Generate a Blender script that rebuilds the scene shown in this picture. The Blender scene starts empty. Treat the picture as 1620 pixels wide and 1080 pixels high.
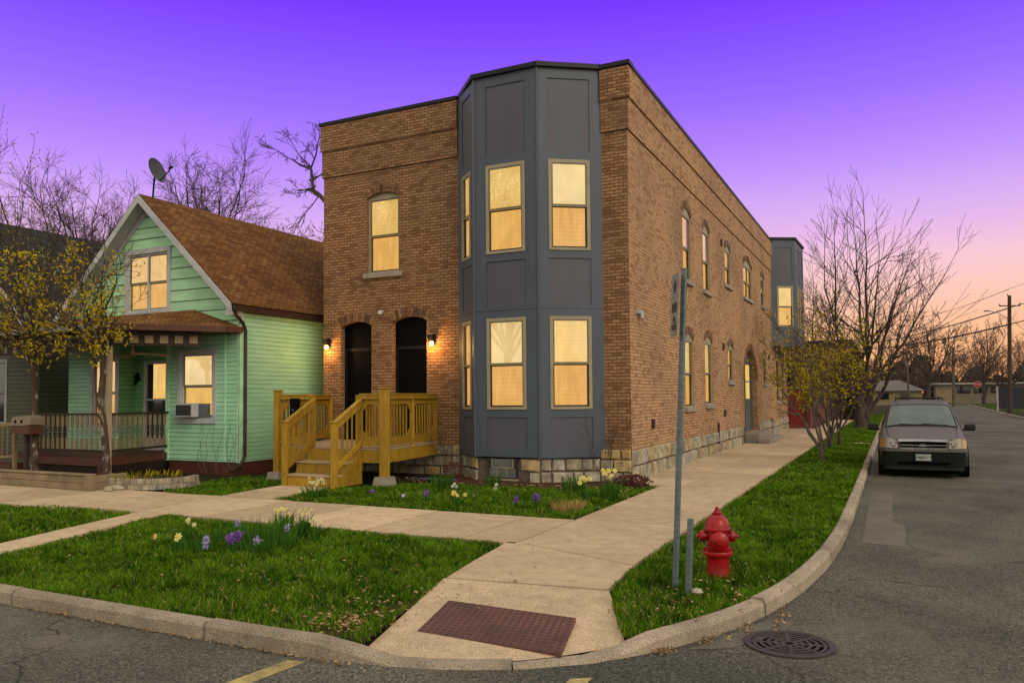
import bpy, math, random
from mathutils import Vector, Matrix
from mathutils.geometry import tessellate_polygon
R = random.Random(7)
scene = bpy.context.scene
COL = scene.collection
ROAD = -0.12

# ------------------------------------------------------------------ helpers
def lin(c):
    return tuple(((v/255)/12.92 if v/255 <= .04045 else ((v/255+.055)/1.055)**2.4) for v in c) + (1,)

def tag(o, label=None, cat=None, group=None, kind=None):
    if label: o['label'] = label
    if cat: o['category'] = cat
    if group: o['group'] = group
    if kind: o['kind'] = kind
    return o

def thing(name, loc, label, cat, group=None):
    o = bpy.data.objects.new(name, None); COL.objects.link(o)
    o.location = loc; o.empty_display_size = .2
    return tag(o, label, cat, group)

def wloc(o):
    v = Vector((0, 0, 0))
    while o: v += o.location; o = o.parent
    return v

class MB:
    def __init__(s, xf=None): s.v = []; s.f = []; s.xf = xf; s.tint = []; s.t = .5
    def add(s, pts, faces):
        n = len(s.v)
        for p in pts:
            s.v.append(tuple(s.xf(p)) if s.xf else tuple(p))
        for f in faces:
            s.f.append([n+i for i in f]); s.tint.append(s.t)
    def box(s, x0, y0, z0, x1, y1, z1):
        if x0 > x1: x0, x1 = x1, x0
        if y0 > y1: y0, y1 = y1, y0
        if z0 > z1: z0, z1 = z1, z0
        s.add([(x0,y0,z0),(x1,y0,z0),(x1,y1,z0),(x0,y1,z0),(x0,y0,z1),(x1,y0,z1),(x1,y1,z1),(x0,y1,z1)],
              [(0,3,2,1),(4,5,6,7),(0,1,5,4),(1,2,6,5),(2,3,7,6),(3,0,4,7)])
    def cbox(s, x0, y0, z0, x1, y1, z1, c=.01):
        # box with chamfered edges (octagonal plan + chamfered top)
        if x0 > x1: x0, x1 = x1, x0
        if y0 > y1: y0, y1 = y1, y0
        if z0 > z1: z0, z1 = z1, z0
        def ring(z, e):
            a0, a1, b0, b1 = x0+e, x1-e, y0+e, y1-e
            return [(a0+c,b0,z),(a1-c,b0,z),(a1,b0+c,z),(a1,b1-c,z),(a1-c,b1,z),(a0+c,b1,z),(a0,b1-c,z),(a0,b0+c,z)]
        pts = ring(z0, c)+ring(z0+c, 0)+ring(z1-c, 0)+ring(z1, c)
        fs = [tuple(range(7,-1,-1)), tuple(range(24,32))]
        for k in range(3):
            for i in range(8):
                j = (i+1) % 8
                fs.append((k*8+i, k*8+j, (k+1)*8+j, (k+1)*8+i))
        s.add(pts, fs)
    def bar(s, p0, p1, w, h, up=(0,0,1)):
        p0 = Vector(p0); p1 = Vector(p1); d = (p1-p0).normalized()
        u = Vector(up)
        if abs(d.dot(u)) > .99: u = Vector((0,1,0))
        r = d.cross(u).normalized()*w/2; q = r.cross(d).normalized()*h/2
        pts = [p0-r-q, p0+r-q, p0+r+q, p0-r+q, p1-r-q, p1+r-q, p1+r+q, p1-r+q]
        s.add(pts, [(0,3,2,1),(4,5,6,7),(0,1,5,4),(1,2,6,5),(2,3,7,6),(3,0,4,7)])
    def tube(s, pts, rad, n=8, cap=True):
        pts = [Vector(p) for p in pts]
        if not hasattr(rad, '__len__'): rad = [rad]*len(pts)
        vs = []; m = len(pts); ref = None
        for i, p in enumerate(pts):
            d = (pts[min(i+1, m-1)]-pts[max(i-1, 0)])
            if d.length < 1e-9: d = Vector((0,0,1))
            d.normalize()
            if ref is None:
                ref = Vector((0,0,1)) if abs(d.z) < .9 else Vector((1,0,0))
            a = d.cross(ref)
            if a.length < 1e-4: a = d.cross(Vector((.3,1,.2)))
            a.normalize(); b = a.cross(d); ref = b.cross(a)*1 if False else ref
            for k in range(n):
                t = 2*math.pi*k/n
                vs.append(p+(a*math.cos(t)+b*math.sin(t))*rad[i])
        fs = []
        for i in range(m-1):
            for k in range(n):
                fs.append((i*n+k, (i+1)*n+k, (i+1)*n+(k+1) % n, i*n+(k+1) % n))
        if cap:
            fs.append(tuple(range(n))); fs.append(tuple((m-1)*n+k for k in range(n-1, -1, -1)))
        s.add(vs, fs)
    def lathe(s, prof, c, axis='z', n=24, sx=1, sy=1):
        vs = []; fs = []; m = len(prof)
        for (r, h) in prof:
            for k in range(n):
                t = 2*math.pi*k/n; x = r*math.cos(t)*sx; y = r*math.sin(t)*sy
                if axis == 'z': p = (c[0]+x, c[1]+y, c[2]+h)
                elif axis == 'x': p = (c[0]+h, c[1]+x, c[2]+y)
                else: p = (c[0]+x, c[1]+h, c[2]+y)
                vs.append(p)
        for i in range(m-1):
            for k in range(n):
                a, b, cc, d = i*n+k, i*n+(k+1) % n, (i+1)*n+(k+1) % n, (i+1)*n+k
                fs.append((a, b, cc, d) if axis != 'y' else (a, d, cc, b))
        fs.append(tuple(range(n-1, -1, -1))); fs.append(tuple((m-1)*n+k for k in range(n)))
        s.add(vs, fs)
    def prism(s, pts, vec):
        n = len(pts); vec = Vector(vec)
        a = [Vector(p) for p in pts]; b = [p+vec for p in a]
        tris = tessellate_polygon([a])
        s.add(a+b, [tuple(t) for t in tris]+[tuple(n+i for i in t[::-1]) for t in tris] +
              [(i, (i+1) % n, n+(i+1) % n, n+i) for i in range(n)])
    def quad(s, *p): s.add(p, [tuple(range(len(p)))])
    def holed(s, outer, holes, thick=0):
        # planar face in (a,c) at b=0 with holes; local coords (a,b,c)
        loops = [[Vector((a, 0, c)) for a, c in outer]]+[[Vector((a, 0, c)) for a, c in h] for h in holes]
        tri = tessellate_polygon(loops)
        flat = [p for l in loops for p in l]
        s.add(flat, [tuple(t) for t in tri])
        if thick:
            s.add([(p.x, -thick, p.z) for p in flat], [tuple(t) for t in tri])
            for l in loops:
                n = len(l)
                s.add([p for p in l]+[(p.x, -thick, p.z) for p in l], [(i, (i+1) % n, n+(i+1) % n, n+i) for i in range(n)])
    def build(s, name, mat, parent=None, loc=None, smooth=False, recalc=True, uv=True):
        me = bpy.data.meshes.new(name)
        if parent is not None: o0 = wloc(parent)
        elif loc is not None: o0 = Vector(loc)
        else: o0 = Vector((0,0,0))
        ox, oy, oz = o0
        me.from_pydata([(x-ox, y-oy, z-oz) for x, y, z in s.v], [], s.f)
        if recalc:
            import bmesh
            bm = bmesh.new(); bm.from_mesh(me)
            bmesh.ops.recalc_face_normals(bm, faces=bm.faces)
            bm.to_mesh(me); bm.free()
        if uv:
            ul = me.uv_layers.new(name='UVMap'); vv = me.vertices
            tl = me.attributes.new('tint', 'FLOAT', 'FACE')
            tl.data.foreach_set('value', s.tint)
            buf = [0.0]*(2*len(me.loops)); 
            for p in me.polygons:
                n = p.normal
                if abs(n.z) > .98:
                    t = Vector((1,0,0)); w = Vector((0,1,0))
                else:
                    t = Vector((-n.y, n.x, 0)).normalized(); w = n.cross(t)
                    if w.z < 0: w = -w
                    if abs(t.x) > abs(t.y):
                        if t.x < 0: t = -t
                    elif t.y < 0: t = -t
                for li in p.loop_indices:
                    q = vv[me.loops[li].vertex_index].co+o0
                    buf[2*li] = q.dot(t); buf[2*li+1] = q.dot(w)
            ul.data.foreach_set('uv', buf)
        me.materials.append(mat)
        if smooth:
            me.polygons.foreach_set('use_smooth', [True]*len(me.polygons))
        o = bpy.data.objects.new(name, me); COL.objects.link(o)
        if parent is not None: o.parent = parent
        elif loc is not None: o.location = loc
        return o

def autosmooth(o, ang=35):
    me = o.data
    me.polygons.foreach_set('use_smooth', [True]*len(me.polygons))
    try: me.set_sharp_from_angle(angle=math.radians(ang))
    except Exception: pass
    return o

def frame_xf(o, u, n):
    u = Vector(tuple(u)+(0,)) if len(u) == 2 else Vector(u); n = Vector(tuple(n)+(0,)) if len(n) == 2 else Vector(n)
    o = Vector(o); u.normalize(); n.normalize()
    def f(p): return o+u*p[0]+n*p[1]+Vector((0,0,1))*p[2]
    return f

# ------------------------------------------------------------------ materials
def newmat(name):
    m = bpy.data.materials.new(name); m.use_nodes = True
    nt = m.node_tree; nt.nodes.clear()
    out = nt.nodes.new('ShaderNodeOutputMaterial')
    return m, nt, out

def nd(nt, t, **kw):
    n = nt.nodes.new(t)
    for k, v in kw.items():
        if k.startswith('_'): setattr(n, k[1:], v)
        else: n.inputs[k.replace('__', ' ')].default_value = v
    return n

def mixc(nt, fac, a, b, bt='MIX'):
    m = nt.nodes.new('ShaderNodeMix'); m.data_type = 'RGBA'; m.blend_type = bt
    for s, v in ((0, fac), (6, a), (7, b)):
        if hasattr(v, 'node') or hasattr(v, 'is_linked'): nt.links.new(v, m.inputs[s])
        else: m.inputs[s].default_value = v
    return m.outputs[2]

def ramp(nt, fac, stops, interp='LINEAR'):
    r = nt.nodes.new('ShaderNodeValToRGB'); r.color_ramp.interpolation = interp
    el = r.color_ramp.elements
    while len(el) < len(stops): el.new(.5)
    for e, (p, c) in zip(el, stops):
        e.position = p; e.color = c if len(c) == 4 else tuple(c)+(1,)
    nt.links.new(fac, r.inputs[0])
    return r.outputs[0]

def g(v): return (v, v, v, 1)

def coords(nt, kind='Object', scale=(1,1,1)):
    tc = nt.nodes.new('ShaderNodeTexCoord'); mp = nt.nodes.new('ShaderNodeMapping')
    mp.inputs['Scale'].default_value = scale
    nt.links.new(tc.outputs[kind], mp.inputs[0])
    return mp.outputs[0]

def noise(nt, vec, scale, detail=4, rough=.6, dist=0):
    n = nt.nodes.new('ShaderNodeTexNoise'); n.inputs['Scale'].default_value = scale
    n.inputs['Detail'].default_value = detail; n.inputs['Roughness'].default_value = rough
    n.inputs['Distortion'].default_value = dist
    if vec is not None: nt.links.new(vec, n.inputs['Vector'])
    return n.outputs[0]

def princ(nt, out, col, rough=.7, metal=0, bump=None, bstr=.3, bdist=.01, spec=.5, coat=0):
    p = nt.nodes.new('ShaderNodeBsdfPrincipled')
    for s, v in (('Base Color', col), ('Roughness', rough), ('Metallic', metal)):
        if hasattr(v, 'is_linked'): nt.links.new(v, p.inputs[s])
        else: p.inputs[s].default_value = v
    p.inputs['Specular IOR Level'].default_value = spec
    p.inputs['Coat Weight'].default_value = coat
    if bump is not None:
        b = nt.nodes.new('ShaderNodeBump'); b.inputs['Strength'].default_value = bstr; b.inputs['Distance'].default_value = bdist
        nt.links.new(bump, b.inputs['Height']); nt.links.new(b.outputs[0], p.inputs['Normal'])
    nt.links.new(p.outputs[0], out.inputs[0])
    return p

def simple(name, c1, c2=None, scale=6, rough=.7, metal=0, bump=.15, bscale=60, kind='Object', spec=.4, stretch=(1,1,1), coat=0, grime=.25, vary=0, streak=0):
    m, nt, out = newmat(name)
    v = coords(nt, kind, stretch)
    c2 = c2 or tuple(x*.72 for x in c1[:3])+(1,)
    n = noise(nt, v, scale, 5)
    f = ramp(nt, n, [(.32, g(0)), (.68, g(1))])
    c = mixc(nt, f, c1, c2)
    if grime:
        n3 = noise(nt, v, scale*.23, 3)
        f3 = ramp(nt, n3, [(.35, g(1)), (.75, g(1-grime))])
        c = mixc(nt, 1.0, c, f3, 'MULTIPLY')
    if vary:
        oi = nt.nodes.new('ShaderNodeObjectInfo')
        c = mixc(nt, 1.0, c, ramp(nt, oi.outputs['Random'], [(0, g(1-vary)), (1, g(1+vary))]), 'MULTIPLY')
        kn = noise(nt, coords(nt, kind, (3, 3, 3)), 3.3, 1)
        c = mixc(nt, ramp(nt, kn, [(.70, g(0)), (.73, g(.7))]), c, tuple(x*.35 for x in c1[:3])+(1,))
    if streak:
        sn = noise(nt, coords(nt, kind, (5, 5, .35)), 2.0, 5)
        c = mixc(nt, 1.0, c, ramp(nt, sn, [(.3, g(1-streak)), (.7, g(1+streak*.5))]), 'MULTIPLY')
    n2 = noise(nt, v, bscale, 3)
    princ(nt, out, c, rough, metal, n2, bump, .01, spec, coat)
    return m

def math_n(nt, op, a, b=None, c=None):
    m = nt.nodes.new('ShaderNodeMath'); m.operation = op
    for i, v in enumerate((a, b, c)):
        if v is None: continue
        if hasattr(v, 'is_linked'): nt.links.new(v, m.inputs[i])
        else: m.inputs[i].default_value = v
    return m.outputs[0]

def brick_mat(name, c1, c2, c3, mortar, bw=.205, rh=.074, ms=.009):
    m, nt, out = newmat(name)
    v = coords(nt, 'UV')
    wob = noise(nt, v, 2.2, 2)
    va = nt.nodes.new('ShaderNodeVectorMath'); va.operation = 'MULTIPLY_ADD'
    nt.links.new(wob, va.inputs[0]); va.inputs[1].default_value = (.0, .035, 0); nt.links.new(v, va.inputs[2])
    b = nt.nodes.new('ShaderNodeTexBrick'); nt.links.new(va.outputs[0], b.inputs['Vector'])
    b.inputs['Scale'].default_value = 1; b.inputs['Brick Width'].default_value = bw; b.inputs['Row Height'].default_value = rh
    b.inputs['Mortar Size'].default_value = ms; b.inputs['Mortar Smooth'].default_value = .35; b.inputs['Bias'].default_value = -.1
    b.inputs['Color1'].default_value = g(0); b.inputs['Color2'].default_value = g(1); b.inputs['Mortar'].default_value = g(.5)
    col = ramp(nt, b.outputs[0], [(0, c2), (.22, c1), (.5, tuple((c1[i]+c3[i])/2 for i in range(3))+(1,)), (.8, c1), (1, c3)])
    big = noise(nt, v, .55, 5, .65)
    col = mixc(nt, 1.0, col, ramp(nt, big, [(.3, g(.62)), (.5, g(.95)), (.72, (1.22, 1.15, 1.05, 1))]), 'MULTIPLY')
    # streaky course-wise variation
    vs = coords(nt, 'UV', (2.2, 13.5, 1))
    st = noise(nt, vs, 1.6, 4)
    col = mixc(nt, 1.0, col, ramp(nt, st, [(.3, g(.82)), (.7, g(1.12))]), 'MULTIPLY')
    fine = noise(nt, v, 45, 4)
    col = mixc(nt, .5, col, ramp(nt, fine, [(.3, g(.35)), (.7, g(1.3))]), 'MULTIPLY')
    mo = mixc(nt, ramp(nt, noise(nt, v, 1.1, 4), [(.35, g(0)), (.65, g(1))]), mortar, tuple(x*.45 for x in mortar[:3])+(1,))
    col = mixc(nt, b.outputs[1], col, mo)
    # darker grime low and under top
    h = math_n(nt, 'SUBTRACT', fine, math_n(nt, 'MULTIPLY', b.outputs[1], 1.6))
    princ(nt, out, col, .88, 0, h, .75, .012, .25)
    return m

def shingle_mat(name, c1, c2, c3, bw=.3, rh=.14):
    m, nt, out = newmat(name)
    v = coords(nt, 'UV')
    b = nt.nodes.new('ShaderNodeTexBrick'); nt.links.new(v, b.inputs['Vector'])
    b.inputs['Scale'].default_value = 1; b.inputs['Brick Width'].default_value = bw; b.inputs['Row Height'].default_value = rh
    b.inputs['Mortar Size'].default_value = .012; b.inputs['Mortar Smooth'].default_value = .1
    b.inputs['Color1'].default_value = g(0); b.inputs['Color2'].default_value = g(1); b.inputs['Mortar'].default_value = g(.5)
    col = ramp(nt, b.outputs[0], [(0, c2), (.5, c1), (1, c3)])
    n = noise(nt, v, .8, 5)
    col = mixc(nt, 1.0, col, ramp(nt, n, [(.3, g(.7)), (.7, g(1.2))]), 'MULTIPLY')
    f = noise(nt, v, 90, 2)
    col = mixc(nt, .5, col, ramp(nt, f, [(.3, g(.5)), (.7, g(1.4))]), 'MULTIPLY')
    sv = nt.nodes.new('ShaderNodeSeparateXYZ'); nt.links.new(v, sv.inputs[0])
    fr = math_n(nt, 'FRACT', math_n(nt, 'DIVIDE', sv.outputs[1], rh))
    shade = ramp(nt, fr, [(0, g(.45)), (.16, g(.95)), (1, g(1.05))])
    col = mixc(nt, 1.0, col, shade, 'MULTIPLY')
    col = mixc(nt, b.outputs[1], col, tuple(x*.3 for x in c1[:3])+(1,))
    princ(nt, out, col, .95, 0, fr, .5, .02, .15)
    return m

def siding_mat(name, c, exposure, dark=.35, var=.12):
    m, nt, out = newmat(name)
    v = coords(nt, 'UV')
    sv = nt.nodes.new('ShaderNodeSeparateXYZ'); nt.links.new(v, sv.inputs[0])
    fr = math_n(nt, 'FRACT', math_n(nt, 'DIVIDE', sv.outputs[1], exposure))
    shade = ramp(nt, fr, [(0, g(.72)), (.08, g(1)), (.88, g(.97)), (.925, g(dark)), (1, g(dark))])
    n = noise(nt, coords(nt, 'UV', (.6, 6, 1)), 2.0, 5)
    col = mixc(nt, ramp(nt, n, [(.3, g(0)), (.7, g(1))]), c, tuple(x*(1-var*2) for x in c[:3])+(1,))
    n4 = noise(nt, v, .7, 4)
    col = mixc(nt, 1.0, col, ramp(nt, n4, [(.3, g(.82)), (.7, g(1.06))]), 'MULTIPLY')
    col = mixc(nt, 1.0, col, shade, 'MULTIPLY')
    hgt = ramp(nt, fr, [(0, g(1)), (.88, g(.0)), (.95, g(-.2)), (1, g(1))])
    princ(nt, out, col, .6, 0, hgt, .6, .02, .35)
    return m

def tint_mat(name, stops, rough=.9, bscale=25, bstr=.6, dirt=.3):
    m, nt, out = newmat(name)
    at = nt.nodes.new('ShaderNodeAttribute'); at.attribute_name = 'tint'
    v = coords(nt, 'Object')
    c = ramp(nt, at.outputs['Fac'], stops)
    n = noise(nt, v, bscale*.35, 5)
    c = mixc(nt, 1.0, c, ramp(nt, n, [(.3, g(1-dirt*1.6)), (.7, g(1.15))]), 'MULTIPLY')
    princ(nt, out, c, rough, 0, noise(nt, v, bscale, 5), bstr, .02, .25)
    return m

def glow_mat(name, ctop, cbot, strength=1.0, fold=18, zfreq=0.0):
    # lit window shade: emissive cloth
    m, nt, out = newmat(name)
    v = coords(nt, 'UV')
    n = noise(nt, v, 1.4, 6, .62, .6)
    n2 = noise(nt, coords(nt, 'UV', (fold, 1.2, 1)), 1.0, 2)
    col = mixc(nt, ramp(nt, n, [(.35, g(0)), (.65, g(1))]), ctop, cbot)
    col = mixc(nt, .28, col, ramp(nt, n2, [(.3, g(.55)), (.7, g(1.35))]), 'MULTIPLY')
    if zfreq:
        sv = nt.nodes.new('ShaderNodeSeparateXYZ'); nt.links.new(v, sv.inputs[0])
        fr = math_n(nt, 'FRACT', math_n(nt, 'MULTIPLY', sv.outputs[1], zfreq))
        col = mixc(nt, .4, col, ramp(nt, fr, [(0, g(.7)), (.25, g(1.05)), (1, g(1.0))]), 'MULTIPLY')
    e = nt.nodes.new('ShaderNodeEmission'); e.inputs[1].default_value = strength
    nt.links.new(col, e.inputs[0]); nt.links.new(e.outputs[0], out.inputs[0])
    return m

def glass_mat(name, tint, refl=.08, rough=.02):
    m, nt, out = newmat(name)
    t = nt.nodes.new('ShaderNodeBsdfTransparent'); t.inputs[0].default_value = tint
    gl = nt.nodes.new('ShaderNodeBsdfGlossy'); gl.inputs['Roughness'].default_value = rough
    v = coords(nt, 'Object')
    b = nt.nodes.new('ShaderNodeBump'); b.inputs['Strength'].default_value = .04
    nt.links.new(noise(nt, v, 3.0, 2), b.inputs['Height']); nt.links.new(b.outputs[0], gl.inputs['Normal'])
    lw = nt.nodes.new('ShaderNodeLayerWeight'); lw.inputs[0].default_value = .25
    f = math_n(nt, 'MULTIPLY_ADD', lw.outputs['Facing'], .25, refl)
    mx = nt.nodes.new('ShaderNodeMixShader'); nt.links.new(f, mx.inputs[0])
    nt.links.new(t.outputs[0], mx.inputs[1]); nt.links.new(gl.outputs[0], mx.inputs[2])
    nt.links.new(mx.outputs[0], out.inputs[0])
    return m

def leaf_mat(name, c1, c2, trans=.35):
    m, nt, out = newmat(name)
    at = nt.nodes.new('ShaderNodeAttribute'); at.attribute_name = 'tint'
    c = ramp(nt, at.outputs['Fac'], [(0, c1), (1, c2)])
    d = nt.nodes.new('ShaderNodeBsdfDiffuse'); t = nt.nodes.new('ShaderNodeBsdfTranslucent')
    nt.links.new(c, d.inputs[0]); nt.links.new(c, t.inputs[0])
    mx = nt.nodes.new('ShaderNodeMixShader'); mx.inputs[0].default_value = trans
    nt.links.new(d.outputs[0], mx.inputs[1]); nt.links.new(t.outputs[0], mx.inputs[2])
    nt.links.new(mx.outputs[0], out.inputs[0])
    return m

def asphalt_mat():
    m, nt, out = newmat('worn asphalt')
    v = coords(nt, 'Object')
    base = mixc(nt, ramp(nt, noise(nt, v, .35, 6, .6, .4), [(.36, g(0)), (.62, g(1))]), (.060,.061,.050,1), (.105,.100,.080,1))
    sp = noise(nt, v, 62, 3, .8)
    base = mixc(nt, 1.0, base, ramp(nt, sp, [(.36, g(.30)), (.5, g(.95)), (.64, g(1.95))]), 'MULTIPLY')
    sp2 = noise(nt, v, 26, 5, .8)
    base = mixc(nt, 1.0, base, ramp(nt, sp2, [(.34, g(.60)), (.66, g(1.38))]), 'MULTIPLY')
    # sandy patches
    pv = noise(nt, v, .7, 9, .72, .3)
    base = mixc(nt, ramp(nt, pv, [(.50, g(0)), (.68, g(.55))]), base, (.15,.137,.105,1))
    # cracks
    w = nt.nodes.new('ShaderNodeTexVoronoi'); w.feature = 'DISTANCE_TO_EDGE'; w.inputs['Scale'].default_value = .42
    dv = nt.nodes.new('ShaderNodeVectorMath'); dv.operation = 'MULTIPLY_ADD'
    nn = nt.nodes.new('ShaderNodeTexNoise'); nn.inputs['Scale'].default_value = 1.6; nn.inputs['Detail'].default_value = 6
    nt.links.new(v, nn.inputs['Vector'])
    nt.links.new(nn.outputs[1], dv.inputs[0]); dv.inputs[1].default_value = (.9,.9,0); nt.links.new(v, dv.inputs[2])
    nt.links.new(dv.outputs[0], w.inputs['Vector'])
    cr = ramp(nt, w.outputs['Distance'], [(0, g(1)), (.006, g(0))])
    msk = ramp(nt, noise(nt, v, .5, 2), [(.5, g(0)), (.58, g(1))])
    crf = mixc(nt, 1.0, cr, msk, 'MULTIPLY')
    base = mixc(nt, crf, base, (.02,.018,.016,1))
    h = math_n(nt, 'SUBTRACT', sp, math_n(nt, 'MULTIPLY', cr, .5))
    princ(nt, out, base, .92, 0, h, .7, .012, .12)
    return m

def concrete_mat(name, c1, c2, agg=True):
    m, nt, out = newmat(name)
    v = coords(nt, 'Object')
    at = nt.nodes.new('ShaderNodeAttribute'); at.attribute_name = 'tint'
    base = mixc(nt, ramp(nt, noise(nt, v, .9, 6), [(.35, g(0)), (.65, g(1))]), c1, c2)
    base = mixc(nt, 1.0, base, ramp(nt, at.outputs['Fac'], [(0, g(.84)), (1, g(1.14))]), 'MULTIPLY')
    sp = noise(nt, v, 85, 3, .7)
    base = mixc(nt, 1.0, base, ramp(nt, sp, [(.36, g(.55)), (.5, g(1)), (.66, g(1.4))]), 'MULTIPLY')
    st = noise(nt, v, 5, 5)
    base = mixc(nt, 1.0, base, ramp(nt, st, [(.28, g(.78)), (.6, g(1.05))]), 'MULTIPLY')
    princ(nt, out, base, .9, 0, sp, .5, .008, .25)
    return m

def soil_mat(name, c1, c2, c3):
    m, nt, out = newmat(name)
    v = coords(nt, 'Object')
    c = mixc(nt, ramp(nt, noise(nt, v, 1.3, 6), [(.35, g(0)), (.65, g(1))]), c1, c2)
    c = mixc(nt, ramp(nt, noise(nt, v, 22, 4), [(.45, g(0)), (.7, g(1))]), c, c3)
    princ(nt, out, c, .98, 0, noise(nt, v, 40, 4), 1, .03, .1)
    return m

M = {}
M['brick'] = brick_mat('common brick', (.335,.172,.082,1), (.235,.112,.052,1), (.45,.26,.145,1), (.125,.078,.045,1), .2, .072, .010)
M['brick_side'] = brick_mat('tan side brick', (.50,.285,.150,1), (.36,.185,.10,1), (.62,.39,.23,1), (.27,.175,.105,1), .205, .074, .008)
M['brick2'] = brick_mat('distant brick', (.13,.06,.04,1), (.08,.035,.025,1), (.18,.09,.05,1), (.1,.08,.06,1), .4, .15, .012)
M['voussoir'] = tint_mat('arch brick', [(0,(.10,.05,.03,1)), (.5,(.21,.11,.06,1)), (1,(.30,.17,.09,1))], .9, 40, .5)
M['stone'] = tint_mat('rough limestone block', [(0,(.24,.21,.16,1)), (.3,(.40,.34,.24,1)), (.6,(.46,.41,.32,1)), (.8,(.33,.31,.27,1)), (.92,(.46,.34,.17,1)), (1,(.40,.25,.10,1))], .92, 16, 1.0, .35)
M['mortar'] = simple('dark mortar', (.14,.11,.08,1), (.08,.06,.05,1), 12, .95, bump=.6)
M['slate'] = simple('slate blue fibre cement', (.066,.083,.118,1), (.060,.076,.108,1), 1.5, .5, bump=.08, bscale=30, grime=.15, streak=.10)
M['slatepanel'] = simple('slate grey panel', (.079,.080,.112,1), (.071,.073,.102,1), 1.2, .5, bump=.08, bscale=30, grime=.2, streak=.10)
M['slate_door'] = simple('slate painted door', (.085,.105,.11,1), None, 2, .45)
M['coping'] = simple('dark metal coping', (.02,.02,.024,1), None, 3, .45, .6, bump=.05)
M['tan'] = simple('tan painted frame', (.34,.29,.19,1), (.28,.24,.16,1), 5, .55, bump=.06)
M['sash'] = simple('olive grey sash', (.20,.17,.11,1), None, 5, .5, bump=.05)
M['darksash'] = simple('dark screen edge', (.03,.025,.02,1), None, 5, .6)
M['white'] = simple('aged white paint', (.50,.51,.53,1), (.42,.43,.45,1), 4, .6, bump=.1)
M['sill'] = simple('limestone sill', (.36,.31,.26,1), (.26,.22,.19,1), 8, .85, bump=.4)
M['black'] = simple('black painted door', (.0015,.0015,.002,1), (.001,.001,.0015,1), 3, .6, spec=.08)
M['blackmetal'] = simple('black metal', (.008,.008,.009,1), None, 6, .55, .0, spec=.2)
M['cedar'] = simple('stained cedar timber', (.40,.235,.014,1), (.27,.15,.010,1), 3.5, .6, vary=.22, bump=.25, stretch=(6,6,1), bscale=20)
M['decktop'] = simple('grey cedar deck boards', (.42,.31,.18,1), (.32,.22,.12,1), 3, .75, bump=.3, stretch=(1,8,1), bscale=14)
M['footing'] = simple('concrete footing', (.32,.28,.23,1), None, 7, .9, bump=.4)
M['green_fine'] = siding_mat('mint narrow clapboard', (.37,.70,.47,1), .108, .36)
M['green_wide'] = siding_mat('mint wide clapboard', (.45,.80,.50,1), .285, .26)
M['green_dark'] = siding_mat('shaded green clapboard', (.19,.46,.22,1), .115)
M['green_trim'] = simple('mint corner board', (.48,.82,.54,1), None, 4, .6, bump=.08)
M['olive_siding'] = siding_mat('olive clapboard', (.10,.105,.055,1), .12)
M['shingle'] = shingle_mat('brown asphalt shingle', (.175,.078,.026,1), (.12,.048,.016,1), (.225,.11,.038,1), .22, .11)
M['shingle_dark'] = shingle_mat('charcoal asphalt shingle', (.035,.035,.036,1), (.022,.022,.024,1), (.05,.05,.05,1))
M['redbrown'] = simple('oxblood painted timber', (.10,.032,.018,1), None, 4, .6, bump=.15)
M['brownmetal'] = simple('brown gutter metal', (.065,.032,.022,1), None, 4, .4, .2)
M['brownwood'] = simple('dark brown timber', (.035,.02,.014,1), None, 6, .7)
M['tanwood'] = simple('tan picket paint', (.27,.20,.12,1), (.19,.14,.085,1), 6, .7, bump=.2)
M['greypost'] = simple('weathered post', (.42,.34,.22,1), (.33,.26,.17,1), 8, .75, bump=.2)
M['retimber'] = simple('weathered landscape timber', (.27,.21,.12,1), (.17,.13,.08,1), 3, .9, bump=.6, bscale=30)
M['asphalt'] = asphalt_mat()
M['concrete'] = concrete_mat('sidewalk concrete', (.50,.375,.25,1), (.42,.315,.21,1))
M['patch'] = concrete_mat('worn gutter concrete', (.135,.12,.095,1), (.10,.092,.074,1))
M['kerbc'] = concrete_mat('kerb concrete', (.36,.30,.225,1), (.22,.185,.14,1))
M['soil'] = soil_mat('turf soil', (.018,.026,.008,1), (.032,.03,.014,1), (.055,.04,.02,1))
M['mulch'] = soil_mat('mulch', (.055,.028,.018,1), (.035,.02,.013,1), (.13,.07,.035,1))
M['farground'] = soil_mat('far ground', (.04,.05,.02,1), (.06,.055,.03,1), (.08,.06,.03,1))
M['grass'] = leaf_mat('grass blade', (.014,.058,.003,1), (.150,.275,.018,1), .3)
for n_ in M['grass'].node_tree.nodes:
    if n_.type == 'VALTORGB':
        n_.color_ramp.elements[1].position = .86; e_ = n_.color_ramp.elements.new(1.0); e_.color = (.32,.27,.10,1)
M['dry'] = leaf_mat('dry leaf litter', (.16,.09,.04,1), (.42,.30,.16,1), .1)
M['daffleaf'] = leaf_mat('bulb foliage', (.022,.085,.010,1), (.08,.19,.025,1), .3)
M['yellow'] = simple('yellow worn road paint', (.50,.39,.13,1), (.25,.20,.10,1), 9, .8, bump=.3, grime=.5)
M['whiteline'] = simple('white worn road paint', (.38,.36,.32,1), (.15,.14,.12,1), 12, .8, bump=.3, grime=.4)
M['tactile'] = simple('brick red tactile plate', (.165,.06,.05,1), (.10,.045,.04,1), 5, .7, bump=.3, grime=.5)
M['tactile_dome'] = simple('worn tactile dome', (.09,.035,.03,1), (.06,.03,.028,1), 8, .7)
M['iron'] = simple('cast iron', (.075,.068,.062,1), (.05,.043,.038,1), 14, .65, .5, bump=.4)
M['void'] = simple('dark void', (.004,.004,.004,1), None, 3, 1, bump=0, spec=0)
M['hydrant'] = simple('red hydrant enamel', (.36,.003,.006,1), (.22,.003,.005,1), 6, .33, bump=.15, bscale=22, coat=.05, spec=.35)
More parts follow.
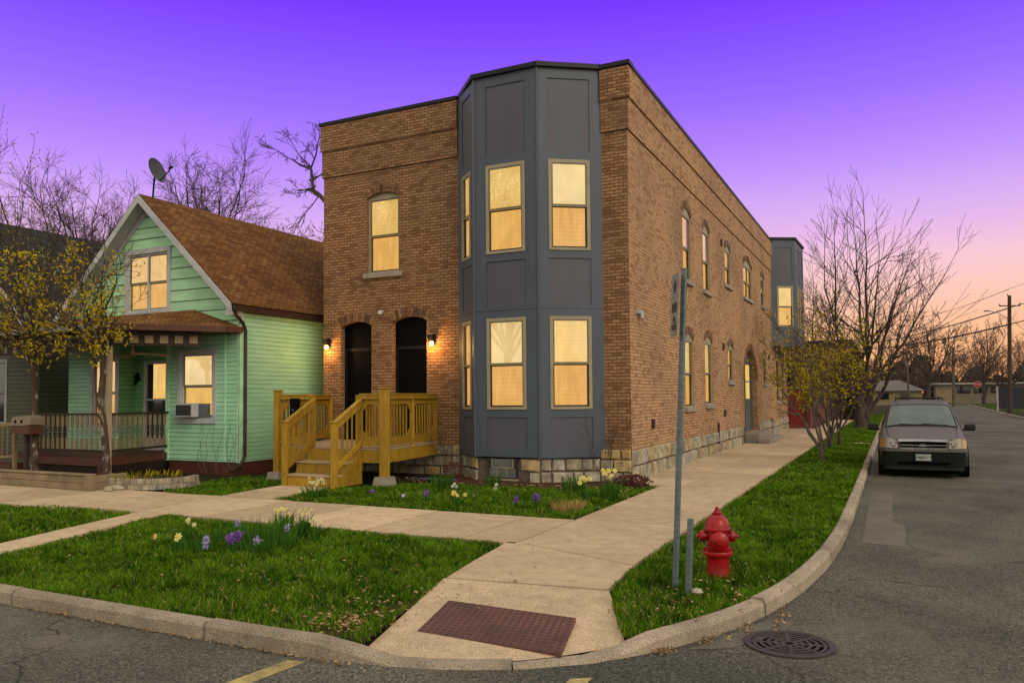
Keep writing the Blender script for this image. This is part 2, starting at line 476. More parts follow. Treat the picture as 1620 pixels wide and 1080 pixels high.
M['galv'] = simple('galvanised steel', (.17,.20,.21,1), (.12,.145,.16,1), 14, .5, .45, bump=.15)
def punched():
    m, nt, out = newmat('punched galvanised post'); v = coords(nt, 'Object')
    sv = nt.nodes.new('ShaderNodeSeparateXYZ'); nt.links.new(v, sv.inputs[0])
    fr = math_n(nt, 'FRACT', math_n(nt, 'MULTIPLY', sv.outputs[2], 18))
    c = mixc(nt, ramp(nt, noise(nt, v, 12, 5), [(.35, g(0)), (.65, g(1))]), (.15,.185,.20,1), (.10,.125,.14,1))
    c = mixc(nt, ramp(nt, noise(nt, v, 5, 6), [(.6, g(0)), (.7, g(.5))]), c, (.16,.09,.05,1))
    c = mixc(nt, ramp(nt, fr, [(.0, g(.3)), (.22, g(.3)), (.3, g(0))]), c, (.05,.055,.06,1))
    princ(nt, out, c, .55, .3, noise(nt, v, 60, 3), .2, .01); return m
M['postmat'] = punched()
M['dishgrey'] = simple('dark grey dish', (.05,.058,.07,1), None, 5, .6)
M['signback'] = simple('sign face paint', (.27,.28,.25,1), (.20,.21,.19,1), 9, .5)
M['signblack'] = simple('sign black print', (.02,.02,.02,1), None, 9, .5)
M['vanpaint'] = simple('taupe metallic paint', (.115,.104,.104,1), (.10,.092,.093,1), 2, .55, .0, bump=.02, coat=.0, grime=.12, spec=.18)
M['vanplastic'] = simple('dark green black plastic', (.006,.010,.008,1), None, 4, .65, spec=.12)
M['carglass'] = simple('tinted windshield glass', (.06,.105,.10,1), (.02,.04,.045,1), 2.4, .08, bump=0, coat=1)
M['chrome'] = simple('satin chrome', (.42,.41,.43,1), None, 5, .25, .9, bump=.02)
M['lens'] = simple('headlamp lens', (.33,.28,.23,1), (.20,.17,.15,1), 22, .12, bump=.2, coat=1)
M['amber'] = simple('amber lens', (.42,.20,.05,1), None, 22, .15, coat=1)
M['rubber'] = simple('tyre rubber', (.010,.010,.010,1), None, 8, .8)
M['alloy'] = simple('wheel trim', (.16,.16,.17,1), None, 8, .35, .8)
M['plate'] = simple('licence plate', (.36,.39,.37,1), None, 20, .5)
M['redfence'] = simple('dark red painted boards', (.22,.010,.012,1), (.16,.008,.010,1), 4, .6, bump=.1, stretch=(1,1,.3))
M['redfence2'] = simple('faded red boards', (.13,.03,.022,1), (.10,.022,.018,1), 4, .7, stretch=(1,1,.3))
M['navy'] = simple('navy fence', (.016,.016,.04,1), None, 4, .6)
M['bark'] = simple('grey brown bark', (.075,.055,.042,1), (.035,.025,.02,1), 18, .95, bump=.8, bscale=40, stretch=(1,1,.35))
M['bark_light'] = simple('pale grey bark', (.13,.105,.08,1), (.07,.055,.042,1), 18, .95, bump=.8, bscale=40, stretch=(1,1,.4))
def mottled():
    m, nt, out = newmat('mottled flaking bark'); v = coords(nt, 'Object', (1,1,.5))
    c = mixc(nt, ramp(nt, noise(nt, v, 9, 4), [(.54, g(0)), (.60, g(1))]), (.085,.060,.042,1), (.34,.30,.24,1))
    c = mixc(nt, ramp(nt, noise(nt, v, 30, 4), [(.4, g(.55)), (.6, g(1))]), (.03,.02,.015,1), c)
    princ(nt, out, c, .95, 0, noise(nt, v, 35, 4), .9, .02, .1); return m
M['bark_mottled'] = mottled()
M['midtwig'] = simple('grey brown twigs', (.10,.075,.065,1), (.06,.045,.04,1), 3, .95, bump=0)
M['twig'] = simple('far twigs', (.12,.075,.055,1), (.07,.048,.04,1), 3, .95, bump=0)
M['farwood'] = leaf_mat('far wood mass', (.018,.018,.012,1), (.075,.06,.042,1), .2)
M['bud'] = leaf_mat('yellow green buds', (.30,.24,.008,1), (.72,.56,.03,1), .4)
M['bud2'] = leaf_mat('olive young leaves', (.17,.15,.008,1), (.50,.40,.02,1), .4)
M['blue'] = simple('blue plastic tarp', (.07,.09,.20,1), (.05,.06,.14,1), 12, .4, bump=.4)
M['pale'] = simple('pale render', (.42,.38,.32,1), None, 2, .9)
M['beige'] = simple('beige render', (.30,.24,.14,1), None, 2, .9)
M['lightroof'] = simple('pale roof', (.40,.37,.34,1), None, 2, .8)
M['grayroof'] = simple('grey roof', (.14,.13,.12,1), None, 2, .9)
M['darkglass'] = simple('dark window glass', (.012,.016,.018,1), None, 3, .08, bump=0, coat=.5)
M['stopred'] = simple('stop sign red', (.42,.02,.03,1), None, 6, .5)
M['stopwhite'] = simple('sign white', (.6,.5,.5,1), None, 6, .5)
M['polewood'] = simple('utility pole wood', (.06,.043,.033,1), None, 8, .95, stretch=(1,1,.2))
M['wire'] = simple('cable', (.015,.012,.012,1), None, 3, .7)
M['glass'] = glass_mat('clear window glass', (.99,.98,.95,1), .13, .0)
M['screen'] = glass_mat('screened lower glass', (.94,.85,.70,1), .03, .12)
M['vinylpane'] = simple('glass block', (.15,.16,.15,1), (.09,.10,.10,1), 9, .2, bump=.5, coat=.4)
M['glowA'] = glow_mat('pale yellow lit blind', (1.0,.66,.20,1), (.93,.54,.13,1), .92, 3, 13)
M['glowB'] = glow_mat('golden lit curtain', (1.0,.63,.21,1), (.90,.50,.13,1), .90, 9)
M['glowC'] = glow_mat('cream lit shade', (1.0,.73,.32,1), (.98,.66,.25,1), .92, 1.5)
M['glowD'] = glow_mat('orange lit blind', (.98,.58,.20,1), (.90,.50,.15,1), .90, 9, 11)
M['lampglow'] = glow_mat('lamp bulb glow', (1,.62,.22,1), (1,.6,.2,1), 9, 1)
M['pot'] = simple('shaded cream enamel box', (.27,.23,.16,1), (.2,.17,.12,1), 8, .6)  # cream darkened in the base colour because the box stands in shade
for k, c1, c2 in (('f_yellow',(.75,.62,.12,1),(.9,.82,.4,1)), ('f_cream',(.62,.55,.28,1),(.78,.73,.48,1)), ('f_purple',(.14,.03,.30,1),(.38,.20,.60,1)),
                  ('f_lilac',(.33,.27,.55,1),(.58,.52,.80,1)), ('f_white',(.6,.6,.52,1),(.8,.8,.74,1)), ('f_orange',(.7,.38,.02,1),(.85,.5,.05,1)), ('drygrass',(.32,.19,.07,1),(.50,.34,.14,1)),
                  ('shrubtwig',(.08,.03,.03,1),(.16,.07,.06,1))):
    M[k] = leaf_mat(k, c1, c2, .3)

# ------------------------------------------------------------------ world, sun, camera
VIEW_YAW = .4554
w = bpy.data.worlds.new('World'); scene.world = w; w.use_nodes = True
nt = w.node_tree; nt.nodes.clear()
wo = nt.nodes.new('ShaderNodeOutputWorld'); bg = nt.nodes.new('ShaderNodeBackground')
tc = nt.nodes.new('ShaderNodeTexCoord'); sep = nt.nodes.new('ShaderNodeSeparateXYZ')
nt.links.new(tc.outputs['Generated'], sep.inputs[0])
sky = nt.nodes.new('ShaderNodeTexSky'); sky.sky_type = 'NISHITA'; sky.sun_disc = False
SUN_EL, SUN_AZ = math.radians(34), math.radians(122)
sky.sun_elevation = SUN_EL; sky.sun_rotation = SUN_AZ
stops = [(0, (255,172,112)), (.03, (255,180,122)), (.06, (255,190,142)), (.09, (255,198,164)), (.125, (255,204,194)), (.155, (250,202,216)),
         (.190, (232,186,236)), (.225, (216,172,247)), (.26, (196,152,253)), (.30, (176,132,255)), (.345, (156,110,255)), (.40, (136,86,255)), (.45, (120,62,255)), (.49, (110,50,252))]
band = ramp(nt, sep.outputs[2], [(p, lin(c)) for p, c in stops])
dotn = nt.nodes.new('ShaderNodeVectorMath'); dotn.operation = 'DOT_PRODUCT'
nt.links.new(tc.outputs['Generated'], dotn.inputs[0]); dotn.inputs[1].default_value = (-math.sin(VIEW_YAW), math.cos(VIEW_YAW), 0)
az = ramp(nt, dotn.outputs['Value'], [(.52, g(0)), (.68, g(1))])
hi = ramp(nt, sep.outputs[2], [(.48, g(1)), (.54, g(0))])
msk = mixc(nt, 1.0, az, hi, 'MULTIPLY')
FILL = (.96, .86, .69, 1)
fill = mixc(nt, 1.0, sky.outputs[0], (.045, .040, .030, 1), 'MULTIPLY')
fill = mixc(nt, 1.0, fill, FILL, 'ADD')
final = mixc(nt, msk, fill, band)
nt.links.new(final, bg.inputs[0]); bg.inputs[1].default_value = 1.0
nt.links.new(bg.outputs[0], wo.inputs[0])

sl = bpy.data.lights.new('sun', 'SUN'); sl.energy = 1.0; sl.angle = math.radians(25); sl.color = (1, .86, .68)
so = bpy.data.objects.new('sun', sl); COL.objects.link(so)
# light comes from behind the camera, a little to the right
d = Vector((math.sin(SUN_AZ)*math.cos(SUN_EL), math.cos(SUN_AZ)*math.cos(SUN_EL), math.sin(SUN_EL)))
so.rotation_euler = d.to_track_quat('Z', 'Y').to_euler(); so.location = (20, -30, 30)

cd = bpy.data.cameras.new('camera'); cam = bpy.data.objects.new('camera', cd); COL.objects.link(cam)
yw, pt, rl = VIEW_YAW, .043, -.0082
fw = Vector((-math.sin(yw)*math.cos(pt), math.cos(yw)*math.cos(pt), math.sin(pt)))
rt = Vector((math.cos(yw), math.sin(yw), 0)); up = rt.cross(fw)
r2 = rt*math.cos(rl)+up*math.sin(rl); u2 = -rt*math.sin(rl)+up*math.cos(rl)
cam.matrix_world = Matrix(((r2.x, u2.x, -fw.x, 5.0128), (r2.y, u2.y, -fw.y, -15.9701), (r2.z, u2.z, -fw.z, 1.8), (0,0,0,1)))
cd.sensor_width = 36; cd.lens = 1229.63/1620*36; cd.shift_y = 34.15/1620; cd.clip_end = 3000; cd.clip_start = .05
scene.camera = cam
scene.view_settings.view_transform = 'Standard'; scene.view_settings.look = 'None'; scene.view_settings.exposure = 0
scene.cycles.max_bounces = 5; scene.cycles.diffuse_bounces = 2; scene.cycles.transparent_max_bounces = 12; scene.cycles.glossy_bounces = 2
scene.cycles.sample_clamp_indirect = 4
scene.render.film_transparent = False

# ------------------------------------------------------------------ ground
def sheet(name, polys, z, mat, label_kind='structure', tints=None, thick=0):
    mb = MB()
    for i, p in enumerate(polys):
        mb.t = tints[i] if tints else R.random()
        pts = [Vector((q[0], q[1], q[2] if len(q) > 2 else z)) for q in p]
        if thick: mb.prism(pts, (0,0,-thick))
        else:
            tr = tessellate_polygon([pts]); mb.add(pts, [tuple(t) for t in tr])
    o = mb.build(name, mat); o['kind'] = label_kind
    return o

gmb = MB(); gmb.quad((-900,-300,-.22), (900,-300,-.22), (900,1500,-.22), (-900,1500,-.22))
tag(gmb.build('ground', M['farground']), kind='structure')

KL = [(-70,-11.4), (1.0,-11.4), (1.48,-11.38), (2.05,-11.27), (2.6,-11.02), (3.03,-10.68), (3.4,-10.25), (3.72,-9.62), (4.0,-8.85), (4.2,-7.85), (4.34,-6.4), (4.41,-4.5), (4.42,-1.8), (4.42,130)]
# asphalt: front street + side street + far cross street in one sheet around the block
road = [(-70,-40), (60,-40), (60,-11.4), (13.4,-11.4), (13.4,56), (14.0,75), (15.6,128), (45,128), (45,140), (-60,140), (-60,131), (4.3,131)] + [(x, y) for x, y in KL[::-1][1:-1]][0:0]
inner = [(x-.06 if i > 5 else x, y+.06) for i, (x, y) in enumerate(KL)]
road = [(-70,-40), (60,-40), (60,-11.4), (13.4,-11.4), (13.4,56), (14.0,75), (15.6,128), (60,128), (60,142), (-60,142), (-60,131), (4.36,131)]+inner[::-1][1:]
sheet('road', [road], ROAD, M['asphalt'])

def offset(path, dd):
    out = []
    for i, (x, y) in enumerate(path):
        a = Vector(path[max(i-1, 0)]); b = Vector(path[min(i+1, len(path)-1)])
        t = (b-a).normalized(); n = Vector((-t.y, t.x))   # left of travel = towards the block
        out.append((x+n.x*dd, y+n.y*dd))
    return out

def resample(path, step):
    out = [path[0]]
    for a, b in zip(path[:-1], path[1:]):
        L = math.dist(a, b); n = max(1, int(L/step))
        for k in range(1, n+1): out.append((a[0]+(b[0]-a[0])*k/n, a[1]+(b[1]-a[1])*k/n))
    return out

def kerb(name, path, topz, width=.17, rnd=.035):
    mb = MB(); n = len(path)
    offs = [0.0, .012, rnd, width-.01, width, width]
    zz = lambda t: [ROAD-.06, t-.03, t, t+.003, t-.004, ROAD-.06]
    rows = [offset(path, d) for d in offs]
    vs = []
    for i in range(n):
        z = zz(topz(*path[i]))
        jj = math.sin(path[i][0]*3.1+path[i][1]*2.7)*.006+R.uniform(-.003, .003)
        for k in range(6): vs.append((rows[k][i][0]+jj*(k < 3), rows[k][i][1]+jj*(k < 3), z[k]))
    fs = []
    for i in range(n-1):
        for k in range(5): fs.append((i*6+k, i*6+k+1, (i+1)*6+k+1, (i+1)*6+k))
    mb.t = .5; mb.add(vs, fs)
    o = mb.build(name, M['kerbc'])
    o['kind'] = 'structure'; return o
def ktop(x, y):
    # dropped kerb at the ramp
    if y > -11.3 or x > 1.3:
        s = (x-1.3)/2.1
        if 0 < s < 1 and y < -9.9: return .015-.105*min(1, min(s, 1-s)*7)
    return .015
def segs(path, L=3.0):
    out = []; cur = [path[0]]; acc = 0
    for a, b in zip(path[:-1], path[1:]):
        acc += math.dist(a, b); cur.append(b)
        if acc > L: out.append(cur); cur = [b]; acc = 0
    if len(cur) > 1: out.append(cur)
    return out
# smooth the corner with a spline-like resample
kp = resample([p for p in KL if p[0] > -25 and p[1] < 60] and [(-25,-11.4)]+[p for p in KL[1:-1]]+[(4.42,60)], .25)
sm = kp[:]
for _ in range(6):
    sm = [sm[0]]+[((a[0]+2*b[0]+c[0])/4, (a[1]+2*b[1]+c[1])/4) for a, b, c in zip(sm[:-2], sm[1:-1], sm[2:])]+[sm[-1]]
mbk = MB()
allv = []
def kerb_multi():
    mb = MB()
    for sg in segs(sm, 2.4):
        a = Vector(sg[0]); b = Vector(sg[1]); dd = (b-a).normalized()*(.006 if 1.3 < a.x < 3.4 and a.y < -10 else .012)
        sg = [tuple(a+dd)]+sg[1:]
        a = Vector(sg[-1]); b = Vector(sg[-2]); sg = sg[:-1]+[tuple(a+(b-a).normalized()*(.003 if 1.3 < a.x < 3.4 and a.y < -10 else .012))]
        offs = [0.0, .004, .03, .125, .14, .14]
        rows = [offset(sg, d) for d in offs]; vs = []; n = len(sg)
        dz = R.uniform(-.008, .008); mb.t = R.random()
        for i in range(n):
            t = ktop(*sg[i])+dz; jj = R.uniform(-.006, .006)
            z = [ROAD-.06, t-.035+R.uniform(-.006,.006), t+R.uniform(-.005,.002), t+.002, t-.004, ROAD-.06]
            for k in range(6): vs.append((rows[k][i][0]+jj*(k < 3), rows[k][i][1]+jj*(k < 3), z[k]))
        fs = [(i*6+k, i*6+k+1, (i+1)*6+k+1, (i+1)*6+k) for i in range(n-1) for k in range(5)]
        fs += [tuple(range(6)), tuple((n-1)*6+k for k in range(5, -1, -1))]
        mb.add(vs, fs)
    return mb
tag(kerb_multi().build('kerb', M['kerbc']), kind='structure')
kinner = offset(sm, .138)

# base earth of the block and the far verge
blk = [(-70,-11.22)]+[p for p in kinner if p[0] > -24.9]+[(4.25,131), (-70,131)]
blk = [(-70,-11.22)]+[p for p in kinner if -24.9 < p[0] < 1.40 and p[1] < -11]+[(1.40,-11.22), (.93,-9.28), (2.60,-9.1), (3.17,-10.26)]+[p for p in kinner if p[1] > -10.2]+[(4.25,131), (-70,131)]
sheet('earth', [blk], -.045, M['soil'])
sheet('far_verge', [[(13.6,-11), (60,-11), (60,128), (15.8,128), (14.2,75), (13.6,56)]], -.02, M['soil'])
fk = MB()
for a, b in zip([(13.4,8), (13.4,56), (14.0,75)], [(13.4,56), (14.0,75), (15.6,128)]):
    fk.t = .6; fk.bar((a[0]+.08, a[1], -.07), (b[0]+.08, b[1], -.07), .16, .14)
tag(fk.build('far_kerb', M['kerbc']), kind='structure')

# sidewalk slabs
slabs = []; tints = []
xs = [-26]; 
while xs[-1] < -1.1: xs.append(xs[-1]+1.53)
xs = [x for x in xs if x < .2]+[.80]
G = .015
for a, b in zip(xs[:-1], xs[1:]):
    yb = -7.3 if a > -8 else -7.55
    slabs.append([(a+G,yb), (b-G,yb-.005), (b-G,-5.28-.03*(a > -5)), (a+G,-5.33)])
slabs += [[(.81,-7.22), (2.48,-7.9), (2.46,-5.3), (.81,-5.25)], [(.66,-7.25), (.80,-7.23), (2.49,-7.93), (2.57,-9.0), (.95,-9.2), (.80,-8.3)]]
ys = [-5.27, -3.7, -2.15, -.62]
for a, b in zip(ys[:-1], ys[1:]): slabs.append([(.80,a+G), (2.47,a+G-.03), (2.47,b-G), (.80,b-G)])
y = -.62
while y < 70:
    x0 = .02 if y < 26.8 else .0
    slabs.append([(x0,y+G), (1.22,y+G), (1.22,y+1.5-G), (x0,y+1.5-G)]) if y < 27.6 else None
    slabs.append([(1.23,y+G), (2.47,y+G), (2.47,y+1.5-G), (1.23,y+1.5-G)])
    y += 1.5
# front walk to the timber stairs and the slanting walk to the kerb
slabs += [[(-6.28,-5.27), (-5.08,-5.27), (-5.2,-4.4), (-6.4,-4.4)], [(-6.4,-4.38), (-5.2,-4.38), (-5.3,-3.3), (-6.5,-3.3)]]
slabs += [[(-5.93,-7.31), (-5.3,-7.31), (-4.98,-8.7), (-5.55,-8.7)], [(-5.55,-8.72), (-4.98,-8.72), (-4.5,-10.2), (-5.1,-10.2)], [(-5.1,-10.22), (-4.5,-10.22), (-4.25,-11.2), (-4.85,-11.2)]]
slabs = [s for s in slabs if s]
slabs.append([(2.52,14.9), (4.22,14.9), (4.22,15.5), (2.52,15.5)])
sheet('sidewalk', slabs, .0, M['concrete'], thick=.09)
# ramp apron falling to the dropped kerb
def rz(y): return -.006-max(0, min(1, (-9.35-y)/1.6))*.085
kin = [p for p in kinner if 1.42 < p[0] < 3.2 and p[1] < -10.2]
ap = [(.95,-9.22), (2.575,-9.02), (2.62,-9.2), (3.16,-10.22)]
apn = MB(); apn.t = .55
N = 14
for i in range(N):       # strips between the left edge and the right edge
    t0, t1 = i/N, (i+1)/N
    def edge(t):
        L = Vector((.93+(1.43-.93)*t, -9.22+(-11.25+9.22)*t)); 
        Rr = Vector((2.6+(3.14-2.6)*t, -9.03+(-10.22+9.03)*t))
        return L, Rr
    (l0, r0), (l1, r1) = edge(t0), edge(t1)
    K = 10
    for k in range(K):
        u0, u1 = k/K, (k+1)/K
        def pt_(l, r, u, t):
            p = l.lerp(r, u); bulge = math.sin(u*math.pi)*.27*t
            nrm = Vector((.5, -1)).normalized(); p = p+nrm*bulge
            return (p.x, p.y, -.006-.082*t**1.1)
        apn.quad(pt_(l0, r0, u0, t0), pt_(l0, r0, u1, t0), pt_(l1, r1, u1, t1), pt_(l1, r1, u0, t1))
tag(apn.build('ramp', M['concrete']), kind='structure')
sheet('ramp_bed', [[(.8,-9.1), (2.7,-8.95), (3.22,-10.15), (2.95,-10.5), (2.5,-10.85), (1.95,-11.1), (1.35,-11.22)]], -.105, M['mulch'])
# tactile plate
def apz(x, y):
    t = max(0, min(1, (-9.15-y+(x-1.0)*.35)/1.75)); return -.006-.082*t**1.1
P4 = [Vector((1.38,-9.88)), Vector((2.62,-9.93)), Vector((2.80,-10.69)), Vector((1.55,-10.66))]
tp = thing('tactile_plate', (2.08,-10.3,-.05), 'worn brick red tactile warning plate with raised domes set in the kerb ramp', 'tactile plate')
def bil(u, v):
    p = P4[0].lerp(P4[1], u).lerp(P4[3].lerp(P4[2], u), v)
    zz = -.030*(1-v)-.068*v+.009
    return Vector((p.x, p.y, zz))
mb = MB(); K = 8
top = [[bil(i/K, j/K) for i in range(K+1)] for j in range(K+1)]
for j in range(K):
    for i in range(K): mb.quad(top[j][i], top[j][i+1], top[j+1][i+1], top[j+1][i])
ring = [top[0][i] for i in range(K+1)]+[top[j][K] for j in range(1, K+1)]+[top[K][i] for i in range(K-1, -1, -1)]+[top[j][0] for j in range(K-1, 0, -1)]
for a, b in zip(ring, ring[1:]+ring[:1]): mb.quad(a, b, b-Vector((0,0,.06)), a-Vector((0,0,.06)))
mb.build('plate_base', M['tactile'], tp)
mb = MB()
for i in range(20):
    for j in range(12):
        c = bil((i+.5)/20, (j+.5)/12)
        mb.lathe([(.021,-.001), (.017,.006), (.010,.009)], c, n=8)
o = mb.build('domes', M['tactile_dome'], tp, smooth=False); tag(o, 'rows of small raised domes')

# road markings
sheet('crosswalk_line', [[(.97,-11.50), (1.12,-11.47), (1.06,-12.0), (1.12,-13.6), (.95,-13.6), (.90,-12.05)], [(2.99,-10.98), (3.12,-10.90), (3.2,-12.9), (3.02,-12.9)]], ROAD+.004, M['yellow'])
sheet('parking_line', [[(4.75,3.95), (6.5,4.35), (6.5,4.43), (4.75,4.03)]], ROAD+.004, M['whiteline'])
sheet('gutter_patch', [[(4.60,-4.9), (5.1,-5.0), (5.12,-3.2), (4.95,-2.9), (4.95,.9), (4.58,1.0)], [(3.56,-10.05), (3.72,-9.72), (4.0,-9.0), (4.22,-8.95), (4.16,-9.3), (3.86,-9.88)]], ROAD+.004, M['patch'])

def grate(name, c, r, label, n=36):
    t = thing(name, (c[0], c[1], ROAD), label, 'manhole cover')
    mb = MB(); mb.lathe([(r*.93,.001), (r*.93,.0025)], (c[0], c[1], ROAD), n=n); mb.build('pit', M['void'], t)
    mb = MB()
    def ringm(r0, r1, z=.016):
        for k in range(n):
            a, b = 2*math.pi*k/n, 2*math.pi*(k+1)/n
            P = lambda rr, t_, zz: (c[0]+rr*math.cos(t_), c[1]+rr*math.sin(t_), ROAD+zz)
            mb.quad(P(r0,a,z), P(r1,a,z), P(r1,b,z), P(r0,b,z)); mb.quad(P(r1,a,z), P(r1,b,z), P(r1,b,0), P(r1,a,0)); mb.quad(P(r0,a,z), P(r0,b,z), P(r0,b,0), P(r0,a,0))
    ringm(r*.86, r*1.0)
    mb.build('rim', M['iron'], t)
    mb = MB()
    for k in range(5): ringm(r*(.11+.16*k), r*(.18+.16*k), .014)
    for k in range(8):
        a = 2*math.pi*k/8+.2
        mb.bar((c[0]+r*.1*math.cos(a), c[1]+r*.1*math.sin(a), ROAD+.007), (c[0]+r*.88*math.cos(a), c[1]+r*.88*math.sin(a), ROAD+.007), .028, .013)
    mb.build('grating', M['iron'], t)
    return t
grate('storm_drain', (4.245,-9.6), .335, 'round cast iron storm drain with ringed slots beside the corner kerb')
mh = MB(); mh.lathe([(.17,0), (.17,.006), (.14,.010)], (-1.085,-11.97,ROAD), n=28)
tag(mh.build('valve_cover', M['patch'], loc=(-1.085,-11.97,ROAD)), 'small faint round valve cover in the road at lower left', 'manhole cover')

# ------------------------------------------------------------------ grass
def inpoly(x, y, poly):
    c = False; n = len(poly); j = n-1
    for i in range(n):
        xi, yi = poly[i][0], poly[i][1]; xj, yj = poly[j][0], poly[j][1]
        if (yi > y) != (yj > y) and x < (xj-xi)*(y-yi)/(yj-yi)+xi: c = not c
        j = i
    return c

import numpy as np
CAMP = (5.01, -15.97)
def lawn(name, poly, dens, hgt=.055, seed=1, z0=-.045, label='short green lawn grass'):
    rs = np.random.RandomState(seed)
    xs_ = [p[0] for p in poly]; ys_ = [p[1] for p in poly]
    area = (max(xs_)-min(xs_))*(max(ys_)-min(ys_)); n = int(area*dens)
    x = rs.uniform(min(xs_), max(xs_), n); y = rs.uniform(min(ys_), max(ys_), n)
    inside = np.zeros(n, bool); j = len(poly)-1
    for i in range(len(poly)):
        xi, yi = poly[i][:2]; xj, yj = poly[j][:2]
        cnd = ((yi > y) != (yj > y))
        with np.errstate(divide='ignore', invalid='ignore'):
            xx = (xj-xi)*(y-yi)/((yj-yi) if yj != yi else 1e-9)+xi
        inside ^= cnd & (x < xx); j = i
    x, y = x[inside], y[inside]
    dist = np.hypot(x-CAMP[0], y-CAMP[1])
    keep = rs.rand(len(x)) < np.clip(9.0/dist, .12, 1)
    cl = np.sin(x*2.1+1.3*np.sin(y*1.7))*np.cos(y*2.6+1.1*np.sin(x*1.9))+.6*np.sin(x*7.3+y*3.1)*np.cos(y*6.1-x*2.3)
    fine_ = np.sin(x*17+3*np.sin(y*11))*np.cos(y*19+2*np.sin(x*13))
    keep &= rs.rand(len(x)) < np.clip(1.0+.35*cl, .35, 1)
    # sparse near the kerb/path edge corners handled by mulch
    mid_ = np.sin(x*5.3+2*np.sin(y*4.1+x))*np.cos(y*6.7+2*np.sin(x*3.7))
    keep &= rs.rand(len(x)) < np.clip(.8+.5*fine_+.3*mid_, .25, 1)
    x, y, dist, cl, fine_, mid_ = x[keep], y[keep], dist[keep], cl[keep], fine_[keep], mid_[keep]
    n = len(x)
    h = hgt*(1+.22*cl+.42*fine_+.35*mid_)*rs.uniform(.5, 1.4, n); h = np.clip(h, .015, .2)
    wd = .0042*np.clip(dist/6.5, 1, 5)*rs.uniform(.7, 1.4, n)
    a = rs.uniform(0, 2*np.pi, n); ln = rs.uniform(.3, 1.5, n)*h; la = rs.uniform(0, 2*np.pi, n)
    dx, dy = np.cos(a)*wd, np.sin(a)*wd; lx, ly = np.cos(la)*ln, np.sin(la)*ln
    zb = np.full(n, z0)
    V = np.zeros((n, 5, 3), np.float32)
    V[:,0] = np.stack([x-dx, y-dy, zb], 1); V[:,1] = np.stack([x+dx, y+dy, zb], 1)
    V[:,2] = np.stack([x+dx*.8+lx*.35, y+dy*.8+ly*.35, zb+h*.62+.02], 1); V[:,3] = np.stack([x-dx*.8+lx*.35, y-dy*.8+ly*.35, zb+h*.62+.02], 1)
    V[:,4] = np.stack([x+lx, y+ly, zb+h+.025], 1)
    me = bpy.data.meshes.new(name)
    me.vertices.add(n*5); me.vertices.foreach_set('co', V.reshape(-1))
    base = np.arange(n)[:,None]*5
    q = np.concatenate([base+0, base+1, base+2, base+3, base+3, base+2, base+4], 1).reshape(-1)
    me.loops.add(n*7); me.loops.foreach_set('vertex_index', q.astype(np.int32))
    me.polygons.add(n*2)
    ls = np.stack([np.arange(n)*7, np.arange(n)*7+4], 1).reshape(-1); me.polygons.foreach_set('loop_start', ls.astype(np.int32))
    me.update(calc_edges=True)
    tl = me.attributes.new('tint', 'FLOAT', 'FACE')
    tv = np.clip(.36+.26*fine_+.18*mid_-.12*cl+rs.uniform(-.26, .26, n), 0, 1); tv = np.clip(tv, 0, .84); patch_ = np.sin(x*1.1+2*np.sin(y*.9+1))*np.cos(y*1.4+1.5*np.sin(x*.8)); tv = np.where(rs.rand(n) < .035+.10*np.clip(patch_-.45, 0, 1), 1.0, tv); tl.data.foreach_set('value', np.repeat(tv, 2).astype(np.float32))
    me.materials.append(M['grass'])
    o = bpy.data.objects.new(name, me); COL.objects.link(o)
    tag(o, label, 'grass', kind='stuff'); return o

kin_l = [p for p in kinner if p[0] < 1.38 and p[0] > -24 and p[1] < -11]
def kinr(x0): return [p for p in kinner if p[0] > 3.12 and p[1] > -10.3 and p[1] < 60]
LA = [(-5.27,-7.36), (-4.6,-7.42), (.60,-7.34), (.78,-8.3), (.93,-9.2), (1.43,-11.2)]+[p for p in kin_l[::-1] if p[0] > -4.15]+[(-4.2,-11.2), (-4.45,-10.2), (-4.93,-8.7)]
lawn('lawn', LA, 3900, .037, 1, label='triangular front lawn between the kerb, the sidewalk and the corner ramp')
LB = [(-5.98,-7.40), (-5.60,-8.7), (-5.15,-10.2), (-4.9,-11.2), (-16,-11.2), (-16,-7.62), (-8.2,-7.6), (-8.0,-7.38)]
lawn('lawn', LB, 2000, .037, 2, label='grass verge at the far left beyond the slanting walk')
LC = [(-5.0,-5.24), (.70,-5.22), (.74,-.75), (.15,-.6), (-.5,-1.75), (-4.2,-1.95), (-4.6,-2.9), (-5.1,-3.6), (-5.15,-4.5)]
lawn('lawn', LC, 2500, .037, 3, label='planted lawn bed in front of the brick building bay')
LD = [(-6.45,-3.2), (-6.48,-4.4), (-6.36,-5.24), (-7.9,-5.24), (-8.6,-4.4), (-8.6,-2.4), (-7.9,-2.0), (-7.0,-2.9)]
lawn('lawn', LD, 2500, .037, 4, label='small grass patch between the green house and the timber stairs')
LE = [(2.50,-8.0), (2.59,-9.0), (3.10,-10.22)]+[p for p in kinr(0) if p[1] < 62]+[(2.53,60), (2.53,-1)]
lawn('lawn', LE, 3500, .037, 5, label='long grass verge with the hydrant between side sidewalk and road')
LF = [(13.7,20), (13.7,56), (14.2,75), (15.8,127), (40,127), (40,20)]
lawn('lawn', LF, 30, .25, 6, label='grass verge across the side street by the navy fence', z0=-.02)

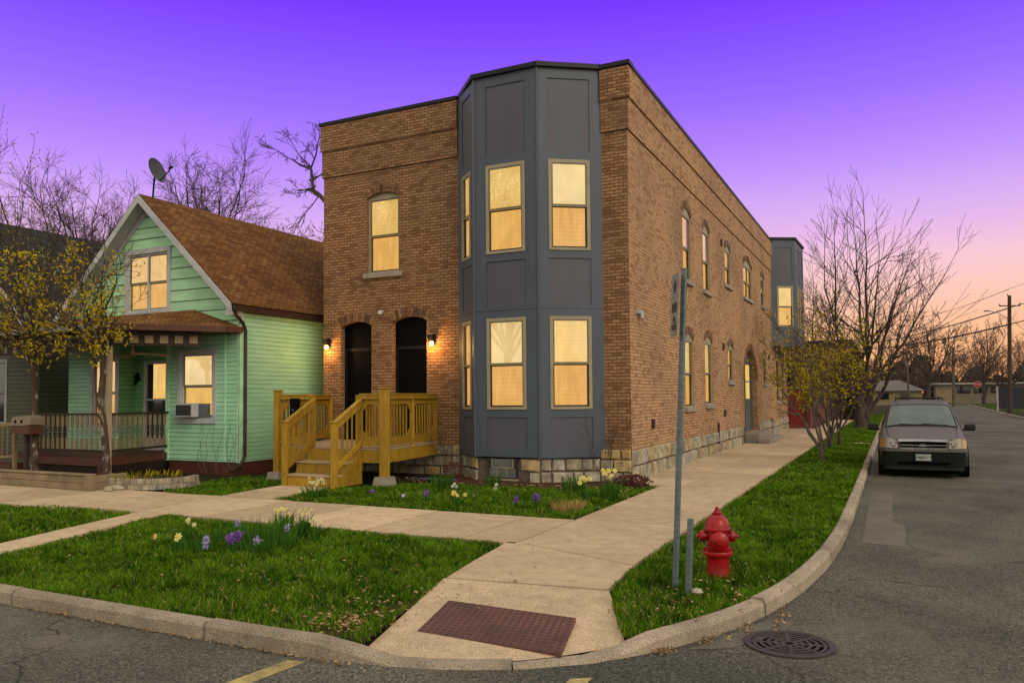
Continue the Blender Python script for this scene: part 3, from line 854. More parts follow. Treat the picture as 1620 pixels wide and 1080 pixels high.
# mulch + litter
sheet('mulch', [[(-4.3,-1.9), (-.45,-1.72), (.2,-.6), (.75,-.7), (.78,-.63), (0,-.05), (-8.2,-.05), (-8.2,-.4), (-4.3,-.4)], [(.55,-11.1), (1.1,-9.9), (1.4,-11.15)]], -.03, M['mulch'])
def litter(name, label, spots, n, seed, z=-.0, size=.035, mat='dry'):
    rr = random.Random(seed); mb = MB()
    for _ in range(n):
        cx, cy, sx, sy = rr.choice(spots); x = rr.gauss(cx, sx); y = rr.gauss(cy, sy)
        a = rr.uniform(0, 6.28); s = size*rr.uniform(.3, 1.2); b = s*rr.uniform(.25, .7); mb.t = rr.random()
        ca, sa = math.cos(a), math.sin(a); zz = z+rr.uniform(0, .012)
        mb.quad((x-ca*s, y-sa*s, zz), (x+sa*b, y-ca*b, zz+rr.uniform(0,.02)), (x+ca*s, y+sa*s, zz+rr.uniform(0,.015)), (x-sa*b, y+ca*b, zz+.004))
    o = mb.build(name, M[mat], recalc=False); tag(o, label, 'leaf litter', kind='stuff'); return o
litter('leaf_litter', 'dry leaf scraps scattered over the front lawn near the ramp', [(.75,-10.3,.3,.45), (.9,-10.8,.2,.2), (.2,-9.6,.8,.7), (-1.5,-9.8,1.2,.8), (1.1,-10.9,.12,.15)], 420, 3, .0, .028)
litter('leaf_litter', 'dry leaf scraps in the grass verge around the hydrant', [(3.5,-8.8,.3,.4), (3.2,-9.4,.25,.3), (3.8,-8.2,.25,.3), (3.5,-7.5,.3,.5)], 230, 4, .0, .024)
litter('leaf_litter', 'brown leaf litter on the mulch strip under the bay', [(-2.5,-1.6,1.0,.2), (-.4,-1.4,.5,.25), (.35,-1.0,.2,.2), (-4.2,-1.5,.5,.3)], 520, 5, -.01, .04)
litter('leaf_litter', 'scattered leaf bits and grit on the sidewalk and ramp', [(1.6,-8.0,.5,.6), (1.6,-5.5,.5,1.2), (-1.5,-6.4,1.6,.5), (2.0,-9.8,.5,.4), (1.2,2,.5,4)], 90, 12, .002, .014)
litter('gutter_debris', 'red brown debris lying in the gutter by the storm drain', [(3.66,-9.75,.06,.10), (3.85,-9.42,.05,.14), (3.4,-10.15,.05,.06), (4.1,-8.9,.03,.2)], 330, 6, ROAD+.008, .018)
litter('gutter_debris', 'thin line of debris along the kerb foot at left', [(x, -11.43, .25, .012) for x in (-2,-1.2,-.3,.6,1.2)], 260, 7, ROAD+.004, .016)

# ------------------------------------------------------------------ windows and facades
def arcpts(w, h, rise, n=8):
    # top edge points from right spring (w,h-rise) over to left spring
    if rise <= 0: return [(w, h), (0, h)]
    if rise >= w/2-1e-6:
        ry = rise
        return [(w/2+w/2*math.cos(t), h-rise+ry*math.sin(t)) for t in [math.pi*k/(2*n) for k in range(2*n+1)]]
    r = (w*w/4+rise*rise)/(2*rise); cy = h-r; a = math.asin(w/2/r)
    return [(w/2+r*math.sin(t), cy+r*math.cos(t)) for t in [a-2*a*k/n for k in range(n+1)]]

def opening(a0, c0, w, h, rise=0):
    return [(a0, c0), (a0+w, c0)]+[(a0+x, c0+z) for x, z in arcpts(w, h, rise)]

def reveal(mb, hole, depth):
    n = len(hole)
    for i in range(n):
        p, q = hole[i], hole[(i+1) % n]
        mb.quad((p[0],0,p[1]), (q[0],0,q[1]), (q[0],-depth,q[1]), (p[0],-depth,p[1]))

def window(parent, o, u, n, w, h, rise=0, depth=.11, glow='glowA', glow2=None, fmat='tan', fw=.055, split=.5, sill=True,
           dark=False, proud=0.0, cols=1, sillw=.1, meet='darksash', label=None):
    """double hung window. o = lower left corner of the opening, n = outward normal"""
    xf = frame_xf(o, u, n); X = lambda: MB(xf)
    hr = h-rise
    mb = X(); d0, d1 = -depth, -depth+.06+proud
    if proud: d0 = -.03; d1 = proud
    mb.box(0, d0, 0, fw, d1, hr); mb.box(w-fw, d0, 0, w, d1, hr); mb.box(fw, d0, 0, w-fw, d1, fw*.8); mb.box(fw, d0, hr-fw, w-fw, d1, hr)
    if rise > 0:
        ap = arcpts(w, h, rise); poly = [Vector((x, d1-.004, z)) for x, z in ap]
        if len(poly) > 2: mb.prism(poly, (0, -.03, 0))
    win = mb.build('window', M[fmat], parent)
    if label: win['label'] = label
    gd = d0-.0
    inner0, inner1 = fw, w-fw; zb, zt = fw*.8, hr-fw; zm = zb+(zt-zb)*split
    cw = (inner1-inner0)/cols
    for c in range(cols):
        x0 = inner0+c*cw; x1 = x0+cw
        if cols > 1 and c > 0:
            mb = X(); mb.box(x0-.03, d0+.001, zb, x0+.03, d1-.004, zt); mb.build('mullion', M[fmat], win)
        s = .03
        # upper sash
        mb = X(); a, b = d0+.02, d0+.045
        mb.box(x0, a, zm-.02, x1, b, zm+.02); mb.box(x0, a, zt-s, x1, b, zt); mb.box(x0, a, zm+.02, x0+s, b, zt-s); mb.box(x1-s, a, zm+.02, x1, b, zt-s)
        mb.build('sash', M['sash'], win)
        mb = X(); mb.quad((x0+s, a+.01, zm+.02), (x1-s, a+.01, zm+.02), (x1-s, a+.01, zt-s), (x0+s, a+.01, zt-s)); mb.build('pane', M['glass' if not dark else 'darkglass'], win)
        # lower sash with insect screen and dark edge
        mb = X(); a, b = d0-.015, d0+.012
        mb.box(x0, a, zm-.05, x1, b, zm-.022); mb.box(x0, a, zb, x1, b, zb+.035); mb.box(x0, a, zb+.035, x0+.028, b, zm-.05); mb.box(x1-.034, a, zb+.035, x1, b, zm-.05)
        mb.build('sash', M[meet], win)
        mb = X(); mb.quad((x0+.028, a+.01, zb+.035), (x1-.034, a+.01, zb+.035), (x1-.034, a+.01, zm-.05), (x0+.028, a+.01, zm-.05)); mb.build('pane', M['screen' if not dark else 'darkglass'], win)
    if not dark:
        mb = X(); bd = d0-.05
        mb.quad((0.0, bd, zm-.03), (w, bd, zm-.03), (w, bd, hr), (0.0, bd, hr)); mb.build('blind', M[glow], win)
        mb = X(); mb.quad((0.0, bd-.012, 0), (w, bd-.012, 0), (w, bd-.012, zm-.03), (0.0, bd-.012, zm-.03)); mb.build('blind', M[glow2 or glow], win)
    if sill:
        mb = X(); mb.cbox(-sillw, -depth, -.13, w+sillw, .075, 0-.002, .012); mb.build('sill', M['sill'], win)
    return win

def arch_ring(parent, o, u, n, w, h, rise, width=.2, double=False):
    xf = frame_xf(o, u, n)
    mb = MB(xf)
    ap = arcpts(w, h, rise, 10)
    # resample the arc by length
    L = [0]
    for a, b in zip(ap[:-1], ap[1:]): L.append(L[-1]+math.dist(a, b))
    cnt = max(6, int(L[-1]/.078))
    def at(s):
        s = max(0, min(L[-1]-1e-6, s))
        for i in range(len(ap)-1):
            if L[i+1] >= s:
                t = (s-L[i])/(L[i+1]-L[i]); p = Vector(ap[i]).lerp(Vector(ap[i+1]), t)
                dd = (Vector(ap[i+1])-Vector(ap[i])).normalized(); nn = Vector((dd.y, -dd.x))
                if nn.y < 0 and rise < w/2: nn = -nn
                if nn.dot(p-Vector((w/2, h-rise-.2))) < 0: nn = -nn
                return p, nn
    for k in range(cnt):
        a, na = at(L[-1]*(k+.06)/cnt); b, nb = at(L[-1]*(k+.94)/cnt)
        mb.t = R.random(); pr = .012+R.uniform(0, .006)
        for lo, hi in (((.004, width*.5-.004), (width*.5+.004, width)) if double else ((.004, width),)):
            pts = [a+na*lo, b+nb*lo, b+nb*hi, a+na*hi]
            mb.prism([Vector((p.x, pr, p.y)) for p in pts], (0, -.04, 0))
    return mb.build('brick_arch', M['voussoir'], parent)

# ------------------------------------------------------------------ brick building
W_, LEN, H_ = 8.26, 27.2, 8.97
B1, B2 = 8.24, 7.545
bb = thing('brick_building', (0, 0, 0), 'two storey brown brick corner building with a slate blue bay and lit windows', 'building')
FX = frame_xf((0,0,0), (1,0,0), (0,-1,0)); SX = frame_xf((0,0,0), (0,1,0), (1,0,0))
FZ = .66
# front facade openings (a = x)
fwin = dict(a=-6.87, c=4.93, w=.97, h=2.03, rise=.11)
d1 = dict(a=-7.70, c=.72, w=.96, h=3.02, rise=.12); d2 = dict(a=-6.12, c=.72, w=1.01, h=3.07, rise=.12)
holesF = [opening(q['a'], q['c'], q['w'], q['h'], q['rise']) for q in (fwin, d1, d2)]
mb = MB(FX)
mb.holed([(-W_, FZ), (-4.204, FZ), (-4.204, B2), (-W_, B2)], holesF)
for h in holesF: reveal(mb, h, .26)
mb.quad((-.587,0,FZ), (0,0,FZ), (0,0,B2), (-.587,0,B2))
for x0, x1 in ((-W_, -4.204), (-.587, 0)):
    mb.quad((x0,0,FZ-.02), (x1,0,FZ-.02), (x1,0,FZ), (x0,0,FZ))
# side facade openings (a = y)
SW = [dict(a=4.83, c=4.96, w=.93, h=1.99, rise=.2, k=1), dict(a=7.33, c=4.95, w=.93, h=2.0, rise=.2, k=1), dict(a=10.75, c=5.56, w=1.0, h=1.36, rise=.16, k=1),
      dict(a=14.35, c=5.55, w=1.95, h=1.48, rise=.25, k=2), dict(a=18.72, c=5.63, w=.92, h=1.36, rise=.16, k=3),
      dict(a=4.87, c=1.47, w=.98, h=2.03, rise=.18, k=1), dict(a=7.36, c=1.52, w=1.02, h=2.05, rise=.18, k=1), dict(a=11.0, c=2.27, w=.9, h=1.27, rise=.14, k=1),
      dict(a=18.93, c=2.27, w=.92, h=1.30, rise=.14, k=3), dict(a=23.1, c=1.47, w=.95, h=2.3, rise=.12, k=3), dict(a=25.1, c=1.47, w=.95, h=2.3, rise=.12, k=3)]
door = dict(a=14.05, c=.36, w=3.1, h=3.22, rise=1.25)
holesS = [opening(q['a'], q['c'], q['w'], q['h'], q['rise']) for q in SW]+[opening(door['a'], door['c'], door['w'], door['h'], door['rise'])]
mb2 = MB(SX)
lo = [h for h in holesS if min(p[1] for p in h) < 4.2]; hi_ = [h for h in holesS if min(p[1] for p in h) > 4.2]
mb2.holed([(0, FZ)]+[(door['a']-.0001, FZ)]+[(LEN, FZ), (LEN, 4.2), (0, 4.2)] if False else [(0, .3), (LEN, .3), (LEN, 4.2), (0, 4.2)], lo)
mb2.holed([(0, 4.2), (LEN, 4.2), (LEN, B2), (0, B2)], hi_)
for h in holesS: reveal(mb2, h, .20)
wall = MB(); wall.v = list(mb.v); wall.f = list(mb.f); wall.tint = list(mb.tint); side = MB(); side.v = mb2.v; side.f = mb2.f; side.tint = mb2.tint
# corbelled parapet bands: each proud of the one below
for z0, z1, pr in ((B2, B1, .035), (B1, H_-.05, .07)):
    for x0, x1 in ((-W_, -4.204), (-.587, pr)):
        wall.box(x0, -pr, z0, x1, .0, z1)
    side.box(.0, .002, z0, pr, LEN, z1)
    wall.box(-W_-pr, -pr, z0, -W_, LEN, z1)
wall.quad((-W_, LEN, 0), (-W_, 0, 0), (-W_, 0, B2), (-W_, LEN, B2))
wall.quad((-W_, LEN, 0), (0, LEN, 0), (0, LEN, H_-.05), (-W_, LEN, H_-.05))
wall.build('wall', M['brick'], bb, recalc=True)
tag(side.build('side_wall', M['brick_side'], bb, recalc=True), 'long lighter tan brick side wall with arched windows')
mb = MB(); mb.quad((-W_, 0, 8.3), (0, 0, 8.3), (0, LEN, 8.3), (-W_, LEN, 8.3)); mb.build('roof', M['blackmetal'], bb)
mb = MB()
mb.box(-W_-.10, -.10, H_-.05, -4.20, .2, H_+.03); mb.box(-.60, -.10, H_-.03, .10, .2, H_+.06); mb.box(-.2, .2, H_-.05, .10, LEN, H_+.03); mb.box(-W_-.10, .2, H_-.05, -W_+.2, LEN+.1, H_+.03)
mb.build('coping', M['coping'], bb)

# foundation of rough limestone blocks
def stonework(name, o, u, n, length, height, mb, rows, rr, skip=None, sz=(.26, .55)):
    xf = frame_xf(o, u, n); m_ = MB(xf)
    zs = [0]
    for k in range(rows): zs.append(height*(k+1)/rows+(rr.uniform(-.02, .02) if k < rows-1 else 0))
    for k in range(rows):
        a = 0
        while a < length-.02:
            wd = rr.uniform(*sz); b = min(length, a+wd)
            if length-b < .15: b = length
            if not (skip and b > skip[0] and a < skip[1]):
                m_.t = rr.random(); gp = .012
                z0, z1 = zs[k]+gp, zs[k+1]-gp; pr = rr.uniform(.035, .06); c = rr.uniform(.02, .04)
                j = lambda: rr.uniform(-.012, .012)
                A = [(a+gp+j(), .004, z0+j()), (b-gp+j(), .004, z0+j()), (b-gp+j(), .004, z1+j()), (a+gp+j(), .004, z1+j())]
                mx = (a+b)/2
                Bq = [(a+gp+c+j(), pr+j(), z0+c), (mx, pr+.012+j(), z0+c+j()), (b-gp-c+j(), pr+j(), z0+c), (b-gp-c, pr+j(), z1-c), (mx, pr+.012+j(), z1-c+j()), (a+gp+c, pr+j(), z1-c)]
                pts = A+Bq
                m_.add(pts, [(4,5,8,9), (5,6,7,8), (0,1,6,5,4), (1,2,7,6), (2,3,9,8,7), (3,0,4,9)])
            a = b
    k0 = len(mb.v); mb.v += m_.v; mb.f += [[i+k0 for i in f] for f in m_.f]; mb.tint += m_.tint
rr = random.Random(11)
BA, BB, BC, BD = (-4.204, 0), (-3.331, -.81), (-1.764, -.81), (-.587, 0)
def inset(p, dy): return (p[0], p[1]+dy)
fml = []; ZB = .47
class _F:
    pass
def stone_part(*a, **k):
    m = MB(); stonework('', *a[:5], m, *a[5:], **k); m.build('foundation_stone', M['stone'], bb)
stone_part((-8.26,0,-.08), (1,0,0), (0,-1,0), 4.06, FZ+.08, 3, rr)
ia, ib, ic, id_ = (-4.10, 0), (-3.30, -.74), (-1.79, -.74), (-.70, 0)
def vec2(a, b): v = Vector((b[0]-a[0], b[1]-a[1], 0)); return v.normalized(), v.length
for p, q, sk in ((ia, ib, None), (ib, ic, (.28, .98)), (ic, id_, None)):
    u_, L = vec2(p, q); n_ = Vector((u_.y, -u_.x, 0))
    stone_part((p[0], p[1], -.1), u_, n_, L, ZB+.1, 2, rr, sk, (.2, .48))
stone_part((-.70,0,-.08), (1,0,0), (0,-1,0), .70, FZ+.08, 3, rr)
stone_part((0,0,-.05), (0,1,0), (1,0,0), 13.5, FZ+.03, 2, rr, None, (.22, .5))
stone_part((0,17.5,-.05), (0,1,0), (1,0,0), LEN-17.5, FZ+.03, 2, rr, None, (.22, .5))
mb = MB()
mb.quad((-8.26,-.003,-.1), (-4.1,-.003,-.1), (-4.1,-.003,FZ), (-8.26,-.003,FZ))
for p, q in ((ia, ib), (ib, ic), (ic, id_)): mb.quad((p[0],p[1],-.1), (q[0],q[1],-.1), (q[0],q[1],ZB+.02), (p[0],p[1],ZB+.02))
mb.quad((-.70,-.003,-.1), (0.003,-.003,-.1), (0.003,-.003,FZ), (-.70,-.003,FZ))
mb.quad((.003,0,-.1), (.003,14.0,-.1), (.003,14.0,FZ-.05), (.003,0,FZ-.05)); mb.quad((.003,17.2,-.1), (.003,LEN,-.1), (.003,LEN,FZ-.05), (.003,17.2,FZ-.05))
mb.build('foundation_mortar', M['mortar'], bb)
# basement window in the bay foundation
bw = MB(); bw.box(-3.02, -.80, .02, -2.32, -.74, .46); o = bw.build('basement_window', M['darksash'], bb); tag(o, 'small basement window of glass blocks under the bay')
bw = MB(); bw.box(-2.93, -.815, .25, -2.40, -.803, .27); bw.box(-2.93, -.815, .27, -2.91, -.803, .45); bw.box(-2.42, -.815, .27, -2.40, -.803, .45); bw.box(-2.80, -.815, .06, -2.78, -.803, .25); bw.box(-2.56, -.815, .06, -2.54, -.803, .25)
bw.build('frame', M['tan'], o)
bw = MB(); bw.box(-2.99, -.81, .045, -2.81, -.802, .24); bw.box(-2.77, -.81, .045, -2.57, -.802, .24); bw.box(-2.53, -.81, .045, -2.35, -.802, .24); bw.box(-2.90, -.808, .28, -2.43, -.802, .44)
bw.build('glass_block', M['vinylpane'], o)
bw = MB(); bw.box(-3.04, -.83, -.02, -2.30, -.74, .018); bw.build('sill', M['tan'], o)

# the bay
bay = MB(); 
def bayface(mb, pm, p, q, wins, panels, z0=ZB, z1=H_-.02, sides=()):
    u_, L = vec2(p, q); n_ = Vector((u_.y, -u_.x, 0)); xf = frame_xf((p[0], p[1], 0), u_, n_)
    f = MB(xf); holes = []
    for a, c, w_, h_ in wins: holes.append(opening(a, c, w_, h_))
    for a, c, w_, h_ in panels: holes.append(opening(a, c, w_, h_))
    f.holed([(0, z0), (L, z0), (L, z1), (0, z1)], holes)
    for h in holes: reveal(f, h, .022 if holes.index(h) >= len(wins) else .05)
    # the seam board between storeys
    f.box(.012, .001, 3.69, L-.012, .010, 3.705)
    k0 = len(mb.v); mb.v += f.v; mb.f += [[i+k0 for i in x] for x in f.f]; mb.tint += f.tint
    for a, c, w_, h_ in panels:
        g_ = MB(xf); g_.quad((a,-.022,c), (a+w_,-.022,c), (a+w_,-.022,c+h_), (a,-.022,c+h_))
        pm.append(g_)
    return u_, n_, xf
pm = []
fL = 1.19; 
faces = []
for p, q, a0, w_ in ((BA, BB, .33, .64), (BB, BC, .31, .955), (BC, BD, .235, .92)):
    wins = [(a0, 1.52, w_, 2.0), (a0, 4.95, w_, 1.98)]
    panels = [(a0-.01, .67, w_+.02, .68), (a0-.01, 3.76, w_+.02, 1.02), (a0-.01, 7.12, w_+.02, 1.60)]
    faces.append((bayface(bay, pm, p, q, wins, panels), wins, p))
# under side and top closure
bay.prism([Vector((x, y, ZB)) for x, y in (BA, BB, BC, BD)], (0,0,.02))
bo = bay.build('bay', M['slate'], bb, recalc=False)
for q_ in pm: q_.build('bay_panel', M['slatepanel'], bo)
for p in (BB, BC):
    mb = MB(); mb.tube([(p[0], p[1]-.003, ZB), (p[0], p[1]-.003, H_-.02)], .028, 6); mb.build('corner_board', M['slate'], bo)
mb = MB()
off = [(-4.26, .05), (-3.36, -.88), (-1.735, -.88), (-.545, -.06), (-.545,.2), (-4.26,.2)]
mb.prism([Vector((x, y, H_-.02)) for x, y in off], (0,0,.10)); mb.build('bay_cap', M['coping'], bo)
gl = [('glowD', 'glowD', 'glowB', 'glowB'), ('glowC', 'glowD', 'glowA', 'glowB'), ('glowA', 'glowD', 'glowC', 'glowD')]
for (fr_, wins, p), G_ in zip(faces, gl):
    u_, n_, xf = fr_
    for i, (a, c, w_, h_) in enumerate(wins):
        window(bb, xf((a, 0, c)), u_, n_, w_, h_, 0, depth=.03, glow=G_[i*2], glow2=G_[i*2+1], proud=.022, sill=False, fw=.07)

window(bb, FX((fwin['a'], 0, fwin['c'])), (1,0,0), (0,-1,0), fwin['w'], fwin['h'], fwin['rise'], .12, 'glowA', 'glowB', sillw=.09)
arch_ring(bb, FX((fwin['a'], 0, fwin['c'])), (1,0,0), (0,-1,0), fwin['w'], fwin['h'], fwin['rise'], .2, True)
for i, q in enumerate(SW):
    o = SX((q['a'], 0, q['c'])); lit = q['k'] in (1, 2)
    window(bb, o, (0,1,0), (1,0,0), q['w'], q['h'], q['rise'], .075, 'glowC' if i in (1, 5, 6) else 'glowA', 'glowB' if i != 6 else 'glowA', cols=2 if q['k'] == 2 else 1, dark=not lit, fmat='tan', fw=.05)
    arch_ring(bb, o, (0,1,0), (1,0,0), q['w'], q['h'], q['rise'], .2)
# black entrance doors
for q in (d1, d2):
    o = FX((q['a'], -.16, q['c'])); xf = frame_xf(o, (1,0,0), (0,-1,0)); mb = MB(xf)
    pl = [Vector((x, 0, z)) for x, z in opening(0, 0, q['w'], q['h'], q['rise'])]
    mb.prism(pl, (0, -.04, 0))
    dd = mb.build('door', M['black'], bb)
    mb = MB(xf); w_ = q['w']
    mb.box(.03, .001, .02, .09, .02, 2.35); mb.box(w_-.09, .001, .02, w_-.03, .02, 2.35); mb.box(.09, .001, 2.27, w_-.09, .02, 2.35); mb.box(.09, .001, 1.02, w_-.09, .012, 1.06)
    mb.build('storm_frame', M['blackmetal'], dd)
    mb = MB(xf); mb.lathe([(.012,0), (.022,.03), (.03,.055), (.018,.075)], (w_-.15, .01, .98), axis='y', n=12); mb.lathe([(.02,0), (.02,.02)], (w_-.15, .01, 1.12), axis='y', n=12)
    mb.build('handle', M['galv'], dd)
    mb = MB(frame_xf(FX((q['a'], 0, q['c'])), (1,0,0), (0,-1,0))); mb.box(0, -.24, -.05, w_, .04, .0); mb.build('threshold', M['sill'], bb)
    arch_ring(bb, FX((q['a'], 0, q['c'])), (1,0,0), (0,-1,0), q['w'], q['h'], q['rise'], .22, True)
# side entrance
xf = frame_xf(SX((door['a'], -.19, door['c'])), (0,1,0), (1,0,0)); w_ = door['w']; h_ = door['h']
mb = MB(xf); pl = opening(0, 0, w_, h_, door['rise']); mb.holed(pl, [[(1.35,1.28), (2.45,1.28), (2.45,2.62), (1.35,2.62)]]); 
sd = mb.build('side_door', M['slate_door'], bb); tag(sd, 'slate painted side door with a lit pane under the round arch')
mb = MB(xf); mb.quad((1.25,-.04,1.2), (2.6,-.04,1.2), (2.6,-.04,2.7), (1.25,-.04,2.7)); mb.build('pane', M['glowA'], sd)
mb = MB(xf)
for a, b, c, d_ in ((1.23,0,1.33,2.72), (2.47,0,2.57,2.72), (1.33,2.64,2.47,2.72), (2.78,.1,2.86,2.3), (1.33,1.16,2.47,1.26), (1.33,1.93,2.47,1.98), (.5,.1,.6,2.4)): mb.box(a, .001, b, c, .02, d_)
mb.build('door_rail', M['slate_door'], sd)
arch_ring(bb, SX((door['a'], 0, door['c'])), (0,1,0), (1,0,0), w_, h_, door['rise'], .24, True)
mb = MB(); mb.cbox(.0, 14.0, .0, .50, 17.2, .345, .015); mb.cbox(-.6, 14.06, .2, .02, 17.1, .352, .004); mb.build('step', M['footing'], bb)
mb = MB(); mb.cbox(.50, 13.7, .0, .95, 17.4, .175, .015); mb.build('step', M['footing'], bb)

# rear bay, cantilevered over the side walk
RA, RB_, RC, RD = (0, 21.9), (1.03, 22.52), (1.12, 25.2), (0, 26.4)
rb = MB(); rp = []; z0r, z1r = 4.02, 9.06
fa = bayface(rb, rp, RA, RB_, [(.27, 4.95, .78, 1.92)], [(.25, 7.12, .80, 1.55)], z0r, z1r)
fb = bayface(rb, rp, RB_, RC, [(.45, 4.95, .85, 1.92), (1.45, 4.95, .85, 1.92)], [(.45, 7.12, .85, 1.55), (1.45, 7.12, .85, 1.55)], z0r, z1r)
fc = bayface(rb, rp, RC, RD, [], [], z0r, z1r)
rb.prism([Vector((x, y, z0r)) for x, y in (RA, RB_, RC, RD)], (0,0,.02))
ro = rb.build('rear_bay', M['slate'], bb, recalc=False); tag(ro, 'slate blue upper bay hanging over the far end of the side wall')
for q_ in rp: q_.build('bay_panel', M['slatepanel'], ro)
mb = MB(); mb.prism([Vector((x, y, z1r)) for x, y in ((0,21.82), (1.09,22.46), (1.19,25.25), (0,26.5))], (0,0,.1)); mb.build('bay_cap', M['coping'], ro)
window(bb, fa[2]((.27, 0, 4.95)), fa[0], fa[1], .78, 1.92, 0, .03, 'glowA', 'glowB', proud=.022, sill=False, fw=.06)
for a in (.45, 1.45): window(bb, fb[2]((a, 0, 4.95)), fb[0], fb[1], .85, 1.92, 0, .03, 'glowD', 'glowD', proud=.022, sill=False, fw=.06)

# small fittings on the walls
mb = MB(); mb.box(-5.62+.0, -.05, 3.86, -5.50, 0, 3.93) if False else None
mb = MB(); mb.lathe([(.055,0), (.06,.03), (.05,.07), (.02,.09)], (-6.41, -.10, 3.87), n=14); mb.box(-6.45, -.10, 3.93, -6.37, 0, 3.97)
mb.build('security_camera', M['white'], bb)
mb = MB(); mb.box(.0, .50, 3.60, .10, .72, 3.67); mb.tube([(.07,.6,3.6), (.12,.56,3.48)], [.03,.04], 10); mb.build('security_light', M['white'], bb)
for yy, zz in ((10.1, 6.84), (10.1, 3.39), (1.6, 1.15), (20.6, 3.5), (10.15,1.2)):
    mb = MB(); mb.cbox(.0, yy-.07, zz-.11, .06, yy+.07, zz+.11, .01); mb.build('vent_cap', M['brownmetal'], bb)
mb = MB(); mb.tube([(.04,9.0,.0), (.04,9.0,.9), (-.02,9.0,.95)], .03, 8); mb.tube([(.04,21.0,.0), (.04,21.0,.7), (-.02,21.0,.75)], .03, 8); mb.build('pipe', M['brownmetal'], bb)
for x, z in ((-8.09, 3.14), (-4.91, 3.12)):
    mb = MB(); mb.box(x-.05, -.02, z-.02, x+.05, 0, z+.20); mb.box(x-.075, -.17, z+.10, x+.075, -.02, z+.18); mb.box(x-.065, -.16, z+.02, x+.065, -.03, z+.10)
    lo_ = mb.build('wall_lamp', M['blackmetal'], bb); tag(lo_, 'lit black wall lantern at the left corner' if x < -6 else 'lit black wall lantern right of the doors')
    mb = MB(); mb.lathe([(.03,-.10), (.048,-.075), (.05,-.02), (.04,.0)], (x, -.095, z+.015), n=14); mb.build('lamp_bulb', M['lampglow'], lo_)
    ld = bpy.data.lights.new('porch_lamp', 'POINT'); ld.energy = 30; ld.color = (1, .50, .13); ld.shadow_soft_size = .05
    lob = bpy.data.objects.new('porch_lamp', ld); COL.objects.link(lob); lob.location = (x, -.22, z-.10)

# ------------------------------------------------------------------ timber deck
dk = thing('wooden_deck', (-6.1, -1.3, 0), 'yellow stained cedar entry deck with octagon cut railings and three steps', 'deck')
DF, DZ = -2.6, .74
PL, PR_, QL, QR = (-7.42, DF), (-4.52, DF), (-8.0, 0), (-4.80, 0)
mb = MB()
nb = 20
for k in range(nb):
    t0, t1 = k/nb, (k+1)/nb-.004
    a = Vector(QL).lerp(Vector(PL), t0); b = Vector(QR).lerp(Vector(PR_), t0); c = Vector(QR).lerp(Vector(PR_), t1); d_ = Vector(QL).lerp(Vector(PL), t1)
    mb.t = R.random(); e = .03
    mb.prism([(a.x-e, a.y*1.01, DZ), (b.x+e, b.y*1.01, DZ), (c.x+e, c.y*1.01, DZ), (d_.x-e, d_.y*1.01, DZ)], (0,0,-.035))
mb.build('platform', M['decktop'], dk)
mb = MB()
mb.bar((PL[0], DF, DZ-.17), (PR_[0], DF, DZ-.17), .04, .26); mb.bar((PR_[0], DF, DZ-.17), (QR[0], -.02, DZ-.17), .04, .26); mb.bar((PL[0], DF, DZ-.17), (QL[0], -.02, DZ-.17), .04, .26)
mb.build('fascia', M['cedar'], dk)
def post(x, y, z0, z1, s=.10, foot=False, cap=True, name='post'):
    mb = MB(); mb.cbox(x-s/2, y-s/2, z0, x+s/2, y+s/2, z1, .006)
    if cap: mb.cbox(x-s/2-.018, y-s/2-.018, z1, x+s/2+.018, y+s/2+.018, z1+.03, .008)
    p = mb.build(name, M['cedar'], dk)
    if foot:
        mb = MB(); r0, r1 = .19, .15
        q = [(x-r0,y-r0,-.05), (x+r0,y-r0,-.05), (x+r0,y+r0,-.05), (x-r0,y+r0,-.05)]; t_ = [(x-r1,y-r1,.17), (x+r1,y-r1,.17), (x+r1,y+r1,.17), (x-r1,y+r1,.17)]
        mb.add(q+t_, [(3,2,1,0), (4,5,6,7), (0,1,5,4), (1,2,6,5), (2,3,7,6), (3,0,4,7)]); mb.build('footing', M['footing'], dk)
    return p
post(PL[0]+.06, DF-.03, .13, 1.96, .145, True); post(PR_[0]+.06, DF-.05, .13, 1.98, .16, True)
post(QL[0]+.02, -.07, DZ, 1.80, .09, cap=False); post(QR[0]-.02, -.07, DZ-.3, 1.86, .09, cap=False)
post(-6.40, DF, .1, 1.86, .10, cap=False); post(-5.16, DF, .1, 1.86, .10, cap=False)
post(-4.66, -1.33, DZ-.05, 1.86, .08, cap=False)
def rail_panel(p, q, zb=.80, zt=1.86, nop=1, nbal=5):
    p = Vector((p[0], p[1], 0)); q = Vector((q[0], q[1], 0)); u_ = (q-p).normalized(); L = (q-p).length
    n_ = Vector((u_.y, -u_.x, 0)); xf = frame_xf(p, u_, n_); f = MB(xf); holes = []
    cwid = L/nop
    for k in range(nop):
        a0, a1 = k*cwid+.05, (k+1)*cwid-.05; z0, z1 = zb+.17, zt-.20; c = min(.17, (a1-a0)*.3)
        holes.append([(a0+c, z0), (a1-c, z0), (a1, z0+c), (a1, z1-c), (a1-c, z1), (a0+c, z1), (a0, z1-c), (a0, z0+c)])
        for i in range(nbal):
            bx = a0+(a1-a0)*(i+1)/(nbal+1)
            f.box(bx-.017, -.055, zb+.02, bx+.017, -.024, zt-.05)
        # a mid stile between two openings
        if k: f.box(k*cwid-.045, .001, zb-.1, k*cwid+.045, .022, zt)
    f.holed([(0, zb), (L, zb), (L, zt), (0, zt)], holes, .022)
    f.box(0, .0225, zt-.09, L, .05, zt); f.box(0, .0225, zb, L, .045, zb+.09); f.box(0, -.07, zt, L, .06, zt+.032)
    pn = f.build('railing_panel', M['cedar'], dk)
    return pn
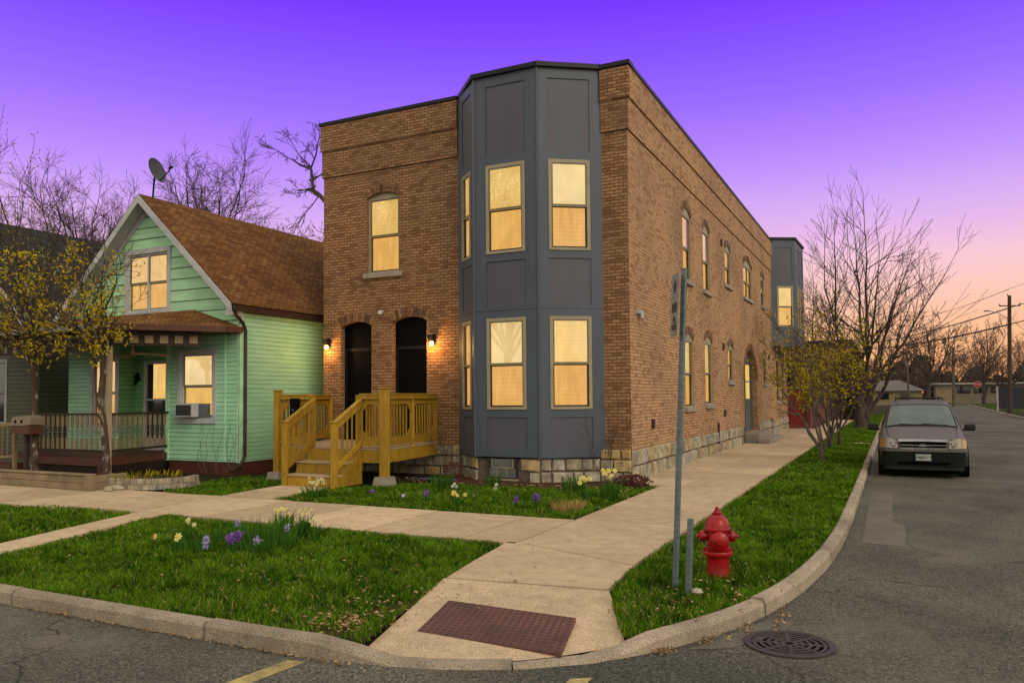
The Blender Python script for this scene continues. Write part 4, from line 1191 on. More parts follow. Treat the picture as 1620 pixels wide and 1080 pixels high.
rail_panel((PL[0]+.13, DF), (-6.45, DF), nop=1, nbal=6); rail_panel((-5.11, DF), (PR_[0]-.02, DF), nop=1, nbal=5)
rail_panel((PR_[0], DF+.05), (QR[0], -.12), nop=2, nbal=7); rail_panel((PL[0], DF+.05), (QL[0]+.02, -.12), nop=2, nbal=7)
# stairs
SY = -3.48; XL, XR = -6.36, -5.06
for k, (z, y0, y1) in enumerate(((.235, SY+.02, -3.12), (.475, -3.15, -2.80))):
    mb = MB(); mb.cbox(XL, y0-.03, z-.035, XR, y1, z, .006); mb.build('stair_tread', M['decktop'], dk)
    mb = MB(); mb.box(XL+.02, y0, z-.235, XR-.02, y0+.02, z-.036); mb.build('stair_riser', M['cedar'], dk)
mb = MB(); mb.box(XL+.02, -2.80, .475, XR-.02, -2.78, DZ-.03); mb.build('stair_riser', M['cedar'], dk)
for x in (XL+.012, XR-.012):
    mb = MB(); mb.prism([(x-.02, SY, 0), (x-.02, SY, .2), (x-.02, -3.15, .24), (x-.02, -3.12, .46), (x-.02, -2.8, .48), (x-.02, -2.72, .70), (x-.02, DF-.02, .70), (x-.02, DF-.02, 0)], (.04,0,0)); mb.build('stringer', M['cedar'], dk)
for x in (XL, XR-.02):
    post(x, SY-.02, -.02, 1.30, .105, name='newel_post')
    mb = MB(); a = Vector((x, SY-.02, 1.20)); b = Vector((x, DF+.02, 1.70))
    mb.bar(a, b, .045, .13); mb.bar(a+Vector((0,-.02,.09)), b+Vector((0,0,.09)), .10, .04); mb.build('handrail', M['cedar'], dk)
    mb = MB(); mb.bar((x, SY, .36), (x, DF, .86), .04, .10); mb.build('handrail', M['cedar'], dk)
    for i in range(5):
        t = (i+.8)/5.6; y = SY+(DF-SY)*t; z = .40+.5*t
        mb = MB(); mb.box(x-.045, y-.017, z-.06, x-.022, y+.017, z+.80); mb.build('baluster', M['cedar'], dk)
mbx = MB(); mbx.cbox(-6.92, DF-.16, 1.42, -6.70, DF-.055, 1.80, .015)
mo = mbx.build('mailbox', M['black'], loc=(-6.81, DF-.1, 1.42)); tag(mo, 'small black letterbox fixed to the left railing of the timber deck', 'mailbox')
mb = MB(); mb.box(-6.84, DF-.166, 1.53, -6.79, DF-.161, 1.56); mb.build('badge', M['galv'], mo)
# things under the deck side
tv = MB(); 
for i in range(6):
    for j in range(3):
        pass
N1, N2 = 8, 4; P_ = [[(-4.45+1.0*i/N1, -1.62+.32*j/N2+.03*math.sin(i), .012+.02*abs(math.sin(i*1.7+j*2.1))) for i in range(N1+1)] for j in range(N2+1)]
for j in range(N2):
    for i in range(N1): tv.quad(P_[j][i], P_[j][i+1], P_[j+1][i+1], P_[j+1][i])
tag(tv.build('tarp', M['blue'], loc=(-4,-1.5,0)), 'crumpled blue plastic sheet lying beside the deck', 'tarp')

# ------------------------------------------------------------------ green house
gh = thing('green_house', (-12.2, -2.1, 0), 'mint green clapboard house with brown shingle gable roof and front porch', 'house')
GX0, GX1, GY, GB = -15.40, -9.06, -2.1, 9.0
RX, RZ = -12.2, 7.02
ZE = 4.02
slope = (RZ-ZE)/(GX1+.12-RX)
# front wall: upper gable
def gz(x): return RZ-.12-abs(x-RX)*slope
xf = frame_xf((0, GY, 0), (1,0,0), (0,-1,0))
up_o = [(GX0, 3.45), (GX1, 3.45), (GX1, gz(GX1)), (RX, RZ-.12), (GX0, gz(GX0))]
uw = (-13.04, 4.09, 1.49, 1.50)
mb = MB(xf); mb.holed(up_o, [opening(*uw)]); reveal(mb, opening(*uw), .1); mb.build('gable_wall', M['green_wide'], gh)
# lower front: right section, recess, left section
lw_ = (-11.03, 1.33, 1.10, 1.62)
mb = MB(xf)
mb.holed([(-11.50, .28), (GX1, .28), (GX1, 3.45), (-11.50, 3.45)], [opening(*lw_)]); reveal(mb, opening(*lw_), .1)
sxf = frame_xf((GX1, GY, 0), (0,1,0), (1,0,0))
mb.quad((GX1, 0, .28), (GX1, 0, .28), (GX1,0,.29)) if False else None
m3 = MB(); m3.quad((GX1, GY, .28), (GX1, GB, .28), (GX1, GB, ZE+.05), (GX1, GY, ZE+.05))
k0 = len(mb.v); mb.v += m3.v; mb.f += [[i+k0 for i in f] for f in m3.f]; mb.tint += m3.tint
mb.build('wall', M['green_fine'], gh)
for x in (GX1, -11.5):
    mb = MB(); mb.box(x-.055, GY-.03, .27, x+.015 if x == GX1 else x+.055, GY-.001, 3.93 if x == GX1 else 3.4)
    if x != GX1: mb.build('corner_board', M['green_trim'], gh)
mb = MB(); mb.box(GX1-.055, GY-.03, .27, GX1+.015, GY-.001, 3.93); mb.box(GX1+.001, GY-.03, .27, GX1+.028, GY+.10, 3.93); mb.build('corner_board', M['green_trim'], gh); mb = MB(); mb.box(-9.55, GY-.02, .3, -9.50, GY-.001, 3.4)
mb.build('corner_board', M['green_trim'], gh)
lwn = (-14.38, 1.10, .92, 1.80)
mb = MB(xf); mb.holed([(GX0, .45), (-13.35, .45), (-13.35, 3.45), (GX0, 3.45)], [opening(*lwn)]); reveal(mb, opening(*lwn), .08); mb.build('porch_wall', M['green_fine'], gh)
mb = MB(); YB = -1.62
dr = (-12.98+.0, .47, .92, 2.35)
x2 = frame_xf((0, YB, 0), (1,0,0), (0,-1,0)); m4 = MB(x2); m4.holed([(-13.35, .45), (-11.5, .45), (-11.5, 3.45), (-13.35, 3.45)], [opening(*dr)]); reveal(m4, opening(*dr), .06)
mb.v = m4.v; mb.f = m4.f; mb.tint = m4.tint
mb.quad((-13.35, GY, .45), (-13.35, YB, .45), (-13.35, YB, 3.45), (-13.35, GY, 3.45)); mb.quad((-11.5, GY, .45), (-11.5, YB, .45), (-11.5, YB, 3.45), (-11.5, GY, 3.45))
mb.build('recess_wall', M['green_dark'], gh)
mb = MB(); mb.quad((GX0, GY, .0), (GX0, GB, .0), (GX0, GB, ZE), (GX0, GY, ZE)); mb.build('wall', M['green_fine'], gh)
# front door with storm glass
mb = MB(x2); a, c, w_, h_ = dr
mb.box(a, -.05, c, a+.07, .02, c+h_); mb.box(a+w_-.07, -.05, c, a+w_, .02, c+h_); mb.box(a+.07, -.05, c+h_-.08, a+w_-.07, .02, c+h_); mb.box(a+.07, -.04, c+1.30, a+w_-.07, .01, c+1.35); mb.box(a+.07, -.04, c, a+w_-.07, .01, c+.3)
fd = mb.build('front_door', M['white'], gh)
mb = MB(x2); mb.quad((a+.07,-.06,c+1.35), (a+w_-.07,-.06,c+1.35), (a+w_-.07,-.06,c+h_-.08), (a+.07,-.06,c+h_-.08)); mb.build('pane', M['glowB'], fd)
mb = MB(x2); mb.quad((a+.07,-.055,c+.3), (a+w_-.07,-.055,c+.3), (a+w_-.07,-.055,c+1.3), (a+.07,-.055,c+1.3)); mb.quad((a+.07,-.058,c+1.35), (a+.28,-.058,c+1.35), (a+.28,-.058,c+h_-.08), (a+.07,-.058,c+h_-.08)); mb.build('lower_pane', M['darkglass'], fd)
mb = MB(); mb.tube([(-13.10+.0, YB-.04, 2.35), (-13.10, YB-.1, 2.55)], .03, 6); mb.build('house_ornament', M['blackmetal'], gh) if False else None
mb = MB(); mb.bar((-13.28,YB-.03,2.46), (-13.16,YB-.03,2.3), .05, .12); mb.bar((-13.18,YB-.03,2.5), (-13.3,YB-.03,2.2), .04, .08); mb.build('wall_ornament', M['blackmetal'], gh)
# windows of the green house
def mint_window(q, cols, glow, glow2, trim, ac=False, head=.1):
    a, c, w_, h_ = q
    win = window(gh, xf((a, 0, c)), (1,0,0), (0,-1,0), w_, h_, 0, .07, glow, glow2, fmat='white', sill=False, cols=cols, fw=.05, meet='sash')
    m_ = MB(xf); t = .11
    m_.box(a-t, .001, c-.13, a, .03, c+h_); m_.box(a+w_, .001, c-.13, a+w_+t, .03, c+h_); m_.box(a-t-.01, .001, c+h_, a+w_+t+.01, .038, c+h_+head); m_.box(a-.001, .001, c-.13, a+w_+.001, .045, c)
    m_.build('casing', M[trim], win)
    return win
mint_window(uw, 2, 'glowB', 'glowB', 'white', head=.13)
mint_window(lw_, 1, 'glowC', 'glowA', 'white')
mint_window(lwn, 2, 'glowD', 'glowD', 'white')
# air conditioner sitting in the lower window
ac = thing('air_conditioner', (-10.5, GY-.18, 1.36), 'window air conditioner box sticking out under the lit lower window', 'air conditioner')
mb = MB(); mb.cbox(-10.97, GY-.24, 1.36, -10.36, GY+.02, 1.70, .01); mb.build('case', M['white'], ac)
mb = MB(); mb.box(-10.93, GY-.247, 1.40, -10.42, GY-.241, 1.66); mb.build('grille', M['blackmetal'], ac)
mb = MB()
for k in range(9): mb.box(-10.92, GY-.254, 1.41+k*.029, -10.43, GY-.248, 1.416+k*.029)
mb.build('louvre', M['galv'], ac)
mb = MB(); mb.box(-10.36, GY-.06, 1.37, -9.98, GY-.03, 1.69); mb.build('side_panel', M['galv'], ac)
# foundation
mb = MB(); mb.box(-11.46, GY+.02, -.05, GX1-.02, GY+.05, .28); mb.box(GX1-.05, GY+.05, -.05, GX1-.02, GB, .28); mb.build('foundation', M['redbrown'], gh)
# roof: two slabs with overhang
def slab(name, x_edge, yf, yb, mat):
    s = 1 if x_edge > RX else -1
    n = Vector((s*slope, 0, 1)).normalized()*.05
    z_e = RZ-abs(x_edge-RX)*slope
    a = [Vector((RX, yf, RZ)), Vector((x_edge, yf, z_e)), Vector((x_edge, yb, z_e)), Vector((RX, yb, RZ))]
    mb = MB(); mb.add([p+n for p in a]+a, [(0,1,2,3), (7,6,5,4), (0,4,5,1), (1,5,6,2), (2,6,7,3)]); return mb.build('roof', mat, gh)
slab('roof', -8.94, -2.48, GB+.3, M['shingle']); slab('roof', -15.55, -2.48, GB+.3, M['shingle'])
# rake boards, frieze and soffit
for s, xe in ((1, -8.96), (-1, -15.53)):
    mb = MB(); ze = RZ-abs(xe-RX)*slope
    mb.add([(RX,-2.50,RZ+.02), (xe,-2.50,ze+.02), (xe,-2.50,ze-.17), (RX,-2.50,RZ-.19), (RX,-2.475,RZ+.02), (xe,-2.475,ze+.02), (xe,-2.475,ze-.17), (RX,-2.475,RZ-.19)],
           [(0,1,2,3), (7,6,5,4), (0,4,5,1), (2,6,7,3), (1,5,6,2)]); mb.build('rake_board', M['white'], gh)
    mb = MB(); mb.quad((RX,-2.475,RZ-.09), (xe,-2.475,ze-.09), (xe,GY,ze-.09), (RX,GY,RZ-.09)); mb.build('soffit', M['white'], gh)
    mb = MB(); mb.add([(RX,GY-.02,RZ-.10), (xe+.0,GY-.02,ze-.10), (xe,GY-.02,ze-.24), (RX,GY-.02,RZ-.28)], [(0,1,2,3)]); mb.build('frieze', M['white'], gh)
# gutter and downspout
mb = MB(); mb.box(-8.98, -2.46, ZE-.13, -8.86, GB, ZE-.01); mb.box(-9.06, -2.44, ZE-.15, -8.98, GB, ZE-.13); mb.build('gutter', M['brownmetal'], gh)
mb = MB(); mb.tube([(-8.92,-2.40,3.90), (-8.92,-2.36,3.78), (-9.0,-2.06,3.62), (-9.0,-1.98,3.45), (-9.0,-1.98,.42), (-8.96,-2.15,.22), (-8.90,-2.5,.10)], .042, 8); mb.build('downspout', M['brownmetal'], gh)
# corner return
mb = MB(); mb.box(-9.14, -2.47, 3.78, -8.96, -2.10, 4.0); mb.build('cornice_return', M['white'], gh)
# satellite dish on the ridge
sd = thing('satellite_dish', (-12.0, -2.0, 7.1), 'grey satellite dish on a bent arm at the gable peak of the green house', 'satellite dish')
ax = Vector((.93, .10, .30)).normalized(); cpt = Vector((-11.98, -2.1, 7.74))
ta = ax.cross(Vector((0,0,1))).normalized(); tb = ta.cross(ax)
mb = MB(); N = 20
rings = [(.0, -.07), (.12, -.062), (.22, -.035), (.30, .0)]
vs = []; fs = []
for r_, h_ in rings[1:]:
    for k in range(N):
        t = 2*math.pi*k/N; p = cpt+ta*math.cos(t)*r_*.95+tb*math.sin(t)*r_*1.15+ax*h_; vs.append(p)
vs.append(cpt+ax*-.07)
for i in range(2):
    for k in range(N): fs.append((i*N+k, i*N+(k+1) % N, (i+1)*N+(k+1) % N, (i+1)*N+k))
for k in range(N): fs.append((3*N, k, (k+1) % N))
mb.add(vs, fs); mb.build('dish', M['dishgrey'], sd, smooth=True)
mb = MB(); mb.tube([cpt-ax*.07, (-12.15,-2.05,7.55), (-12.2,-2.05,7.05)], .025, 8); mb.build('mast', M['blackmetal'], sd)
mb = MB(); e = cpt+ax*.48-tb*.12; mb.tube([cpt-tb*.30, e], .015, 6); mb.tube([e, e-ax*.1], .035, 8); mb.build('feed_arm', M['blackmetal'], sd)
# porch
pz = .47
por = MB(); por.prism([(-15.4,-4.2,pz), (-11.08,-4.2,pz), (-11.49,GY,pz), (-15.4,GY,pz)], (0,0,-.06)); por.box(-13.34, GY, pz-.05, -11.51, YB, pz-.003); por.build('porch_floor', M['redbrown'], gh)
mb = MB(); mb.box(-13.9, -4.22, .30, -11.06, -4.18, pz-.001); mb.bar((-11.08,-4.16,.385), (-11.50,GY-.02,.385), .04, .17); mb.box(-11.2, -4.24, -.03, -11.04, -4.1, .47); mb.box(-13.8, -4.24, -.03, -13.65, -4.1, .47); mb.build('porch_skirt', M['redbrown'], gh)
mb = MB()
def lattice(p, u_, L, z0, z1):
    st = .11; k = -int((z1-z0)/st)-1
    while k*st < L:
        for s in (1, -1):
            a0 = k*st if s > 0 else k*st+(z1-z0)
            pts = []
            A = Vector((a0, z0)); Bv = Vector((a0+s*(z1-z0), z1))
            def clip(A, Bv):
                t0, t1 = 0, 1
                dx = Bv.x-A.x
                for lim, sg_ in ((0, 1), (L, -1)):
                    va = (A.x-lim)*sg_; vb = (Bv.x-lim)*sg_
                    if va < 0 and vb < 0: return None
                    if va < 0: t0 = max(t0, va/(va-vb))
                    if vb < 0: t1 = min(t1, va/(va-vb))
                return (A.lerp(Bv, t0), A.lerp(Bv, t1)) if t1 > t0 else None
            r_ = clip(A, Bv)
            if r_:
                q0, q1 = r_; P0 = Vector(p)+Vector(u_)*q0.x; P1 = Vector(p)+Vector(u_)*q1.x
                mb.bar((P0.x, P0.y-.003*s, q0.y), (P1.x, P1.y-.003*s, q1.y), .008, .028, up=(0,0,1))
        k += 1
lattice((-13.6, -4.19, 0), (1,0,0), 2.4, .02, .30); lattice((-11.08, -4.1, 0), (-.2,.98,0), 1.95, .02, .30)
mb.build('lattice', M['brownwood'], gh)
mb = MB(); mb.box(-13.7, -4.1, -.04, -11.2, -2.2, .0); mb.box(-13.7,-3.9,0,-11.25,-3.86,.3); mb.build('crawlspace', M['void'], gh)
# porch posts
for (x, y, s, mt) in ((-11.09, -4.05, .10, 'greypost'), (-15.3, -4.1, .10, 'greypost')):
    mb = MB(); mb.cbox(x-s/2, y-s/2, .05, x+s/2, y+s/2, 3.35, .008); mb.build('porch_post', M[mt], gh)
# picket railings (front and right return)
def picket(p, u_, L, name='porch_railing'):
    xf_ = frame_xf((p[0], p[1], 0), u_, (u_[1], -u_[0], 0)); f = MB(xf_)
    st = .175; k = 0
    while k*st < L-.1:
        f.box(k*st+.02, 0, .66, k*st+.115, .02, .92); f.box(k*st+.02, 0, 1.18, k*st+.115, .02, 1.46); f.box(k*st+.05, .004, .92, k*st+.08, .016, 1.18)
        k += 1
    r = f.build(name, M['tanwood'], gh)
    f = MB(xf_); f.box(0, -.04, 1.46, L, .06, 1.50); f.build('rail', M['brownwood'], r); f = MB(xf_); f.box(0, -.03, .60, L, .03, .66); f.build('rail', M['brownwood'], r)
    # ornamental iron scrollwork in the middle band
    f = MB(xf_); k = 0
    while k*.2 < L-.15:
        cx = k*.2+.12
        for cz, rr_ in ((.97, .055), (1.12, .06)):
            pts = [(cx+rr_*math.cos(t*.7)*(1-t*.06), .012, cz+rr_*math.sin(t*.7)*(1-t*.06)) for t in range(11)]
            f.tube(pts, .007, 4)
        k += 1
    f.box(0, .010, 1.04, L, .018, 1.055)
    o_ = f.build('scrollwork', M['galv'], r)
    return r
picket((-13.55, -4.12), (1,0), 2.36); picket((-11.07, -4.0), (-.43/1.93,1.88/1.93), 1.92)
mb = MB()
for (x, z0, z1) in ((-13.68, .3, 1.5),): mb.cbox(x-.05, -4.16, z0, x+.05, -4.06, z1, .006)
mb.build('porch_post', M['brownwood'], gh)
# porch roof and frieze
mb = MB()
zr, ze = 4.03, 3.50
ft = [(-18.2,-4.35,ze), (-10.95,-4.35,ze), (-8.98,-2.60,ze-.03), (-8.98,GY,ze+.02), (-10.6,GY,zr), (-18.2,GY,zr)]
mb.add(ft, [(0,1,4,5), (1,2,4), (2,3,4)]); mb.build('porch_roof', M['shingle'], gh, recalc=True)
mb = MB(); mb.bar((-10.95,-4.35,ze-.04), (-8.98,-2.60,ze-.07), .05, .13); mb.bar((-8.98,-2.60,ze-.07), (-8.98,GY,ze-.05), .05, .13); mb.box(-10.98,-4.33,3.40,-9.0,-2.62,3.41) if False else None
mb.build('fascia', M['redbrown'], gh)
mb = MB(); mb.box(-18.2, -4.42, ze-.10, -10.98, -4.35, ze+.01); mb.build('gutter', M['white'], gh)
mb = MB(); mb.prism([(-16.2,-4.3,3.37), (-10.97,-4.3,3.37), (-9.05,-2.6,3.37), (-9.05,GY,3.37), (-16.2,GY,3.37)], (0,0,.02)); mb.build('porch_ceiling', M['brownwood'], gh)
mb = MB(); mb.box(-18.1, -4.10, 2.93, -11.04, -4.06, 3.37); mb.bar((-11.05,-4.05,3.21), (-9.6,-2.75,3.21), .04, .32); mb.build('frieze_beam', M['brownwood'], gh)
mb = MB()
for k in range(36):
    x = -18.0+k*.19
    mb.box(x, -4.115, 2.97+(k % 2)*.17, x+.13, -4.10, 3.13+(k % 2)*.17)
d_ = (Vector((-9.6,-2.75,0))-Vector((-11.05,-4.05,0))).normalized(); n_ = Vector((d_.y, -d_.x, 0))
for k in range(6):
    p = Vector((-11.0,-4.02,0))+d_*(k*.32)+n_*.03
    xfz = frame_xf(p, d_, n_); q = MB(xfz); q.box(.02, 0, 3.10+(k % 2)*.0, .2, .012, 3.28)
    k0 = len(mb.v); mb.v += q.v; mb.f += [[i+k0 for i in f] for f in q.f]; mb.tint += q.tint
mb.build('fretwork', M['tanwood'], gh)
xfz = frame_xf((-11.0,-3.0,0), (1,0,0), (0,-1,0)); mb = MB()
mb.box(-11.9,-3.3,2.83,-11.2,-3.26,2.88); 
P0 = Vector((-10.95,-3.95,0)); 
for a0, a1, b0, b1 in ((.45, 1.5, 2.86, 2.92), (.45, .52, 2.92, 3.28)):
    q = MB(frame_xf(P0, (0,1,0), (1,0,0))); q.box(a0, -.15, b0, a1, -.12, b1); k0 = len(mb.v); mb.v += q.v; mb.f += [[i+k0 for i in f] for f in q.f]; mb.tint += q.tint
mb.build('porch_bracket', M['tanwood'], gh)
mb = MB(); mb.tube([(-10.95,-4.38,3.42), (-10.98,-4.30,3.28), (-11.04,-4.14,3.15), (-11.06,-4.12,2.9)], .03, 8); mb.build('downspout', M['greypost'], gh)
mb = MB(); mb.box(-11.35, -4.44, 3.42, -10.72, -4.36, 3.50); mb.build('gutter_end', M['greypost'], gh)
# thin vine canes at the corner of the green house
rr = random.Random(5); mb = MB()
for k in range(9):
    x = -9.4+rr.uniform(-.8, .5); p = Vector((x, GY-.10, 0)); pts = [p.copy()]
    for i in range(7):
        p += Vector((rr.uniform(-.10, .12), rr.uniform(-.02, .02), rr.uniform(.12, .24))); pts.append(p.copy())
    mb.tube(pts, [.010-.001*i for i in range(8)], 4)
tag(mb.build('vine', M['twig'], loc=(-9.4,-2.2,0)), 'thin bare vine canes climbing the right corner of the green house', 'vine')

# ------------------------------------------------------------------ dark neighbour house at far left
nh = thing('grey_house', (-21, -2.2, 0), 'dim olive clapboard house with charcoal roof behind the tree at the left edge', 'house')
NX1, NR, NZ = -16.35, -19.9, 7.35; ns = (NZ-3.65)/(NX1+.0-NR)
mb = MB(); a = [(NR,-2.6,NZ), (NX1,-2.6,3.65), (NX1,9,3.65), (NR,9,NZ)]; mb.add(a, [(0,1,2,3)]); b = [(NR,-2.6,NZ), (NR-3.5,-2.6,3.65), (NR-3.5,9,3.65), (NR,9,NZ)]; mb.add(b, [(0,1,2,3)]); mb.build('roof', M['shingle_dark'], nh)
mb = MB(frame_xf((0,-2.2,0), (1,0,0), (0,-1,0))); nw = (-18.9, 1.1, .9, 1.9)
mb.holed([(NR-3.3, 0), (NX1-.2, 0), (NX1-.2, 3.65), (NR, NZ-.1), (NR-3.3, 3.7)], [opening(*nw)]); mb.quad((NX1-.2,0,0), (NX1-.2,-11,0), (NX1-.2,-11,3.7), (NX1-.2,0,3.7)); mb.build('wall', M['olive_siding'], nh)
mb = MB()
mb.add([(NR,-2.62,NZ+.03), (NX1+.03,-2.62,3.66), (NX1+.03,-2.62,3.48), (NR,-2.62,NZ-.16)], [(0,1,2,3)]); mb.build('rake_board', M['white'], nh)
window(nh, (-18.9,-2.2,1.1), (1,0,0), (0,-1,0), .9, 1.9, 0, .05, dark=True, fmat='white', sill=False, fw=.1)
mb = MB()
for x in (-17.95, -16.75): mb.box(x, -3.5, .4, x+.12, -3.38, 2.9)
mb.build('porch_post', M['white'], nh)
mb = MB(); mb.box(-19, -4.0, 1.50, -16.2, -3.95, 1.55); mb.box(-19, -4.0, .6, -16.2, -3.95, .64)
for k in range(18): mb.box(-18.9+k*.15, -3.99, .64, -18.88+k*.15, -3.96, 1.5)
mb.build('porch_railing', M['blackmetal'], nh)
mb = MB(); mb.box(-16.6,-2.24,2.38,-16.2,-2.2,2.62); mb.build('house_plate', M['blackmetal'], nh) if False else None

# ------------------------------------------------------------------ front yard of the green house
pb = thing('timber_planter', (-11.2, -5.9, 0), 'long low weathered timber planter box beside the sidewalk', 'planter')
TX0, TX1, TY0, TY1, TH = -14.5, -9.35, -5.75, -4.9, .30
mb = MB()
for k in range(2): mb.cbox(TX0, TY0, .005+k*.14, TX1, TY0+.10, .005+k*.14+.135, .008)
mb.cbox(TX0, TY0-.02, .287, TX1+.02, TY0+.14, .325, .008)
mb.build('front_timber', M['retimber'], pb)
mb = MB()
for k in range(2): mb.cbox(TX1-.10, TY0+.10, .005+k*.14, TX1, TY1, .005+k*.14+.135, .008)
mb.build('end_timber', M['retimber'], pb)
mb = MB(); mb.box(TX0, TY0+.10, .0, TX1-.10, TY1, .24); mb.build('planting_soil', M['mulch'], pb)
mb = MB(); mb.cbox(TX1-.14, TY0-.03, .0, TX1+.03, TY0+.12, .33, .008); mb.build('corner_post', M['retimber'], pb)
# raised stone ring
rg = MB(); rr = random.Random(8)
cx, cy = -9.1, -4.55
N = 26
for lay in range(2):
    for k in range(N):
        a0 = math.pi*1.02+math.pi*1.15*k/N+lay*.04; a1 = a0+math.pi*1.15/N*.94; rg.t = rr.uniform(0, .75)
        r0, r1 = 1.08+rr.uniform(-.02,.02), .94; z0 = .0+lay*.11; z1 = z0+.105
        P = lambda r_, a, z: (cx+r_*math.cos(a)*1.05, cy+r_*math.sin(a)*.75, z)
        rg.add([P(r0,a0,z0), P(r0,a1,z0), P(r1,a1,z0), P(r1,a0,z0), P(r0,a0,z1), P(r0,a1,z1), P(r1,a1,z1), P(r1,a0,z1)], [(0,3,2,1),(4,5,6,7),(0,1,5,4),(1,2,6,5),(2,3,7,6),(3,0,4,7)])
tag(rg.build('stone_planter', M['stone'], loc=(cx,cy,0)), 'low curved stone planter ring in front of the green house', 'planter')
so_ = MB(); so_.lathe([(.93,.0), (.93,.14), (.5,.19)], (cx,cy,0), n=24, sx=1.05, sy=.75); tag(so_.build('earth', M['soil']), kind='structure')
def plant_blades(name, c, n, h, spread, mat, label, seed, cat='plant', wd=.012, lean=.5, group=None):
    rr = random.Random(seed); mb = MB()
    for _ in range(n):
        a = rr.uniform(0, 6.28); r_ = spread*math.sqrt(rr.random())*.5; b = Vector((c[0]+r_*math.cos(a), c[1]+r_*math.sin(a), c[2])); hh = h*rr.uniform(.55, 1.1)
        o_ = Vector((math.cos(a), math.sin(a), 0))*hh*lean*rr.uniform(.2, 1); s = Vector((-math.sin(a+1), math.cos(a+1), 0))*wd*rr.uniform(.6, 1.2); mb.t = rr.random()
        m1 = b+o_*.4+Vector((0,0,hh*.6)); t_ = b+o_+Vector((0,0,hh*rr.uniform(.85, 1)))
        mb.add([b-s, b+s, m1+s*.9, m1-s*.9, t_], [(0,1,2,3), (3,2,4)])
    o_ = mb.build(name, M[mat], loc=c, recalc=False); tag(o_, label, cat, group); return o_
plant_blades('weed', (cx-.1, cy-.1, .16), 160, .16, 1.6, 'bud2', 'low weeds growing inside the curved stone planter', 3, 'weeds')['kind'] = 'stuff'
rr = random.Random(21)
for i, (x, y) in enumerate(((-9.05,-5.35), (-9.25,-5.05), (-8.95,-5.62))):
    mb = MB(); mb.t = .35+.25*i; s = .16-.03*i; mb.lathe([(s*.6,-.02), (s,.02), (s*.9,.07), (s*.4,.10)], (x, y, 0), n=7, sx=1.3, sy=.8)
    tag(mb.build('rubble_stone', M['stone'], loc=(x,y,0)), ['pale flat rubble stone nearest the timber planter end', 'larger rubble stone behind the planter corner', 'small rubble stone at the sidewalk edge by the planter'][i], 'stone', 'rubble stones by the planter')

# house shaped letterbox stand on the left
bx = thing('birdhouse_box', (-13.1, -4.75, 0), 'cream and red brown wooden box on a post in front of the porch stairs', 'mailbox')
mb = MB(); mb.prism([(-13.34,-4.9,1.20), (-12.6,-4.9,1.25), (-12.58,-4.9,1.40), (-12.72,-4.9,1.46), (-13.28,-4.9,1.42)], (0,.3,0)); mb.build('box', M['pot'], bx)
mb = MB(); mb.box(-13.26,-4.92,1.04,-12.6,-4.58,1.23); mb.build('base', M['redbrown'], bx)
mb = MB(); mb.cbox(-13.0,-4.8,0,-12.9,-4.7,1.04, .006); mb.build('post', M['brownwood'], bx)
for x in (-13.15, -12.92):
    mb = MB(); mb.lathe([(.035,0), (.035,.01)], (x,-4.912,1.32), axis='y', n=12); mb.build('hole', M['void'], bx)
# stair railing of the porch
sr = MB(); sr.cbox(-14.25,-4.9,.0,-14.17,-4.82,1.28,.006); sr.cbox(-13.75,-4.6,.0,-13.67,-4.52,1.28,.006); sr.bar((-14.2,-4.86,1.2),(-13.7,-4.56,1.26),.04,.08); sr.bar((-14.2,-4.86,.45),(-13.7,-4.56,.5),.04,.06)
for k in range(5): sr.bar((-14.2+.5*(k+.5)/5,-4.86+.3*(k+.5)/5,.45), (-14.2+.5*(k+.5)/5,-4.86+.3*(k+.5)/5,1.2), .02, .02)
sro = sr.build('stair_rail', M['tanwood'], gh)
for k in range(2):
    mb = MB(); mb.box(-15.0, -4.9+.3*k, 0, -13.8, -4.6+.3*k, .16+.16*k); mb.build('porch_step', M['redbrown'], gh)

# ------------------------------------------------------------------ trees
def grow(mb, p, d, L, r, lvl, mx, rr, P, tips):
    ns = P.get('ns', 4) if lvl < mx-1 else 3
    pts = [p.copy()]; rad = [r]; q = p.copy(); d = d.normalized()
    wob = P.get('wob', .16); rmin = P.get('rmin', .008)
    for i in range(ns):
        d = (d+Vector((rr.gauss(0, wob), rr.gauss(0, wob), rr.gauss(0, wob*.7)+P.get('up', .06)))).normalized()
        q = q+d*(L/ns); pts.append(q.copy()); rad.append(max(rmin, r*(1-.62*(i+1)/ns)))
    mb.tube(pts, rad, (8, 6, 5, 4, 3, 3, 3)[min(lvl, 6)], cap=False)
    if lvl >= mx:
        tips.append((q.copy(), d.copy())); 
        if lvl >= mx: tips.append((pts[len(pts)//2].copy(), d.copy()))
        return
    nc = P.get('nc', 4)
    for k in range(nc):
        t = rr.uniform(.28, 1.0) if k < nc-1 else 1.0
        f = t*ns; i = min(ns-1, int(f)); b = pts[i].lerp(pts[i+1], f-i)
        a = rr.uniform(*P.get('ang', (.35, .85))) if k < nc-1 else rr.uniform(.05, .35)
        az = rr.uniform(0, 6.283)
        s = d.cross(Vector((.2, .3, 1))).normalized(); s2 = s.cross(d)
        nd_ = d*math.cos(a)+(s*math.cos(az)+s2*math.sin(az))*math.sin(a)
        grow(mb, b, nd_, L*rr.uniform(*P.get('lr', (.52, .78))), max(rmin, r*(1-.6*t)*rr.uniform(.6, .85)), lvl+1, mx, rr, P, tips)

